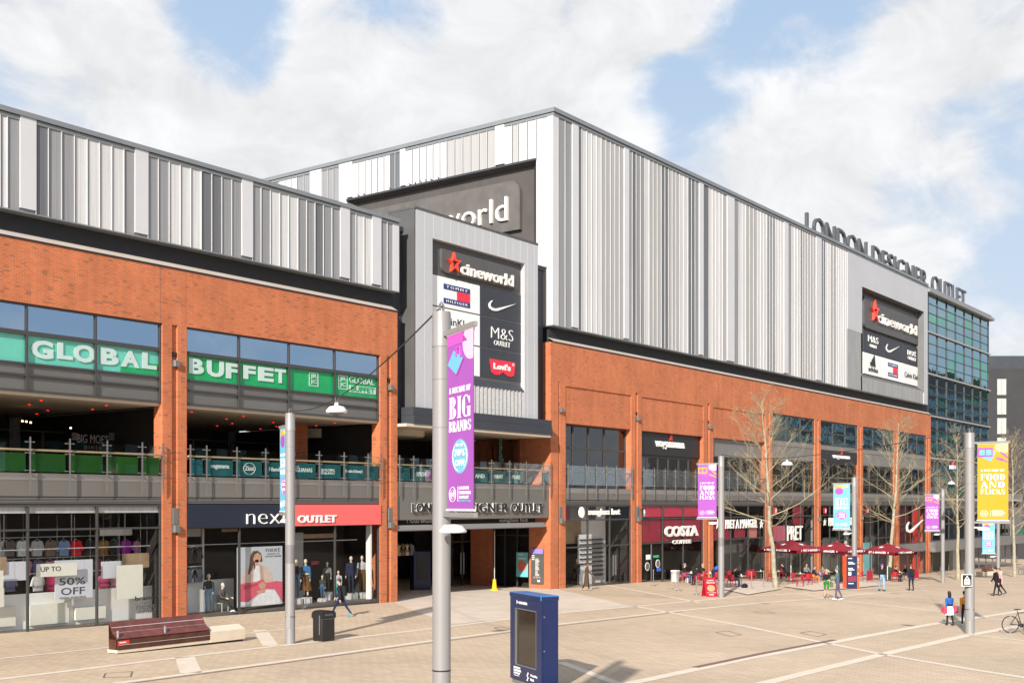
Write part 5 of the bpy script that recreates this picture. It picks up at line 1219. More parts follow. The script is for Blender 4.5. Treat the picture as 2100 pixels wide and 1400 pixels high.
b5 = G(1988.5, 1298); pole('right', b5, hp(b5, 1988, 887), .37, 270, 'food', 'large grey lamp post at right carrying the black warning plate', 'bright yellow FOOD AND FLICKS banner at the right')
b6 = G(2047, 1187); pole('p6', b6, 6.0, .34, 95, 'bluebrands', 'farthest grey lamp post, right of the large yellow banner', 'far pale blue banner peeping out under the yellow banner')
# warning plate on the right post
p = G(1985, 1298); p = at(1983, 1189, dep(b5) - .3)
r = thing('warning_plate', p, 'black warning plate with white border and triangle on the right lamp post', 'sign', None, math.atan2(-.8, .6))
MB().bbox(-.21, .21, -.012, .012, -.24, .24, .01).build('plate', r, K['white'], at=LOCAL); MB().box(-.185, .185, -.018, -.011, -.215, .215).build('black_field', r, K['black'], at=LOCAL)
m = MB(); m.prism([(-.13, -.02), (0, .18), (.13, -.02)][::-1], -.024, -.019, K['white']); m.prism([(-.08, .01), (0, .13), (.08, .01)][::-1], -.028, -.024, K['black']); m.box(-.05, .05, -.031, -.027, .02, .045, K['white'])
for z in (-.07, -.115, -.16): m.box(-.13, .13, -.024, -.019, z, z + .022, K['white'])
m.build('symbol', r, at=LOCAL); MB().tube([(0, .2 + .19 * math.cos(a), .1 + 0 * a) for a in (0, .1)], .01, 5).build('clip', r, K['steel'], at=LOCAL)
# catenary cables and hanging lamps
def cable(a, c, lx, lab, sag):
    a, c = Vector(a), Vector(c); m = MB(); l = a.lerp(c, lx); l.z -= sag
    n = 12; pts = [a.lerp(l, i / n) + Vector((0, 0, -.12 * math.sin(math.pi * i / n))) for i in range(n)] + [l.lerp(c, i / n) + Vector((0, 0, -.12 * math.sin(math.pi * i / n))) for i in range(n + 1)]
    m.tube(pts, .016, 5); tag(m.build('lamp_cable', None, K['cable']), lab, 'cable', 'black cables between the lamp posts'); return l
def hang_lamp(l, lab, s=1.0):
    r = thing('hanging_lamp', (l.x, l.y, l.z - .42 * s), lab, 'lamp', 'white lamps hung on the cables')
    MB().lathe([(0, .0), (.27 * s, 0), (.29 * s, .03), (.29 * s, .06), (.20 * s, .17), (.06 * s, .20), (.05 * s, .28), (0, .28)], (0, 0, .04), 24, K['lampw']).build('shade', r, at=LOCAL, smooth=True)
    MB().lathe([(0, .02), (.2 * s, .02), (.2 * s, .045), (0, .045)], (0, 0, 0), 20, K['lampg']).build('diffuser', r, at=LOCAL)
    MB().tube([(-.04, 0, .30), (-.04, 0, .44 * s), (.04, 0, .44 * s), (.04, 0, .30)], .015, 6).build('hook', r, K['steel'], at=LOCAL)
l = cable(POLES['big'], POLES['left'], .53, 'black cable sloping down from the nearest post to the post by the NEXT sign', .55); hang_lamp(l, 'white dish lamp hanging in front of the green buffet windows')
l = cable(POLES['right'], POLES['mid'], .66, 'black cable from the yellow-bannered post to the post by the coffee shop', .5); hang_lamp(l, 'white dish lamp hanging left of the second wagamama board')
q = POLES['right'] + Vector((62, 24, -1.9)); l = cable(POLES['right'], q, .78, 'black cable running back from the yellow-bannered post to the far trees', .3)
lp = at(1951, 983, 92.0); hang_lamp(lp, 'small far white dish lamp left of the yellow banner', .95)
lp = at(1954, 957, 92.0); r = thing('wireless_beacon', lp, 'white box with red dome hung on a cable left of the yellow banner', 'beacon')
MB().bbox(-.42, .42, -.15, .15, -.16, .12, .02).build('box', r, K['lampw'], at=LOCAL); MB().ell((0, 0, .26), (.12, .12, .14), K['red']).build('red_dome', r, at=LOCAL, smooth=True)
MB().tube([(0, 0, .36), (0, 0, .9)], .012, 5).build('hanger', r, K['cable'], at=LOCAL)

# ================================================================== media kiosk, bench, litter bin, smaller furniture
kp = G(1046.5, 1394.6); kz = math.atan2(-.883, -.469)
kp = at(1046.5, 1034, 32.6); kp.z = gz(kp.x)
r = thing('media_kiosk', kp, 'tall deep blue media kiosk with dark screen standing in the foreground', 'kiosk', None, kz)
KW, KD, KH = 1.92, .50, 2.50
def kb(mb, a, c, y0, y1, z0, z1, mat=None): return mb.box(a, c, y0, y1, z0, z1, mat)
m = MB(); m.box(0, .30, 0, KD, .12, KH - .13); m.box(KW - .30, KW, 0, KD, .12, KH - .13); m.box(.30, KW - .30, 0, KD, .12, .52); m.box(.30, KW - .30, 0, KD, KH - .42, KH - .13); m.box(.30, KW - .30, .09, KD, .52, KH - .42)
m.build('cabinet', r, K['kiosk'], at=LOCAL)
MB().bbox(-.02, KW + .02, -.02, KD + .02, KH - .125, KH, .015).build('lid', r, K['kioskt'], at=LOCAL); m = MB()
m.box(.02, KW - .02, -.026, -.02, KH - .12, KH - .02); m.box(KW + .02, KW + .026, .0, KD, KH - .12, KH - .02); m.build('lid_skirt', r, K['kiosk'], at=LOCAL)
MB().box(.05, KW - .05, .04, KD - .04, -.3, .12).build('plinth', r, K['poled'], at=LOCAL)
sc = MB().box(.33, KW - .33, .055, .088, .55, KH - .45).build('screen', r, M('dark_screen', (.022, .017, .011), .10, 0, .1, spec=.8), at=LOCAL)
m = MB(); m.box(.30, .33, .0, .08, .52, KH - .42); m.box(KW - .33, KW - .30, .0, .08, .52, KH - .42); m.box(.33, KW - .33, .0, .08, .52, .55); m.box(.33, KW - .33, 0, .08, KH - .45, KH - .42); m.build('bezel', sc, K['lampg'], at=LOCAL)
m = MB(); text(m, 'MASS MEDIA', (.56, -.004, KH - .30), UX, UZ, .52, .07, K['white'], .006, .02)
m.prism([(.42, KH - .32), (.42, KH - .2), (.52, KH - .26)][::-1], -.008, -.004, K['lampw'])
for k, wd in enumerate(('LONDON', 'DESIGNER', 'OUTLET')): text(m, wd, (.24, -.004, .42 - .075 * k), UX, UZ, .40 if k != 1 else .46, .055, K['white'], .006, .04)
m.box(.24, .58, -.008, -.004, .225, .24, K['white'])
text(m, 'Wembley', (1.28, -.004, .30), UX, UZ, .42, .075, K['white'], .006, .03); text(m, 'Park', (1.28, -.004, .20), UX, UZ, .22, .07, K['white'], .006, .03)
for k in range(4): m.box(1.06 + .04 * (k % 2), 1.12 + .04 * (k % 2), -.008, -.004, .17 + .06 * k, .22 + .06 * k, K['white'])
m.build('printed_names', r, at=LOCAL)
m = MB(); m.box(KW, KW + .012, .05, .46, .2, KH - .18); m.build('side_door', r, K['kiosk'], at=LOCAL)
for z in (KH - .55, KH - 1.45): MB().tube([(KW + .01, .08, z), (KW + .022, .08, z)], .022, 8).build('lock', r, K['steel'], at=LOCAL)
# bench
bp_ = G(242, 1341)
r = thing('bench', (bp_.x, bp_.y, gz(bp_.x)), 'long dark red slatted bench on a cream stone base with bare stone end', 'bench')
L1, L2 = 3.72, 5.28
m = MB(); m.add([(L1 + .02, 0, .03), (L2, 0, .03), (L2, .55, .03), (L1 + .02, .55, .03), (L1 + .02, 0, .40), (L2, 0, .40), (L2, .34, .56), (L1 + .02, .34, .56), (L1 + .02, .55, .50), (L2, .55, .50)],
      [(0, 1, 5, 4), (4, 5, 6, 7), (7, 6, 9, 8), (8, 9, 2, 3), (1, 2, 9, 6, 5), (0, 4, 7, 8, 3), (3, 2, 1, 0)], K['stone'])
m.box(-.02, L1 + .02, .02, .55, .03, .13, K['stone']); m.box(.05, L2 - .05, .05, .5, -.15, .03, K['black']); m.build('stone_base', r, at=LOCAL)
for z in (.14, .30): MB().bbox(0, L1, .0, .045, z, z + .15, .008).build('front_plank', r, K['bwood2'], at=LOCAL)
def tilt(y0, z0, y1, z1, t, mat, nm):
    d = Vector((0, y1 - y0, z1 - z0)).normalized(); nn = Vector((0, -d.z, d.y)) * t
    v = [(0, y0, z0), (L1, y0, z0), (L1, y1, z1), (0, y1, z1)]; v += [tuple(Vector(p) + nn) for p in v]
    MB().add(v, [(0, 1, 2, 3)[::-1], (4, 5, 6, 7), (0, 1, 5, 4), (1, 2, 6, 5), (2, 3, 7, 6), (3, 0, 4, 7)]).build(nm, r, mat, at=LOCAL)
tilt(.03, .46, .30, .66, .04, K['bwood'], 'seat_plank'); tilt(.312, .675, .40, .83, .04, K['bwood'], 'back_plank'); tilt(.408, .845, .49, 1.0, .04, K['bwood'], 'back_plank')
MB().box(0, L1, .10, .5, .13, .46).build('seat_core', r, K['bwood2'], at=LOCAL)
m = MB(); m.add([(0, .5, .13), (L1, .5, .13), (L1, .52, 1.0), (0, .52, 1.0), (0, .30, .46), (L1, .30, .46)], [(0, 1, 2, 3)[::-1], (3, 2, 5, 4)[::-1]]); m.build('back_board', r, K['bwood2'], at=LOCAL)
for x in (.02, 1.86): MB().bbox(x, x + .06, .045, .115, .47, .76, .012).build('armrest', r, K['panG'], at=LOCAL)
for y, z in ((.303, .672), (.402, .842)): MB().box(.01, L1 - .01, y - .045, y - .02, z - .012, z + .012).build('metal_strip', r, K['panW'], at=LOCAL)
MB().box(.01, L1 - .01, -.012, -.004, .287, .299).build('metal_strip', r, K['panL'], at=LOCAL)
m = MB(); m.box(0.01, .42, -.006, -.001, .31, .43, K['red']); m.box(.05, .30, -.009, -.005, .36, .39, K['white']); m.build('red_sticker', r, at=LOCAL)
# litter bin
bq = G(664, 1313)
r = thing('litter_bin', (bq.x, bq.y, gz(bq.x)), 'black rounded litter bin on the plaza before the shop window', 'bin', None, R(-3))
m = MB()
for zz in ((0.0, .88),): m.rings([[(p[0] * s, p[1] * s, z) for p in rrect(-.33, .33, -.27, .27, .09, 4)] for z, s in ((.02, .96), (.05, 1), (.80, 1), (.80, 1.03), (.84, 1.03))])
m.build('body', r, K['black'], True, at=LOCAL)
m = MB(); prof = [(-.34, .84), (-.34, .98), (-.30, 1.06), (-.2, 1.10), (0, 1.115), (.2, 1.10), (.30, 1.06), (.34, .98), (.34, .84)]
m.prism(prof[::-1], -.28, .28); m.build('hood', r, K['black'], at=LOCAL)
m = MB(); m.prism([(-.2, .93), (.2, .93), (.17, .99), (-.17, .99)][::-1], -.29, -.281, K['slate2']); m.box(-.33, .33, -.286, -.281, .805, .815, K['steel']); m.build('slot_trim', r, at=LOCAL)
m = MB(); m.tube([(-.345, -.16, .25), (-.345, -.16, .95)], .02, 6); m.build('side_hinge', r, K['steel'], at=LOCAL)
# info board and poster of the entrance, second kiosk, yellow cone
XS = fx(1129.3)
ya_, yb_ = sy(1115.5, XS), sy(1090.5, XS); zt_, zb_ = sz(1103, 1124, XS), sz(1103, 1196, XS)
TX = Matrix(((0, 1, 0, XS), (-1, 0, 0, yb_), (0, 0, 1, zb_), (0, 0, 0, 1)))      # local x runs to the right along the side wall, -y points out
r = thing('store_directory', (XS, (ya_ + yb_) / 2, zb_), 'black store directory board with lilac header on the brick entrance pier', 'sign')
wd, hd_ = yb_ - ya_, zt_ - zb_
MB().bbox(0, wd, -.09, -.004, 0, hd_, .015, None, TX).build('board', r, K['slate2']); MB().box(0, wd, -.10, -.091, hd_ - .32, hd_ - .01, None, TX).build('header', r, M('lilac_header', (.25, .20, .62), .4))
m = MB()
for k in range(15): m.box(.34, .34 + random.uniform(.15, .36), -.10, -.091, hd_ - .66 - .075 * k, hd_ - .63 - .075 * k, K['offw'], TX)
for k in range(3): m.box(.08, .28, -.10, -.091, hd_ - .47 - .12 * k, hd_ - .42 - .12 * k, K['offw'], TX); m.box(.2 + .2 * k, .34 + .2 * k, -.10, -.091, .34, .44, K['woodpale'], TX)
m.box(.5, .7, -.10, -.091, .12, .24, K['offw'], TX); m.build('listing', r)
ya_, yb_ = sy(1082, XS), sy(1058, XS); z1, z0 = sz(1070, 1132, XS), sz(1070, 1182, XS); TX = Matrix(((0, 1, 0, XS), (-1, 0, 0, yb_), (0, 0, 1, z0), (0, 0, 0, 1))); wd, hd_ = yb_ - ya_, z1 - z0
r = thing('window_poster', (XS, (ya_ + yb_) / 2, z0), 'turquoise poster with coral roundel on the inner glass of the entrance', 'poster')
MB().box(0, wd, .03, .05, 0, hd_, None, TX).build('sheet', r, M('turquoise_paper', (.14, .46, .47), .6))
m = MB(); m.prism([(wd / 2 + .36 * math.cos(2 * math.pi * k / 18), hd_ * .45 + .36 * math.sin(-2 * math.pi * k / 18)) for k in range(18)], .02, .028, M('coral_ink', (.62, .16, .10), .6), TX); m.box(.15, wd - .15, .02, .028, hd_ - .42, hd_ - .36, K['white'], TX); m.box(.15, wd * .6, .02, .028, hd_ - .16, hd_ - .11, K['white'], TX); m.build('print', r)
kk = G(866, 1209); r = thing('media_kiosk', (kk.x, kk.y, gz(kk.x)), 'navy kiosk with dark screen in shade just inside the entrance', 'kiosk', None, R(-15))
MB().bbox(-.62, .62, 0, .45, 0, 2.35, .02).build('cabinet', r, K['kiosk'], at=LOCAL); MB().box(-.42, .42, -.012, .0, .6, 2.1).build('screen', r, K['black'], at=LOCAL); MB().box(-.62, .62, -.014, -.002, .12, .3).build('foot_panel', r, K['kiosk'], at=LOCAL)
cc = G(1014, 1210); r = thing('traffic_cone', (cc.x, cc.y, gz(cc.x)), 'yellow cone base with thin upright pole at the entrance', 'cone')
MB().lathe([(0, 0), (.24, 0), (.24, .05), (.15, .12), (.10, .62), (.11, .68), (0, .68)], (0, 0, 0), 16, K['yellow']).build('cone', r, at=LOCAL, smooth=True)
MB().tube([(0, 0, .6), (0, 0, 3.6)], .022, 6).build('pole', r, K['lampw'], at=LOCAL)
# red A-board
ab = G(1455, 1222); r = thing('a_board', (ab.x, ab.y, gz(ab.x)), 'red folding A-board with pale menu print beside the lamp post', 'A-board', None, R(-38))
def leaf(mb, s, mat, t=.03, w=.36, z0=.0, z1=1.08):
    mb.add([(-w, s * .34, z0), (w, s * .34, z0), (w, s * .04, z1), (-w, s * .04, z1), (-w, s * .34 - s * t, z0), (w, s * .34 - s * t, z0), (w, s * .04 - s * t, z1), (-w, s * .04 - s * t, z1)],
           [(0, 1, 2, 3), (7, 6, 5, 4), (0, 4, 5, 1), (1, 5, 6, 2), (2, 6, 7, 3), (3, 7, 4, 0)] if s < 0 else [(3, 2, 1, 0), (4, 5, 6, 7), (1, 5, 4, 0), (2, 6, 5, 1), (3, 7, 6, 2), (0, 4, 7, 3)], mat)
for s in (-1, 1): m = MB(); leaf(m, s, K['crimson']); m.build('leaf', r, at=LOCAL)
m = MB(); sl_ = math.atan2(.30, 1.08); Mt = Matrix.Translation((0, -.345, 0)) @ Matrix.Rotation(-sl_, 4, 'X')
m.ell((0, -.004, .50), (.24, .004, .20), M('salmon_print', (.72, .28, .14), .5), Mt, 14, 8)
t = MB(); text(t, 'LUNCH', (-.2, -.003, .92), UX, UZ, .4, .08, K['white'], .004); text(t, 'VEGAN', (-.26, -.003, .78), UX, UZ, .52, .09, K['white'], .004); text(t, 'PRET', (-.15, -.003, .08), UX, UZ, .3, .09, K['white'], .004); text(t, 'try it today', (-.28, -.003, .22), UX, UZ, .56, .06, K['white'], .004)
m.build('menu_picture', r, at=LOCAL); MB().add(t.v, t.f, K['white'], Mt).build('menu_words', r, at=LOCAL)
# stanchions
def stan(px, py, lab, h=1.0, lean=0):
    g_ = G(px, py); r = thing('rope_stanchion', (g_.x, g_.y, gz(g_.x)), lab, 'stanchion', 'steel stanchions outside the coffee shop'); 
    MB().lathe([(0, 0), (.2, 0), (.2, .015), (.12, .03), (.04, .05), (0, .05)], (0, 0, 0), 16, K['steel']).build('base', r, at=LOCAL, smooth=True)
    MB().tube([(0, 0, .03), (lean, 0, h - .08)], .028, 8).build('upright', r, K['steel'], at=LOCAL); MB().lathe([(0, h - .1), (.05, h - .1), (.05, h - .01), (0, h)], (lean, 0, 0), 10, K['steel']).build('head', r, at=LOCAL)
for px, py, lab in ((1340, 1200, 'steel stanchion nearest the coffee shop door'), (1376, 1207, 'slightly leaning steel stanchion left of a pair'), (1391.5, 1210.5, 'steel stanchion right of the leaning one'), (1428, 1218.5, 'steel stanchion just left of the red A-board'), (1541, 1208, 'steel stanchion left of the bare tree at the terrace corner'), (1566, 1205, 'steel stanchion next to the bare tree trunk')):
    stan(px, py, lab, 1.08 if px < 1500 else 1.15, .07 if px == 1376 else 0)
# map totem
tp = G(1753, 1207); r = thing('map_totem', (tp.x, tp.y, gz(tp.x)), 'blue and orange street map totem in front of the lamp post', 'sign', None, R(-38))
MB().bbox(-.62, .34, 0, .5, 0, 2.2, .01).build('orange_body', r, K['orange'], at=LOCAL); MB().box(-.63, .17, -.012, .0, .02, 2.2).build('blue_face', r, M('map_blue', (.012, .028, .075), .4), at=LOCAL)
m = MB()
for z, w in ((2.02, .3), (1.76, .36), (1.66, .5), (1.36, .34), (1.26, .46), (.98, .2), (.35, .4)): m.box(-.5, -.5 + w, -.018, -.012, z, z + .05, K['white'])
m.build('face_words', r, at=LOCAL); m = MB(); m.box(-.52, .1, -.018, -.012, .5, .86, M('map_print', (.2, .03, .06), .5)); m.build('map_print', r, at=LOCAL); MB().box(-.5, -.28, -.02, -.014, .92, 1.16, K['white']).build('white_notice', r, at=LOCAL)
m = MB()
for z in (2.0, 1.9, 1.74, 1.5, 1.4, 1.0): m.box(.22, .30, -.006, -.001, z, z + .05, K['white'])
m.box(-.62, .34, -.003, .503, 1.02, 1.035, K['black']); m.build('edge_print', r, at=LOCAL)
# fabric wind barriers
for px, py, w, lab in ((1783.5, 1194, 1.0, 'crimson fabric wind barrier between steel posts beside the map totem'), (1879, 1189, .62, 'narrow crimson wind barrier behind the man with a backpack')):
    g_ = G(px, py); r = thing('wind_barrier', (g_.x, g_.y, gz(g_.x)), lab, 'barrier', 'crimson wind barriers round the cafe terrace', R(-8 if px < 1800 else -25))
    MB().box(-w / 2, w / 2, -.01, .01, .18, .98).build('fabric', r, K['crimson'], at=LOCAL)
    for s in (-1, 1): MB().lathe([(0, 0), (.16, 0), (.16, .02), (.03, .04), (.025, 1.1), (0, 1.12)], (s * (w / 2 + .03), 0, 0), 10, K['steel']).build('post', r, at=LOCAL)
# low terrace slabs
tm = sheet('cafe_terrace', [(1462, 1204), (1534, 1220), (1602, 1208), (1575, 1190), (1500, 1192)], K['slab'], .05); tm2 = sheet('cafe_terrace', [(1606, 1203), (1668, 1212), (1745, 1207), (1810, 1200), (1780, 1190), (1640, 1192)], K['slab'], .05)
# bench by the far tree
fb = G(2014, 1181); r = thing('bench', (fb.x, fb.y, gz(fb.x)), 'far cream stone bench with brown slatted back behind the man in black', 'bench', None, R(-14))
MB().bbox(0, 4.2, 0, .7, .02, .45, .03).build('stone_base', r, K['stone'], at=LOCAL); MB().bbox(1.0, 3.2, .1, .62, .46, .56, .02).build('seat_plank', r, K['bwood'], at=LOCAL)
for k in range(2): MB().box(1.0, 3.2, .6 + .05 * k, .65 + .05 * k, .58 + .16 * k, .72 + .16 * k).build('back_plank', r, K['bwood'], at=LOCAL)
# grey bin bag holder by the coffee shop
gb = G(1385, 1192); r = thing('waste_tub', (gb.x, gb.y, gz(gb.x)), 'pale grey tall waste tub by the coffee shop glass', 'bin')
m = MB(); m.rings([[(p[0] * s, p[1] * s, z) for p in rrect(-.3, .3, -.24, .24, .06, 3)] for z, s in ((0, .8), (.72, 1), (.74, 1.06), (.80, 1.06))]); m.build('tub', r, K['panL'], True, at=LOCAL)
MB().box(-.28, .28, -.22, .22, .80, .83).build('liner', r, K['white'], at=LOCAL)
for px, py, s, mat, lab, cat in ((1397, 1191, .2, 'woodpale', 'tan paper carrier bag on the ground by the seated man', 'bag'), (1410, 1194, .18, 'panL', 'pale stool crate under the cafe table', 'crate')):
    g_ = G(px, py); r = thing('carrier_bag' if cat == 'bag' else 'crate', (g_.x, g_.y, gz(g_.x)), lab, cat)
    MB().bbox(-s, s, -s * .6, s * .6, 0, s * 2.1, .03).build('body', r, K[mat], at=LOCAL); MB().tube([(-s * .5, 0, s * 2.1), (-s * .4, 0, s * 2.7), (s * .4, 0, s * 2.7), (s * .5, 0, s * 2.1)], .012, 5).build('handle', r, K[mat], at=LOCAL)
# ================================================================== cafe furniture
def chair_proto():
    r = thing('cafe_chair', (0, 0, 0), 'red moulded cafe chair', 'chair', 'crimson cafe chairs on the terrace'); c = K['crimson']
    MB().bbox(-.23, .23, -.22, .22, .43, .47, .015).build('seat', r, c, at=LOCAL)
    m = MB()
    for k in range(5):
        a0, a1 = R(200 + 28 * k), R(228 + 28 * k); q = lambda a, z, rr: (.25 * math.cos(a) * rr, .22 * math.sin(a) * rr, z)
        m.add([q(a0, .50, 1), q(a1, .50, 1), q(a1, .84, 1.06), q(a0, .84, 1.06), q(a0, .50, .9), q(a1, .50, .9), q(a1, .84, .97), q(a0, .84, .97)], [(0, 1, 2, 3), (7, 6, 5, 4), (3, 2, 6, 7), (0, 4, 5, 1)])
    m.build('backrest', r, c, at=LOCAL)
    for sx in (-1, 1):
        for sy_ in (-1, 1): MB().tube([(sx * .19, sy_ * .18, .44), (sx * .23, sy_ * .22, 0)], [.024, .018], 6).build('leg', r, c, at=LOCAL)
    for sx in (-1, 1): MB().tube([(sx * .24, .1, .47), (sx * .25, .12, .66), (sx * .25, -.12, .68)], .02, 6).build('arm', r, c, at=LOCAL)
    return r
CH = chair_proto(); ch_used = []
def put(px, py, lift=.0):
    g_ = G(px, py); return Vector((g_.x, g_.y, gz(g_.x) + lift))
def chair(p, rz, lab):
    o = CH if not ch_used else copy_tree(CH); ch_used.append(o)
    o.location = p; o.rotation_euler = (0, 0, R(rz)); o['label'] = lab; return o
def table_proto():
    r = thing('cafe_table', (0, 0, 0), 'round', 'table', 'small round cafe tables on the terrace')
    MB().lathe([(0, .72), (.36, .72), (.37, .735), (.36, .75), (0, .75)], (0, 0, 0), 20, K['woodpale']).build('tabletop', r, at=LOCAL)
    MB().tube([(0, 0, .02), (0, 0, .72)], .03, 8).build('stem', r, K['lampg'], at=LOCAL); MB().lathe([(0, 0), (.24, 0), (.22, .02), (.05, .05), (0, .05)], (0, 0, 0), 16, K['lampg']).build('foot', r, at=LOCAL)
    m = MB(); m.lathe([(0, .75), (.035, .75), (.045, .85), (0, .85)], (.1, .08, 0), 8, K['white']); m.box(-.16, -.02, -.1, 0, .75, .77, K['offw']); m.build('cup_and_tray', r, at=LOCAL); return r
TB = table_proto(); tb_used = []
def table(p, lab):
    o = TB if not tb_used else copy_tree(TB); tb_used.append(o); o.location = p; o['label'] = lab
for px, py, lab in ((1418, 1196, 'round table between the seated pair outside the coffee shop'), (1457, 1197, 'round table behind the red A-board'), (1521, 1203, 'round table before the seated man in jeans'), (1561, 1190, 'round table left of the bare tree trunk'), (1598, 1190, 'round table under the left parasol'), (1642, 1196, 'round table beside the man in orange trousers'), (1700, 1190, 'round table under the middle parasol'), (1846, 1190, 'round table under the right parasol')): table(put(px, py), lab)
for px, py, rz, lab in ((1430, 1200, 10, 'red chair under the person in black puffer, its back to us'), (1404, 1194, -90, 'red chair under the man in a cap by the glass'), (1443, 1195, 60, 'red chair right of the coffee shop table'), (1468, 1196, -80, 'red chair half behind the lamp post'), (1500, 1204, -95, 'red chair under the seated man in jeans, near the lamp post'), (1493, 1193, 40, 'empty red chair behind the man in jeans'),
                        (1536, 1192, 150, 'empty red chair facing the terrace, left of the tree'), (1546, 1189, 190, 'second empty red chair left of the tree'), (1580, 1194, 20, 'empty red chair just left of the tree trunk'), (1571, 1184, 100, 'red chair under the woman with dark hair'), (1604, 1186, 180, 'red chair right of the tree in parasol shade'),
                        (1625, 1197, -20, 'leftmost red chair of the row right of the tree'), (1641, 1203, 15, 'middle red chair of the row right of the tree, nearest to us'), (1657, 1200, -30, 'red chair left of the man in orange trousers'), (1668, 1196, 80, 'red chair under the man in orange trousers'), (1688, 1192, 0, 'red chair behind the green-skirted girl'), (1654, 1187, 170, 'red chair at the back under the middle parasol'),
                        (1835, 1192, -60, 'red chair under the right parasol, left of its table'), (1859, 1189, 95, 'red chair under the right parasol, right of its table'), (1765, 1192, 20, 'red chair behind the map totem')): chair(put(px, py), rz, lab)
# parasols
def parasol_proto():
    r = thing('parasol', (0, 0, 0), 'crimson', 'parasol', 'crimson square parasols over the terrace')
    w, ze, zt = 1.78, 2.62, 3.20
    m = MB(); n = 10
    def cz(x, y): 
        t = max(abs(x), abs(y)) / w; return zt - (zt - ze) * (t ** 1.15) - .10 * (abs(x * y) / (w * w)) 
    v = [(-w + 2 * w * i / n, -w + 2 * w * j / n, cz(-w + 2 * w * i / n, -w + 2 * w * j / n)) for i in range(n + 1) for j in range(n + 1)]
    f = [(i * (n + 1) + j, (i + 1) * (n + 1) + j, (i + 1) * (n + 1) + j + 1, i * (n + 1) + j + 1) for i in range(n) for j in range(n)]
    m.add(v, f); m.add([(p[0], p[1], p[2] - .012) for p in v], [q[::-1] for q in f])
    m.build('canopy', r, K['canvas'], at=LOCAL)
    m = MB(); m.lathe([(0, zt + .10), (.12, zt + .04), (.35, zt - .06), (.0, zt - .05)], (0, 0, 0), 8, K['canvas']); m.build('vent_cap', r, at=LOCAL)
    m = MB()
    for k in range(4):
        Mz = Matrix.Rotation(math.pi / 2 * k, 4, 'Z')
        for i in range(10):
            a, c = -w + 2 * w * i / 10, -w + 2 * w * (i + 1) / 10; za, zc_ = cz(a, w), cz(c, w)
            m.add([(a, -w - .002, za - .26), (c, -w - .002, zc_ - .26), (c, -w - .002, zc_), (a, -w - .002, za)], [(0, 1, 2, 3), (3, 2, 1, 0)], K['canvas'], Mz)
    va = m.build('valance', r, at=LOCAL)
    m = MB(); g_ = MB(); text(g_, 'PRET A MANGER', (-.95, -w - .012, ze - .20), UX, UZ, 1.9, .17, K['white'], .006, .02)
    for s in (-1.15, 1.15): star5(g_, s, ze - .12, .08, -w - .012, .006, K['white'])
    for k in range(4): m.add(g_.v, g_.f, K['white'], Matrix.Rotation(math.pi / 2 * k, 4, 'Z'))
    m.build('lettering', va, at=LOCAL)
    m = MB(); st = MB(); star5(st, 0, 0, .26, 0, .006, K['white']); sl_ = math.atan2(zt - ze, w)
    for k in range(4): m.add(st.v, st.f, K['white'], Matrix.Rotation(math.pi / 2 * k, 4, 'Z') @ Matrix.Translation((0, -w * .55, (cz(0, w * .55)) + .02)) @ Matrix.Rotation(-(math.pi / 2 - sl_), 4, 'X'))
    m.build('canopy_star', r, at=LOCAL)
    MB().tube([(0, 0, .05), (0, 0, zt + .1)], .035, 10).build('mast', r, K['lampw'], at=LOCAL); MB().bbox(-.35, .35, -.35, .35, 0, .08, .03).build('base_slab', r, K['slate2'], at=LOCAL)
    m = MB()
    for k in range(8):
        a = math.pi / 4 * k; e = w * (1.3 if k % 2 else .95); m.tube([(.05 * math.cos(a), .05 * math.sin(a), 2.5), (e * .6 * math.cos(a), e * .6 * math.sin(a), 2.82)], .014, 5)
    m.build('struts', r, K['lampw'], at=LOCAL); return r
PB = parasol_proto()
for k, (px, py, rz, lab) in enumerate(((1622, 1192, -12, 'crimson PRET A MANGER parasol right of the left bare tree'), (1717, 1191, -12, 'crimson PRET A MANGER parasol between the tree and the map totem'), (1820, 1190, -12, 'crimson PRET A MANGER parasol around the right bare tree'))):
    o = PB if k == 0 else copy_tree(PB); o.location = put(px, py); o.rotation_euler = (0, 0, R(rz)); o['label'] = lab
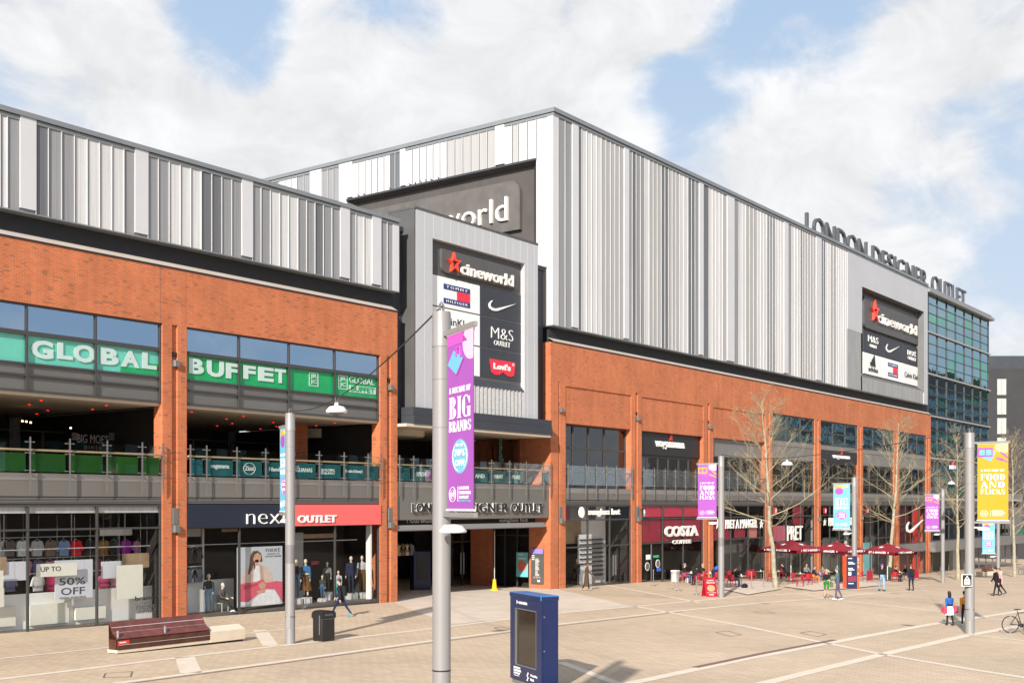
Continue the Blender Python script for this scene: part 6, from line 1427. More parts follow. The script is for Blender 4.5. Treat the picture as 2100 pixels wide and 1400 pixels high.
# ================================================================== bare plane trees
def tree(base, hgt, r0, seed, lab, lean=(0, 0), clear=.33, spread=.36):
    rr = random.Random(seed); T, Bm = MB(), MB()
    r = thing('bare_tree', base, lab, 'tree', 'bare plane trees along the plaza')
    top = Vector((lean[0], lean[1], hgt)); n = 9
    pts = []
    for i in range(n + 1):
        t = i / n; pts.append(Vector((lean[0] * t ** .8 + rr.uniform(-.07, .07) * (i > 1), lean[1] * t ** .8 + rr.uniform(-.07, .07) * (i > 1), hgt * t)))
    rads = [r0 * (1.25 if i == 0 else 1) * (1 - .93 * (i / n)) + .012 for i in range(n + 1)]
    T.tube(pts, rads, 10)
    def branch(p, d, ln, rad, lv):
        k = 4 if lv < 3 else 3; q = [p.copy()]; dd = d.copy()
        for i in range(k):
            dd = (dd + Vector((rr.uniform(-.32, .32), rr.uniform(-.32, .32), rr.uniform(-.16, .32)))).normalized(); q.append(q[-1] + dd * ln / k)
        Bm.tube(q, [rad * (1 - .72 * i / k) for i in range(k + 1)], 6 if lv == 1 else (4 if lv == 2 else 3), None, False)
        if lv >= 4: return
        m = {1: rr.randint(6, 8), 2: rr.randint(4, 5), 3: rr.randint(3, 5)}[lv]
        for i in range(m):
            t = rr.uniform(.25, 1.0); j = min(int(t * k), k - 1); s = q[j].lerp(q[j + 1], t * k - j)
            side = Vector((rr.uniform(-1, 1), rr.uniform(-1, 1), rr.uniform(-.35, .75))).normalized()
            nd = (dd * .75 + side * .85).normalized()
            branch(s, nd, ln * rr.uniform(.36, .58) * (1.15 - .4 * t), max(rad * .46 * (1 - .5 * t),  .006), lv + 1)
    nb = 24
    for i in range(nb):
        t = clear + (1 - clear) * (i / (nb - 1)) * .97; z = t * n; j = min(int(z), n - 1); p = pts[j].lerp(pts[j + 1], z - j)
        a = i * 2.4 + rr.uniform(-.5, .5); up = .35 + .9 * (t - clear) / (1 - clear) + rr.uniform(-.1, .2)
        d = Vector((math.cos(a), math.sin(a), up)).normalized()
        ln = hgt * spread * (1.0 - .72 * ((t - clear) / (1 - clear)) ** 1.2) * rr.uniform(.75, 1.1)
        branch(p, d, ln, r0 * (.36 - .2 * t), 1)
    T.build('trunk', r, K['bark'], True, at=LOCAL); Bm.build('branches', r, K['twig'], at=LOCAL)
t1 = G(1591.5, 1207); tree(t1, 12.0, .155, 3, 'bare plane tree in front of the sandwich shop, left of the parasols', (-1.0, .5))
t2 = G(1822, 1187); tree(t2, 14.2, .185, 5, 'bare plane tree leaning right, before the white tick shop', (1.1, -.6), .34)
t3 = G(1965, 1188); tree(t3, 13.2, .17, 9, 'bare plane tree behind the large right lamp post', (.2, .2), .36)
t4 = G(2081, 1182); tree(t4, 14.5, .17, 14, 'bare plane tree at the right edge of the view', (.5, .4), .30)
t5 = G(2150, 1176); tree(t5, 14.0, .17, 21, 'bare plane tree whose twigs reach in at the right edge', (-.4, .4), .30)
# ================================================================== bicycle and rack
def bicycle(p, rz, lab, col):
    r = thing('bicycle', p, lab, 'bicycle', None, rz); m = MB
    for x in (0, 1.05):
        rim = [(x + .335 * math.cos(2 * math.pi * i / 28), 0, .345 + .335 * math.sin(2 * math.pi * i / 28)) for i in range(29)]
        w = MB().tube(rim, .022, 6, None, False).build('wheel', r, K['rubber'], at=LOCAL, smooth=True)
        q = MB()
        for i in range(14): q.tube([(x, .02 * (-1) ** i, .345), (x + .32 * math.cos(2 * math.pi * i / 14), 0, .345 + .32 * math.sin(2 * math.pi * i / 14))], .003, 3)
        q.tube([(x, -.04, .345), (x, .04, .345)], .03, 8); q.build('spokes', w, K['steel'], at=LOCAL)
    f = MB(); S, Bb, Hd, Ht = (.28, 0, .86), (.45, 0, .30), (.93, 0, .66), (.89, 0, .84)
    for a, c, t in ((S, Bb, .018), (Bb, Hd, .021), ((.30, 0, .80), Ht, .018), (Hd, Ht, .02), ((0, .05, .345), Bb, .011), ((0, -.05, .345), Bb, .011), ((0, .05, .345), (.30, 0, .78), .010), ((0, -.05, .345), (.30, 0, .78), .010), (Hd, (1.05, .05, .345), .014), (Hd, (1.05, -.05, .345), .014)): f.tube([a, c], t, 8)
    f.build('frame', r, K[col], at=LOCAL, smooth=True)
    MB().rings([[(.16, -.07, .93), (.16, .07, .93), (.16, .07, .955), (.16, -.07, .955)], [(.28, -.05, .935), (.28, .05, .935), (.28, .05, .97), (.28, -.05, .97)], [(.42, -.018, .94), (.42, .018, .94), (.42, .018, .965), (.42, -.018, .965)]]).build('saddle', r, K['rubber'], at=LOCAL)
    MB().tube([(.28, 0, .86), (.27, 0, .94)], .014, 6).build('seat_post', r, K['steel'], at=LOCAL)
    MB().tube([(.95, -.29, 1.0), (.90, -.2, 1.0), (.88, 0, .93), (.90, .2, 1.0), (.95, .29, 1.0)], .014, 6).build('handlebar', r, K['rubber'], at=LOCAL)
    q = MB().tube([(.45, -.05, .30), (.45, .05, .30)], .08, 14); q.tube([(.45, -.07, .30), (.52, -.08, .15)], .012, 6); q.tube([(.45, .07, .30), (.38, .08, .45)], .012, 6); q.box(.46, .58, -.13, -.08, .135, .15); q.box(.32, .44, .08, .13, .445, .46); q.build('crankset', r, K['rubber'], at=LOCAL)
    MB().box(.0, .28, -.02, .0, .355, .37).build('chain', r, K['rubber'], at=LOCAL)
g_ = G(2072, 1297); bicycle((g_.x, g_.y, gz(g_.x)), R(-53), 'black bicycle leaning on a steel rack at the right edge', 'black')
g_ = G(2096, 1300); r = thing('cycle_rack', (g_.x, g_.y, gz(g_.x)), 'steel hoop cycle rack beside the black bicycle', 'cycle rack', None, R(10))
MB().tube([(0, -.1, -.1), (0, -.1, .70), (.05, -.1, .8), (.15, -.1, .84), (.65, -.1, .84), (.75, -.1, .8), (.8, -.1, .70), (.8, -.1, -.1)], .025, 8).build('hoop', r, K['steel'], at=LOCAL, smooth=True); MB().lathe([(0, 0), (.06, 0), (.06, .015), (0, .015)], (0, -.1, 0), 10).build('flange', r, K['steel'], at=LOCAL)
g_ = G(2094, 1178); bicycle((g_.x, g_.y, gz(g_.x)), R(-53), 'small far bicycle parked by the last bare tree', 'lampg')
# ================================================================== pigeons
def pigeon(p, rz, lab, s=1.0):
    r = thing('pigeon', p, lab, 'pigeon', 'pigeons on the ledge of the metal hall' if p[2] > 5 else None, rz)
    m = MB(); m.ell((0, 0, .13 * s), (.15 * s, .075 * s, .075 * s), None, Matrix.Rotation(R(-14), 4, 'Y'), 12, 8); m.ell((.13 * s, 0, .235 * s), (.042 * s, .036 * s, .04 * s)); m.tube([(.09 * s, 0, .16 * s), (.125 * s, 0, .23 * s)], [.055 * s, .035 * s], 8)
    m.add([(-.10 * s, -.04 * s, .13 * s), (-.10 * s, .04 * s, .13 * s), (-.27 * s, .05 * s, .075 * s), (-.27 * s, -.05 * s, .075 * s), (-.10 * s, 0, .16 * s)], [(0, 1, 2, 3), (4, 1, 0), (3, 2, 4)])
    m.tube([(.165 * s, 0, .232 * s), (.2 * s, 0, .222 * s)], [.012 * s, .002], 5); m.build('body', r, M('pigeon_grey', (.09, .09, .10), .7) if 'pg' not in K else K['pg'], True, at=LOCAL)
    K.setdefault('pg', r.children[0].data.materials[0])
    for sd in (-1, 1): MB().tube([(.02 * s, sd * .03 * s, .09 * s), (.03 * s, sd * .03 * s, 0), (.07 * s, sd * .03 * s, .004)], .008 * s, 4).build('leg', r, K['crimson'], at=LOCAL)
    return r
g_ = G(628, 1249.5); pigeon(Vector((g_.x, g_.y, gz(g_.x))), R(10), 'grey pigeon walking on the paving before the mannequins', 1.15)
for k, px in enumerate((735, 746.5, 800, 840.5, 851.5, 863, 873.5, 884.5, 899)):
    pigeon(Vector((BX0 - .07, sy(px, BX0 - .07), 26.76)), R((150, -150, 170, 120, -130, 200, -160, 140, 175)[k]), 'dark pigeon perched on the ledge above the cinema sign', .6)
# ================================================================== people and mannequins
import numpy as np
def remesh_parts(parts, voxel):
    """parts: (p0, p1, r0, r1, squash_y, tag); one continuous skin over all of them, its faces sorted by the nearest part"""
    m = MB()
    for p0, p1, r0, r1, sq, tg in parts:
        p0, p1 = Vector(p0), Vector(p1); n = 10
        d = p1 - p0
        if d.length < 1e-5: m.ell(p0, (r0, r0 * sq, r1), None, None, 12, 8); continue
        dn = d.normalized(); ref = Vector((0, 1, 0)) if abs(dn.y) < .9 else Vector((1, 0, 0))
        a = dn.cross(ref).normalized(); b = dn.cross(a).normalized()     # b lies near the body's side axis
        prof = [(-.95, .28), (-.72, .70), (-.35, .94), (0, 1.0)]; rings = []
        for t, k in prof: rings.append((p0 + dn * t * r0, r0 * k))
        for t, k in reversed(prof): rings.append((p1 - dn * t * r1, r1 * k))
        m.rings([[tuple(c + (a * math.cos(2 * math.pi * i / n) + b * sq * math.sin(2 * math.pi * i / n)) * rr_) for i in range(n)] for c, rr_ in rings])
    me = bpy.data.meshes.new('body'); me.from_pydata(m.v, [], m.f)
    o = bpy.data.objects.new('body', me); COL.objects.link(o)
    md = o.modifiers.new('r', 'REMESH'); md.mode = 'VOXEL'; md.voxel_size = voxel
    sm = o.modifiers.new('s', 'SMOOTH'); sm.iterations = 2; sm.factor = .5
    dg = bpy.context.evaluated_depsgraph_get(); dg.update()
    out = bpy.data.meshes.new_from_object(o.evaluated_get(dg)); bpy.data.objects.remove(o); bpy.data.meshes.remove(me)
    nf = len(out.polygons); cen = np.empty(nf * 3); out.polygons.foreach_get('center', cen); cen = cen.reshape(-1, 3)
    best = np.full(nf, 1e9); idx = np.zeros(nf, int); tags = []
    for p0, p1, r0, r1, sq, tg in parts:
        if tg not in tags: tags.append(tg)
        a = np.array(p0); d = np.array(p1) - a; L2 = max(float(d @ d), 1e-9)
        t = np.clip(((cen - a) @ d) / L2, 0, 1); q = cen - (a + t[:, None] * d); q[:, 1] /= (sq if abs(d[2]) > .5 * math.sqrt(L2) or L2 < 1e-8 else 1)
        dist = np.linalg.norm(q, axis=1) - (r0 + (r1 - r0) * t)
        k = dist < best; best[k] = dist[k]; idx[k] = tags.index(tg)
    out.materials.clear()
    return out, tags, idx
def person(name, p, rz, h, lab, top, legs, skin='skin', shoes='black', hair='hair', hairlen=0, tl=(22, 6), tr=(-18, 22), al=(-18, 18), ar=(20, 18), lean=3, sit=None, bulk=1.0, coat=None, coat_len=.45, skirt=None, skirt_len=.5, bag=None, hat=None, fem=False, cat='person', group=None, shorts=False, ab=8, hip_hands=False, headyaw=0, smooth_head=False, hood=False):
    s = h / 1.75; r = thing(name, p, lab, cat, group, rz)
    pz = .93 if sit is None else sit / s + .09
    leanr = R(lean); pel = Vector((0, 0, pz))
    def up(z, x=0, y=0): return pel + Vector((math.sin(leanr) * z + x * math.cos(leanr), y, math.cos(leanr) * z))
    P = []; sw = .175 if fem else .195; hw = .095
    T, Lg = 'top', 'legs'
    P += [((up(.0)), up(.14), .112 * bulk ** .5, .105 * bulk, 1.45, Lg if not coat else T), (up(.16), up(.38), .105 * bulk, .118 * bulk, 1.45 if not fem else 1.35, T), (up(.40), up(.45), .11 * bulk, .085, 1.7, T), (up(.48), up(.58), .052, .050, 1.0, 'skin')]
    foot = []
    for sd, (th, kn) in ((1, tl), (-1, tr)):
        hp_ = pel + Vector((0, sd * hw, -.02)); a = R(th); k_ = hp_ + Vector((math.sin(a), 0, -math.cos(a))) * .42; b = R(th - kn); an = k_ + Vector((math.sin(b), 0, -math.cos(b))) * .42
        shin = 'skin' if (shorts) else Lg
        P += [(hp_, k_, .088 * (1.08 if not fem else 1.0), .058, 1.0, Lg), (k_, an, .057, .040, 1.0, shin)]
        f = R(max(-35, min(20, th - kn)))
        heel = an + Vector((-.03, 0, -.05)); toe = an + Vector((.17 * math.cos(f), 0, -.05 + .17 * math.sin(f) * .8)); P += [(heel, toe, .042, .036, 1.0, 'shoes')]; foot.append(min(heel.z, toe.z))
    for sd, (sa, eb) in ((1, al), (-1, ar)):
        sh = up(.42, 0, sd * sw); a = R(sa) + leanr * 0; el = sh + Vector((math.sin(a), sd * math.sin(R(ab)), -math.cos(a))).normalized() * .285; b = a + R(eb); wr = el + Vector((math.sin(b), -sd * .12 if eb > 40 else sd * .03, -math.cos(b))).normalized() * .25
        ar_ = .052 * bulk
        P += [(sh, el, ar_ * 1.05, ar_ * .84, 1.0, T), (el, wr, ar_ * .82, ar_ * .62, 1.0, T)]
        d = (wr - el).normalized(); palm = wr + d * .075; P += [(wr, palm, .026, .032, 1.0, 'skin')]
        side = Vector((0, 1, 0)); nrm = d.cross(side).normalized()
        for q, (off, ln) in enumerate(((-.027, .070), (-.009, .082), (.009, .078), (.026, .062))):
            b0 = palm + nrm * off + d * .012; b1 = b0 + d * ln * .55; b2 = b1 + (d * .8 - side * sd * .6).normalized() * ln * .5; P += [(b0, b1, .0105, .0100, 1.0, 'skin'), (b1, b2, .0100, .0085, 1.0, 'skin')]
        b0 = wr + d * .03 + nrm * .026; P += [(b0, b0 + (d * .7 + nrm * .7).normalized() * .065, .013, .010, 1.0, 'skin')]
    hc = up(.70, .015); Hy = Matrix.Rotation(R(headyaw), 3, 'Z')
    def hd(x, y, z): return hc + Hy @ Vector((x, y, z))
    P += [(hd(0, 0, .02), hd(0, 0, .02), .098, .112, .80, 'skin'), (hd(.03, 0, -.03), hd(.045, 0, -.075), .062, .045, .95, 'skin'), (hd(.09, 0, -.0), hd(.108, 0, -.022), .012, .016, 1, 'skin'), (hd(.0, .078, -.005), hd(.0, .080, -.02), .018, .014, .6, 'skin'), (hd(.0, -.078, -.005), hd(.0, -.080, -.02), .018, .014, .6, 'skin')]
    if skirt: pass
    low = min(foot) - .042
    dz = -low if sit is None else 0
    P = [(tuple((Vector(a) + Vector((0, 0, dz))) * s), tuple((Vector(b) + Vector((0, 0, dz))) * s), r0 * s, r1 * s, sq, tg) for a, b, r0, r1, sq, tg in P]
    me, tags, idx = remesh_parts(P, .017 * s)
    mm = {'top': top, 'legs': legs, 'skin': skin, 'shoes': shoes}
    for t in tags: me.materials.append(K[mm[t]])
    me.polygons.foreach_set('material_index', idx.astype(np.int32)); me.polygons.foreach_set('use_smooth', [True] * len(me.polygons))
    b = bpy.data.objects.new('body', me); COL.objects.link(b); b.parent = r
    S4 = Matrix.Scale(s, 4) @ Matrix.Translation((0, 0, dz))
    RH = Matrix.Translation(hc) @ Hy.to_4x4()
    if not smooth_head:
        m = MB()
        for sd in (-1, 1): m.ell((.088, sd * .034, .012), (.008, .013, .008), K['black'], S4 @ RH, 6, 4); m.ell((.086, sd * .034, .032), (.008, .02, .004), K[hair if hair else 'hair'], S4 @ RH, 6, 4)
        m.ell((.090, 0, -.062), (.008, .024, .006), K['crimson'] if fem else K['skind'], S4 @ RH, 8, 4); m.build('face_features', r, at=LOCAL)
    if hair and not hat and not hood:
        m = MB(); m.ell((-.020, 0, .045), (.104, .090, .100), None, S4 @ RH, 14, 9)
        if hairlen: m.rings([[(-.055 + x * k, y * k2, z) for x, y in ((-.06, -.06), (.03, -.085), (.05, 0), (.03, .085), (-.06, .06))] for z, k, k2 in ((.06, 1, 1), (-.10, 1.0, 1.05), (-.10 - hairlen * .6, .95, 1.0), (-.10 - hairlen, .5, .6))], None, True, S4 @ RH)
        m.build('hair', r, K[hair], True, at=LOCAL)
    if hat or hood:
        m = MB(); m.ell((-.012, 0, .055), (.110, .096, .098), None, S4 @ RH, 14, 9)
        if hood: m.ell((-.035, 0, .0), (.10, .10, .13), None, S4 @ RH, 14, 9)
        m.build('hood' if hood else 'hat', r, K[hood or hat], True, at=LOCAL)
    def skirtmesh(nm, mat, z0, z1, fl, top_r):
        rings = []; k = 18
        for i in range(7):
            t = i / 6; z = z0 + (z1 - z0) * t
            rings.append([((top_r + fl * t) * (1 + .05 * math.sin(5 * (2 * math.pi * j / k)) * t) * .85 * math.cos(2 * math.pi * j / k) + math.sin(leanr) * max(0, z - pz), (top_r + fl * t) * 1.22 * math.sin(2 * math.pi * j / k), z) for j in range(k)])
        MB().rings(rings[::-1], None, True, S4).build(nm, r, K[mat], True, at=LOCAL)
    if coat: skirtmesh('coat_skirt', coat, pz + .12, pz + .12 - coat_len, .045 + .05 * coat_len, .130 * bulk ** .5)
    if skirt: skirtmesh('skirt', skirt, pz + .10, pz + .10 - skirt_len, .11, .128)
    if bag:
        kind, bm_ = bag
        if kind == 'back':
            c = up(.27, -.20); Mx = S4 @ Matrix.Translation(c) @ Matrix.Rotation(leanr, 4, 'Y')
            m = MB(); m.bbox(-.085, .085, -.15, .15, -.22, .22, .05, None, Mx); m.build('backpack', r, K[bm_], True, at=LOCAL)
        else:
            for sd in ((1,) if kind == 'left' else (-1,) if kind == 'right' else (1, -1)):
                c = Vector((0, sd * .30, pz - .12 if kind != 'low' else pz - .2)); Mx = S4 @ Matrix.Translation(c)
                m = MB(); m.bbox(-.2, .2, -.09, .09, -.17, .14, .04, None, Mx); m.tube([(-.1, 0, .13), (-.06, 0, .32), (.06, 0, .32), (.1, 0, .13)], .012, 5, None, True, Mx); m.build('bag', r, K[bm_], True, at=LOCAL)
    return r
for n_, c_ in (('c_black', (.014, .014, .016)), ('c_navy', (.014, .02, .05)), ('c_denim', (.05, .11, .22)), ('c_paledenim', (.22, .36, .52)), ('c_blue', (.02, .09, .30)), ('c_skirtw', (.70, .72, .80)), ('c_red', (.48, .012, .03)), ('c_pinkred', (.62, .06, .10)), ('c_amber', (.58, .23, .015)), ('c_leather', (.075, .042, .026)), ('c_grey', (.17, .17, .17)), ('c_lgrey', (.40, .40, .41)), ('c_brown', (.12, .055, .02)), ('c_tan', (.42, .27, .14)), ('c_teal', (.06, .14, .15)), ('c_mauve', (.10, .07, .12)), ('c_olive', (.10, .14, .03)), ('c_green', (.03, .17, .04)), ('c_orange', (.62, .20, .02)), ('c_purple', (.16, .05, .42)), ('c_pink', (.62, .30, .32)), ('c_white', (.72, .72, .70)), ('c_royal', (.03, .08, .35)), ('c_plaid', (.10, .09, .09)), ('c_mblue', (.035, .13, .28)), ('c_aqua', (.04, .32, .36)), ('c_darkolive', (.05, .05, .035))): cloth(n_, c_)
def gv(px, py): 
    g_ = G(px, py); return Vector((g_.x, g_.y, gz(g_.x)))
FX, FY = (.8, .6), (.6, -.8)                        # picture depth and picture right, on the ground
def face(right, away): return math.atan2(FX[1] * away + FY[1] * right, FX[0] * away + FY[0] * right)
person('person', gv(699, 1264), face(-1, .15), 1.74, 'man striding left before the shop, black quilted jacket, navy trousers and backpack', 'c_black', 'c_navy', shoes='c_aqua', tl=(30, 4), tr=(-27, 10), bulk=1.2, bag=('back', 'c_black'), lean=6, headyaw=8)
person('person', gv(1203, 1210), face(1, -.1), 1.70, 'woman in long brown leather coat walking past the sunglass shop', 'c_leather', 'c_black', skin='skind', shoes='c_tan', tl=(12, 3), tr=(-12, 10), al=(-15, 15), ar=(35, 12), coat='c_leather', coat_len=.78, fem=True, bulk=1.1)
person('person', gv(1695, 1225.5), face(-.2, -1), 1.62, 'fair-haired girl in black top with bare legs, green shorts and carried green bag', 'c_black', 'c_green', hair='hairf', hairlen=.16, tl=(6, 8), tr=(-4, 4), al=(18, 60), ar=(18, 60), fem=True, shorts=True, bag=('left', 'c_olive'))
person('person', gv(1718, 1230), face(-1, .25), 1.78, 'person in teal jacket and mauve trousers with big black shoulder bag', 'c_teal', 'c_mauve', hair='hairb', shoes='c_white', tl=(10, 4), tr=(-10, 12), al=(30, 50), ar=(25, 55), bulk=1.15, bag=('back', 'c_black'), hat='c_teal')
person('person', gv(1808.5, 1211.5), face(.1, -1), 1.70, 'person in purple beanie, black jacket and pale jeans walking to us', 'c_black', 'c_paledenim', hair='hair', tl=(14, 4), tr=(-12, 16), hat='c_purple', bulk=1.2)
person('person', gv(1868.5, 1210.5), face(-.1, 1), 1.72, 'man seen from behind in dark coat with black backpack, before the narrow barrier', 'c_navy', 'c_black', hair='hairb', tl=(6, 4), tr=(-6, 6), coat='c_navy', coat_len=.30, bulk=1.25, bag=('back', 'c_black'))
person('person', gv(1947.5, 1282), face(-.15, 1), 1.43, 'woman seen from behind in blue sweater and long white skirt carrying red bags', 'c_blue', 'c_black', hairlen=.22, tl=(8, 4), tr=(-8, 10), skirt='c_skirtw', skirt_len=.50, fem=True, bulk=1.15, bag=('both', 'c_pinkred'))
person('person', gv(1978.5, 1283), face(-.1, 1), 1.46, 'person in amber jacket and jeans half hidden behind the right lamp post', 'c_amber', 'c_navy', tl=(8, 4), tr=(-8, 10), bulk=1.2, shoes='c_white', bag=('right', 'c_black'))
person('person', gv(2043, 1221), face(-1, .05), 1.74, 'bulky man all in black with striped cap walking left, near the far bench', 'c_black', 'c_black', tl=(14, 3), tr=(-20, 12), bulk=1.35, hat='c_black', ar=(10, 25))
person('person', gv(2050, 1219.5), face(-1, .05), 1.66, 'person in pale pink top hidden behind the man in black', 'c_pink', 'c_black', tl=(10, 3), tr=(-24, 14), hair='hairb')
person('person', gv(2048, 1166), face(-.4, -1), 1.7, 'small far figure in dark jacket by the podium doors', 'c_black', 'c_black', tl=(12, 3), tr=(-10, 12))
def sitter(px, py, d, lab, top, legs, **kw):
    person('person', gv(px, py), face(*d), 1.72, lab, top, legs, sit=.47, tl=(86, 88), tr=(84, 80), al=kw.pop('al', (28, 60)), ar=kw.pop('ar', (28, 60)), lean=kw.pop('lean', 6), **kw)
sitter(1402, 1194, (1, 0), 'man in dark jacket, cap and jeans seated facing right outside the coffee shop', 'c_black', 'c_denim', hat='c_grey', bulk=1.25)
sitter(1430, 1199.5, (-.5, 1), 'person in black puffer with hood seated with back to us', 'c_black', 'c_black', hood='c_black', bulk=1.45)
sitter(1420, 1187, (.2, -1), 'dark-haired person in black seated behind the coffee table', 'c_black', 'c_black', bulk=1.1)
sitter(1444, 1194, (-1, .2), 'fair-haired person in black seated right of the coffee table', 'c_black', 'c_grey', hair='hairf')
person('person', gv(1463, 1199), face(1, .3), 1.70, 'person in blue hooded top bending over the table behind the lamp post', 'c_royal', 'c_navy', lean=48, tl=(4, 4), tr=(-6, 6), al=(60, 10), ar=(50, 15), bulk=1.2)
sitter(1503, 1203.5, (1, 0), 'man in black jacket and blue jeans seated facing right beside the lamp post', 'c_black', 'c_denim', lean=14)
sitter(1571, 1184, (-.3, -1), 'dark-haired woman in grey and orange seated left of the tree', 'c_grey', 'c_orange', hairlen=.12, fem=True)
sitter(1611, 1186, (-1, -.2), 'person in black slumped under the left parasol', 'c_black', 'c_black', lean=24)
sitter(1653, 1188, (.3, -1), 'person in dark grey seated at the back between parasols', 'c_grey', 'c_black', bulk=1.2)
sitter(1668, 1196, (1, -.15), 'man in navy jacket and orange trousers seated facing right', 'c_navy', 'c_orange', bulk=1.15, hair='hairb', shoes='c_tan')
sitter(1688, 1192, (-.8, -.4), 'grey-jacketed person in jeans seated behind the fair-haired girl', 'c_grey', 'c_denim', hair='hairb', bulk=1.15)
sitter(1836, 1192, (.8, .2), 'person in black jacket seated left of the table under the right parasol', 'c_black', 'c_black')
sitter(1858, 1189, (-1, -.1), 'bald man in black seated under the right parasol behind the backpacker', 'c_black', 'c_grey', hair=None)
bq = gv(1527, 1206); r = thing('backpack', bq, 'black backpack left on the ground by the man in jeans', 'bag'); MB().bbox(-.22, .22, -.15, .15, 0, .30, .07).build('body', r, K['c_black'], True, at=LOCAL); MB().tube([(-.06, 0, .29), (0, 0, .36), (.06, 0, .29)], .012, 5).build('handle', r, K['c_black'], at=LOCAL)
# shop people behind the optician's glass
person('person', Vector((fx(1182, 1.2), 1.2, gz(63))), face(.3, -1), 1.75, 'shop assistant in black inside the optician window', 'c_black', 'c_black', skin='skind')
# ------------------------------------------------ mannequins: foot pixel at the glass depth Yw
def mann(px, Y, h, lab, top, legs, z=.42, d=(0, -1), **kw):
    kw.setdefault('tl', (3, 3)); kw.setdefault('tr', (-3, 3)); kw.setdefault('al', (4, 14)); kw.setdefault('ar', (-2, 14))
    person('mannequin', Vector((fx(px, Y), Y, z)), face(*d), h, lab, top, legs, skin='mann', hair=None, smooth_head=True, cat='mannequin', group='mannequins in the corner shop window', **kw)
Ym = 1.2
mann(428, .9, 1.78, 'mannequin in grey jacket and pale jeans, leftmost in the window', 'c_darkolive', 'c_paledenim', z=.06, d=(.3, -1), ar=(10, 100), al=(0, 60), fem=True, hip_hands=True)
person('mannequin', Vector((fx(455, .9), .9, .06)), face(.9, -.5), 1.74, 'seated mannequin in black and white check shirt', 'c_plaid', 'c_darkolive', skin='mann', hair=None, smooth_head=True, cat='mannequin', group='mannequins in the corner shop window', sit=.47, tl=(80, 60), tr=(84, 50), al=(30, 50), ar=(30, 50), fem=True, shoes='white')
r = thing('display_chair', (fx(455, .9), .9, .06), 'pale wire chair under the check-shirted mannequin', 'chair', None, face(.9, -.5)); MB().box(-.22, .2, -.22, .22, .43, .46).build('seat', r, K['panL'], at=LOCAL)
for sx in (-1, 1):
    for sy_ in (-1, 1): MB().tube([(sx * .19, sy_ * .2, .43), (sx * .19, sy_ * .2, 0)], .013, 6).build('leg', r, K['white'], at=LOCAL)
MB().box(-.22, -.19, -.2, .2, .46, .80).build('backrest', r, K['panL'], at=LOCAL)
mann(607.5, Ym, 1.85, 'mannequin in dark jacket and jeans partly behind the lamp post', 'c_black', 'c_denim'); mann(627, Ym, 1.85, 'mannequin in blue denim jacket and long brown skirt', 'c_mblue', 'mann', skirt='c_brown', skirt_len=.75, fem=True, shorts=True)
mann(661, Ym, 1.12, 'small child mannequin in camouflage top', 'c_darkolive', 'c_denim', z=.30); mann(671, Ym + .5, 1.50, 'older child mannequin in grey shirt', 'c_grey', 'c_black', z=.55); mann(694, Ym, 1.25, 'child mannequin in pale top behind the striding man', 'c_lgrey', 'c_aqua', z=.35)
mann(720, Ym, 1.88, 'mannequin in brown and navy sweater, second from the right', 'c_navy', 'c_navy', bulk=1.1); mann(742.5, Ym, 1.88, 'mannequin in grey hooded top and brown trousers, rightmost', 'c_lgrey', 'c_brown', bulk=1.15)
bx_ = fx(720, Ym); MB_ = MB(); 
# plinths the mannequins stand on
for k, (px, hh, w) in enumerate(((607.5, .42, .25), (627, .42, .25), (661, .30, .2), (671, .55, .22), (694, .35, .2), (720, .42, .28), (742.5, .42, .28))):
    Y = Ym + (.5 if px == 671 else 0); x = fx(px, Y)
    r = thing('display_plinth', (x, Y, -.02), 'low pale plinth under a mannequin', 'plinth', 'plinths in the corner shop window'); MB().bbox(-w, w, -w * .8, w * .8, .04, hh + .02, .01).build('block', r, K['panL'], at=LOCAL); MB().box(-w * .5, w * .3, -w * .8 - .03, -w * .8 - .02, .05, hh - .03).build('price_card', r, K['white'], at=LOCAL)
# ------------------------------------------------ window display of the left bay
def board(px0, px1, py0, py1, Y, mat, lab, words=()):
    X0, X1 = fx(px0, Y), fx(px1, Y); z1, z0 = fz(px0, py0, Y), fz(px0, py1, Y)
    r = thing('window_board', ((X0 + X1) / 2, Y, z0), lab, 'display board', 'boards hung in the left shop window')
    MB().box(X0, X1, Y, Y + .03, z0, z1).build('panel', r, K[mat])
    m = MB(); m.tube([(X0 + .1, Y + .02, z1), (X0 + .1, Y + .02, 4.6)], .004, 4); m.tube([(X1 - .1, Y + .02, z1), (X1 - .1, Y + .02, 4.6)], .004, 4); m.build('wires', r, K['steel'])
    for w, a, c, t_, b_, mt, bd in words:
        m = MB(); ftext(m, w, a, c, t_, b_, Y - .002, K[mt], .006, bd); m.build('words', r)
board(75, 158, 1156, 1183, .30, 'cream', 'cream board reading UP TO', [('UP TO', 83, 125, 1162, 1172, 'lettergrey', .01)])
board(113, 190, 1149, 1229, .55, 'lilac', 'pale lilac board reading 50% OFF', [('50%', 121, 175, 1185, 1200, 'lettergrey', .01), ('OFF', 125, 174, 1205, 1220, 'lettergrey', .01), ('ORIGINAL SELLING PRICES', 122, 176, 1224, 1228, 'lampg', 0)])
board(251, 306, 1135, 1165, .75, 'woodpale', 'oak-look board high on the right of the shop window'); board(208, 250, 1151, 1186, .8, 'lilac', 'pale lilac blank board left of the tall cream one'); board(238.5, 293, 1159, 1229, .5, 'cream', 'tall cream blank board under the oak one')
board(-40, 13.5, 1143, 1178, .75, 'woodpale', 'oak-look board cut by the left edge of the view'); board(8, 53, 1152, 1191, .8, 'lilac', 'pale lilac board at the left edge of the view'); board(-40, 7, 1171, 1246, .5, 'cream', 'cream board at the far left edge of the view')
m = MB(); X0, X1 = BAYS[1]
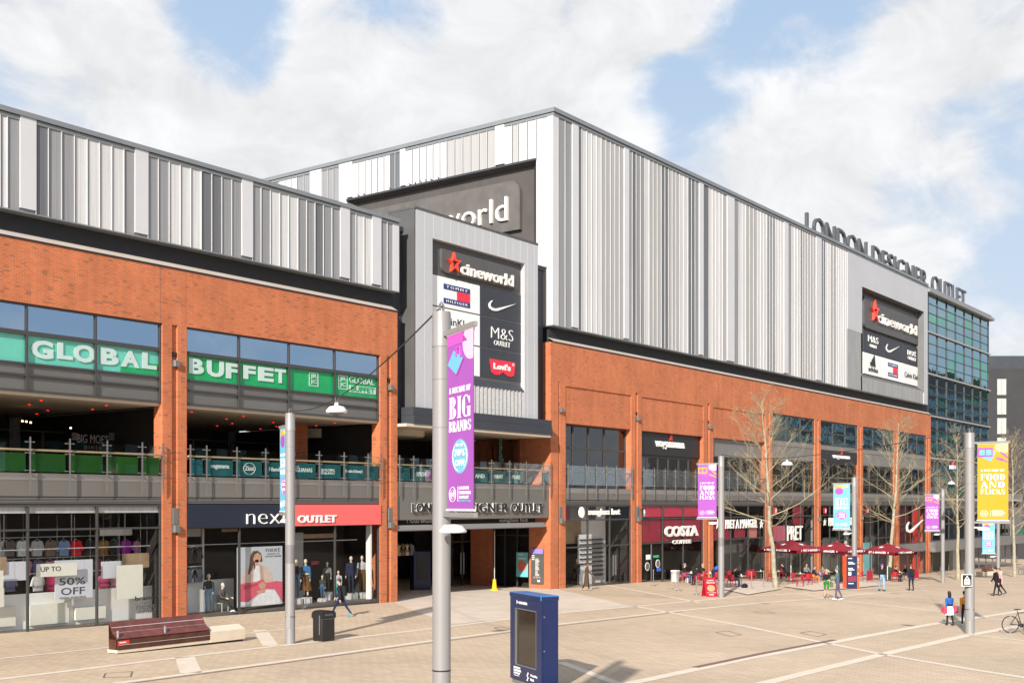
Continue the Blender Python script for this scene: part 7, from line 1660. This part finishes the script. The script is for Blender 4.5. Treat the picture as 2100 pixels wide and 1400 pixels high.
m.box(X0, X1 + 1.0, 1.0, 1.1, .05, 1.5); m.box(X0, X1, 1.25, 1.9, .05, 1.36); m.box(BAYS[0][0], BAYS[0][1], 1.15, 1.25, .05, 1.42)
m.build('display_wall', W_, K['white'])
m = MB()
for x0, z0, w, h in ((19.6, .35, 1.5, .6), (22.9, .3, 2.1, .75), (25.6, .25, 1.7, .8), (27.6, .3, 1.4, .5)): m.box(x0, x0 + w, .85, .99, z0, z0 + h)
m.build('display_cubes', W_, K['cream'])
r = thing('window_words', (fx(300, .14), .1, 1.0), 'dark lettering brands AT next OUTLET low in the left shop window', 'sign')
m = MB(); Yq = .098; ftext(m, 'brands', 277, 322, 1222, 1231, Yq, K['black'], .004, .02); ftext(m, 'AT', 296, 304, 1234, 1238, Yq, K['lettergrey'], .004); ftext(m, 'next', 280, 319, 1240, 1249, Yq, K['lettergrey'], .004); ftext(m, 'OUTLET', 281, 319, 1250.5, 1258, Yq, K['lettergrey'], .004); m.build('lettering', r)
# clothes hanging on the rear rails: every garment its own thing
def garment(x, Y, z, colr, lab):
    colr = tuple(min(.8, c * 1.45 + .01) for c in colr)  # cloth colour lifted to stand in for the shop's own lighting
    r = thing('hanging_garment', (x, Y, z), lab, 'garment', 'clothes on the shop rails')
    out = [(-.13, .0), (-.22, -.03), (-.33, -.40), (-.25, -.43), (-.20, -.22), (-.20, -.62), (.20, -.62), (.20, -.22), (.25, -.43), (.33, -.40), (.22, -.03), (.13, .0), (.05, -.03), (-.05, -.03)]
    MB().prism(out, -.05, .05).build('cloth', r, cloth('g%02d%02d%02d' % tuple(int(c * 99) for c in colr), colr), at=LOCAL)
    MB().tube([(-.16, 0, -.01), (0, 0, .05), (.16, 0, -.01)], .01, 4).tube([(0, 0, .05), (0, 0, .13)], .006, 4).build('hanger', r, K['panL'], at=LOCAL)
Yr1 = 1.9
row1 = [(-2, (.3, .3, .3), 'grey'), (18, (.10, .08, .08), 'charcoal'), (45.5, (.42, .45, .45), 'pale grey'), (75.5, (.32, .32, .33), 'mid grey'), (103, (.14, .10, .07), 'brown'), (130.5, (.14, .22, .38), 'dusty blue'), (156, (.55, .005, .02), 'red'), (184, (.02, .02, .025), 'black'), (212, (.22, .11, .03), 'ochre'), (233, (.03, .03, .03), 'dark'), (258, (.36, .02, .36), 'magenta'), (284, (.50, .20, .36), 'pink'), (308, (.26, .29, .26), 'sage grey'), (330, (.55, .20, .14), 'salmon')]
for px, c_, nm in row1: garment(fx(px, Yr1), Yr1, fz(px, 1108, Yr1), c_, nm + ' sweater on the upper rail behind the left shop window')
row2 = [(-6, (.2, .05, .12), 'plum'), (20, (.5, .4, .4), 'blush'), (52, (.45, .16, .22), 'rose'), (77, (.07, .08, .20), 'indigo'), (102, (.46, .20, .24), 'dusty pink'), (130, (.30, .02, .06), 'wine'), (156, (.5, .01, .03), 'scarlet'), (184, (.08, .09, .05), 'olive'), (204, (.35, .02, .10), 'berry'), (222, (.12, .10, .24), 'violet'), (240, (.5, .3, .4), 'pale pink'), (270, (.2, .2, .2), 'slate'), (312, (.24, .10, .36), 'purple patterned'), (328, (.4, .38, .36), 'stone')]
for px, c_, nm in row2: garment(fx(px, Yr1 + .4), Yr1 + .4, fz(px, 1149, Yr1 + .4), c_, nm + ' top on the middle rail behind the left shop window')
row3 = [(20, (.05, .05, .09), 'dark blue'), (78, (.45, .44, .42), 'pale'), (104, (.42, .03, .10), 'raspberry'), (212, (.42, .06, .14), 'cherry'), (234, (.5, .24, .28), 'shell pink'), (314, (.32, .25, .2), 'taupe'), (300, (.10, .08, .08), 'black-brown')]
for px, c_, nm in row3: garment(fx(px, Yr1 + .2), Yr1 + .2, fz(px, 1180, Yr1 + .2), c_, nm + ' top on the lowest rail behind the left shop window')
m = MB()
for zz in (fz(150, 1105, Yr1), fz(150, 1146, Yr1 + .4), fz(150, 1177, Yr1 + .2)): m.tube([(19.3, Yr1 + .1, zz + .12), (31, Yr1 + .1, zz + .12)], .02, 6)
for x in (19.5, 22.5, 25.4, 28.4, 31.0): m.tube([(x, Yr1 + .5, 0), (x, Yr1 + .5, 4.6)], .025, 6)
m.tube([(19.2, .9, fz(150, 1123.5, .9)), (31.2, .9, fz(150, 1123.5, .9))], .022, 6); m.build('clothes_rails', W_, K['panL'])
MB().box(19.1, 31.9, 2.7, 2.8, 0, 4.6).build('rail_backdrop', W_, K['dark'])
# ceiling bits and boxes hanging in the shop rooms
m = MB()
for px, py, Y, w in ((120, 1062, 5, 1.0), (185, 1070, 4, .7), (240, 1067, 6, .9), (305, 1060, 5, .8), (450, 1090, 5, .9), (520, 1094, 4, .7), (650, 1090, 4, 1.2), (700, 1086, 6, .8)): x = fx(px, Y); m.box(x, x + w, Y, Y + .3, fz(px, py, Y), fz(px, py, Y) + .06)
m.build('ceiling_track_lights', W_, K['panL'])
MB().box(fx(205, 1.4), fx(271, 1.4), 1.4, 1.44, fz(205, 1098, 1.4), fz(205, 1085, 1.4)).build('hung_white_panel', W_, K['panL'])
# corner shop window: side shelf, poster, low wall
m = MB(); X0, X1 = BAYS[2]
m.box(X0 + .1, fx(485, 1.3), 1.5, 1.6, .02, 1.55, K['white']); m.box(X0 + .1, X1 - .1, .2, 2.2, -.1, .05, K['lampg']); m.box(X1 - .42, X1 - .32, .3, .62, .05, 3.95, K['white']); m.box(X0, X1, 2.6, 2.7, -.1, 5.2, K['dark'])
m.box(fx(600, 1.8), fx(622, 1.8), 1.8, 1.9, 0, 3.6, K['panM']); m.tube([(X0 + .4, .8, fz(400, 1117, .8)), (X1 - .9, .8, fz(400, 1117, .8))], .022, 6, K['panL'])
m.box(X0 + .1, X0 + 1.9, 1.45, 1.5, 3.55, 3.9, K['panM']); m.box(X0 + 1.95, X0 + 2.05, 1.4, 1.5, 1.5, 3.9, K['panL'])
for z in (2.2, 3.1): m.box(X0 + .2, X0 + 1.9, 1.2, 1.5, z, z + .03, K['panL'])
m.box(fx(455, 1.8), fx(492, 1.8), 1.8, 1.85, 3.72, 3.86, K['woodpale']); m.box(fx(615, 2.0), fx(690, 2.0), 2.0, 2.1, fz(615, 1104, 2), fz(615, 1095, 2), K['woodpale'])
m.box(fx(638, 2.3), fx(654, 2.3), 2.3, 2.34, fz(638, 1158, 2.3), fz(638, 1150, 2.3), K['costa']); m.box(fx(760, .9), fx(766, .9), .9, 1.0, .06, .7, K['white'])
m.build('corner_display', W_)
for k, px in enumerate((392, 404)):
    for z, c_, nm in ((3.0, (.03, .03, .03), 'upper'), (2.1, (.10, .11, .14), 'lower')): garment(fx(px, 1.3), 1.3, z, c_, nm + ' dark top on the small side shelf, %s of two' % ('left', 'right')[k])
Yp = .42; X0, X1 = fx(487, Yp), fx(579, Yp); z1, z0 = fz(487, 1122, Yp), fz(487, 1245, Yp); w, h = X1 - X0, z1 - z0
r = thing('window_poster', ((X0 + X1) / 2, Yp, z0), 'large poster of a brown-haired woman in beige jacket and pink trousers', 'poster')
MB().box(X0, X1, Yp, Yp + .04, z0, z1).build('sheet', r, M('poster_pale_blue', (.52, .55, .60), .5, 0, .04, .5))
pc = {n: M('poster_' + n, c, .55, 0, .12, 4.0) for n, c in (('skin', (.58, .33, .23)), ('hair', (.11, .055, .03)), ('beige', (.62, .47, .40)), ('beiged', (.50, .36, .29)), ('pink', (.66, .10, .16)), ('pinkd', (.46, .05, .09)), ('white', (.74, .74, .76)), ('lip', (.55, .20, .18)), ('dark', (.05, .03, .025)))}
m = MB()
def pp(pts, mat, l): m.prism([(X0 + a * w, z1 - b * h) for a, b in pts], Yp - .002 - .0015 * l, Yp - .001 - .0015 * (l - 1), pc[mat])
def pe(cx_, cy_, rx, ry, mat, l, a=0): pp([(cx_ + rx * math.cos(t) * math.cos(a) - ry * math.sin(t) * math.sin(a) * .9, cy_ + rx * math.cos(t) * math.sin(a) + ry * math.sin(t) * math.cos(a)) for t in [2 * math.pi * k / 20 for k in range(20)]], mat, l)
pp([(.26, .30), (.28, .14), (.34, .07), (.44, .06), (.52, .12), (.55, .24), (.52, .27), (.42, .20), (.38, .36), (.32, .44), (.22, .46)], 'hair', 2)
pe(.42, .165, .095, .10, 'skin', 3); pp([(.38, .22), (.46, .22), (.47, .32), (.38, .32)], 'skin', 3)
pp([(.31, .15), (.34, .09), (.43, .065), (.51, .11), (.50, .14), (.44, .10), (.37, .13), (.34, .2), (.35, .30), (.31, .40), (.26, .42), (.28, .28)], 'hair', 4)
for a_ in (.385, .455): pe(a_, .155, .011, .005, 'dark', 5)
pe(.43, .212, .020, .006, 'lip', 5); pe(.425, .185, .006, .010, 'skin', 5)
pp([(.20, .36), (.36, .30), (.48, .30), (.66, .36), (.76, .46), (.80, .66), (.70, .70), (.58, .62), (.30, .62), (.10, .66), (.06, .60)], 'beige', 1)
pp([(.36, .31), (.47, .31), (.50, .58), (.34, .60)], 'white', 2); pp([(.48, .30), (.56, .34), (.58, .60), (.51, .60)], 'beiged', 3); pp([(.27, .34), (.36, .31), (.33, .60), (.28, .58)], 'beiged', 3)
pp([(0, .63), (.14, .60), (.42, .59), (.54, .55), (.62, .62), (.86, .60), (1, .62), (1, .98), (.92, .86), (.82, .74), (.62, .72), (.48, .78), (.24, .92), (0, .90)], 'pink', 4)
pp([(.10, .64), (.46, .62), (.40, .66), (.14, .72)], 'pinkd', 5); pp([(.40, .75), (.62, .72), (.60, .78), (.46, .80)], 'skin', 5)
pp([(.46, .64), (.56, .60), (.62, .64), (.60, .71), (.50, .72)], 'skin', 6)
pp([(.30, 1), (.36, .88), (.50, .80), (.66, .74), (.82, .76), (.93, .90), (.96, 1)], 'white', 5); pp([(0, .9), (.2, .93), (.3, .9), (.24, .97), (0, .98)], 'white', 5)
text(m, 'next', (X0 + w * .62, Yp - .004, z1 - h * .095), UX, UZ, w * .33, h * .068, K['lettergrey'], .004)
text(m, 'QUALITY AT', (X0 + w * .65, Yp - .004, z1 - h * .145), UX, UZ, w * .29, h * .026, K['lettergrey'], .004, .02); text(m, 'OUTLET PRICES', (X0 + w * .61, Yp - .004, z1 - h * .185), UX, UZ, w * .36, h * .026, K['lettergrey'], .004, .02)
m.build('print', r)
# clothes rails glimpsed in the entrance shop
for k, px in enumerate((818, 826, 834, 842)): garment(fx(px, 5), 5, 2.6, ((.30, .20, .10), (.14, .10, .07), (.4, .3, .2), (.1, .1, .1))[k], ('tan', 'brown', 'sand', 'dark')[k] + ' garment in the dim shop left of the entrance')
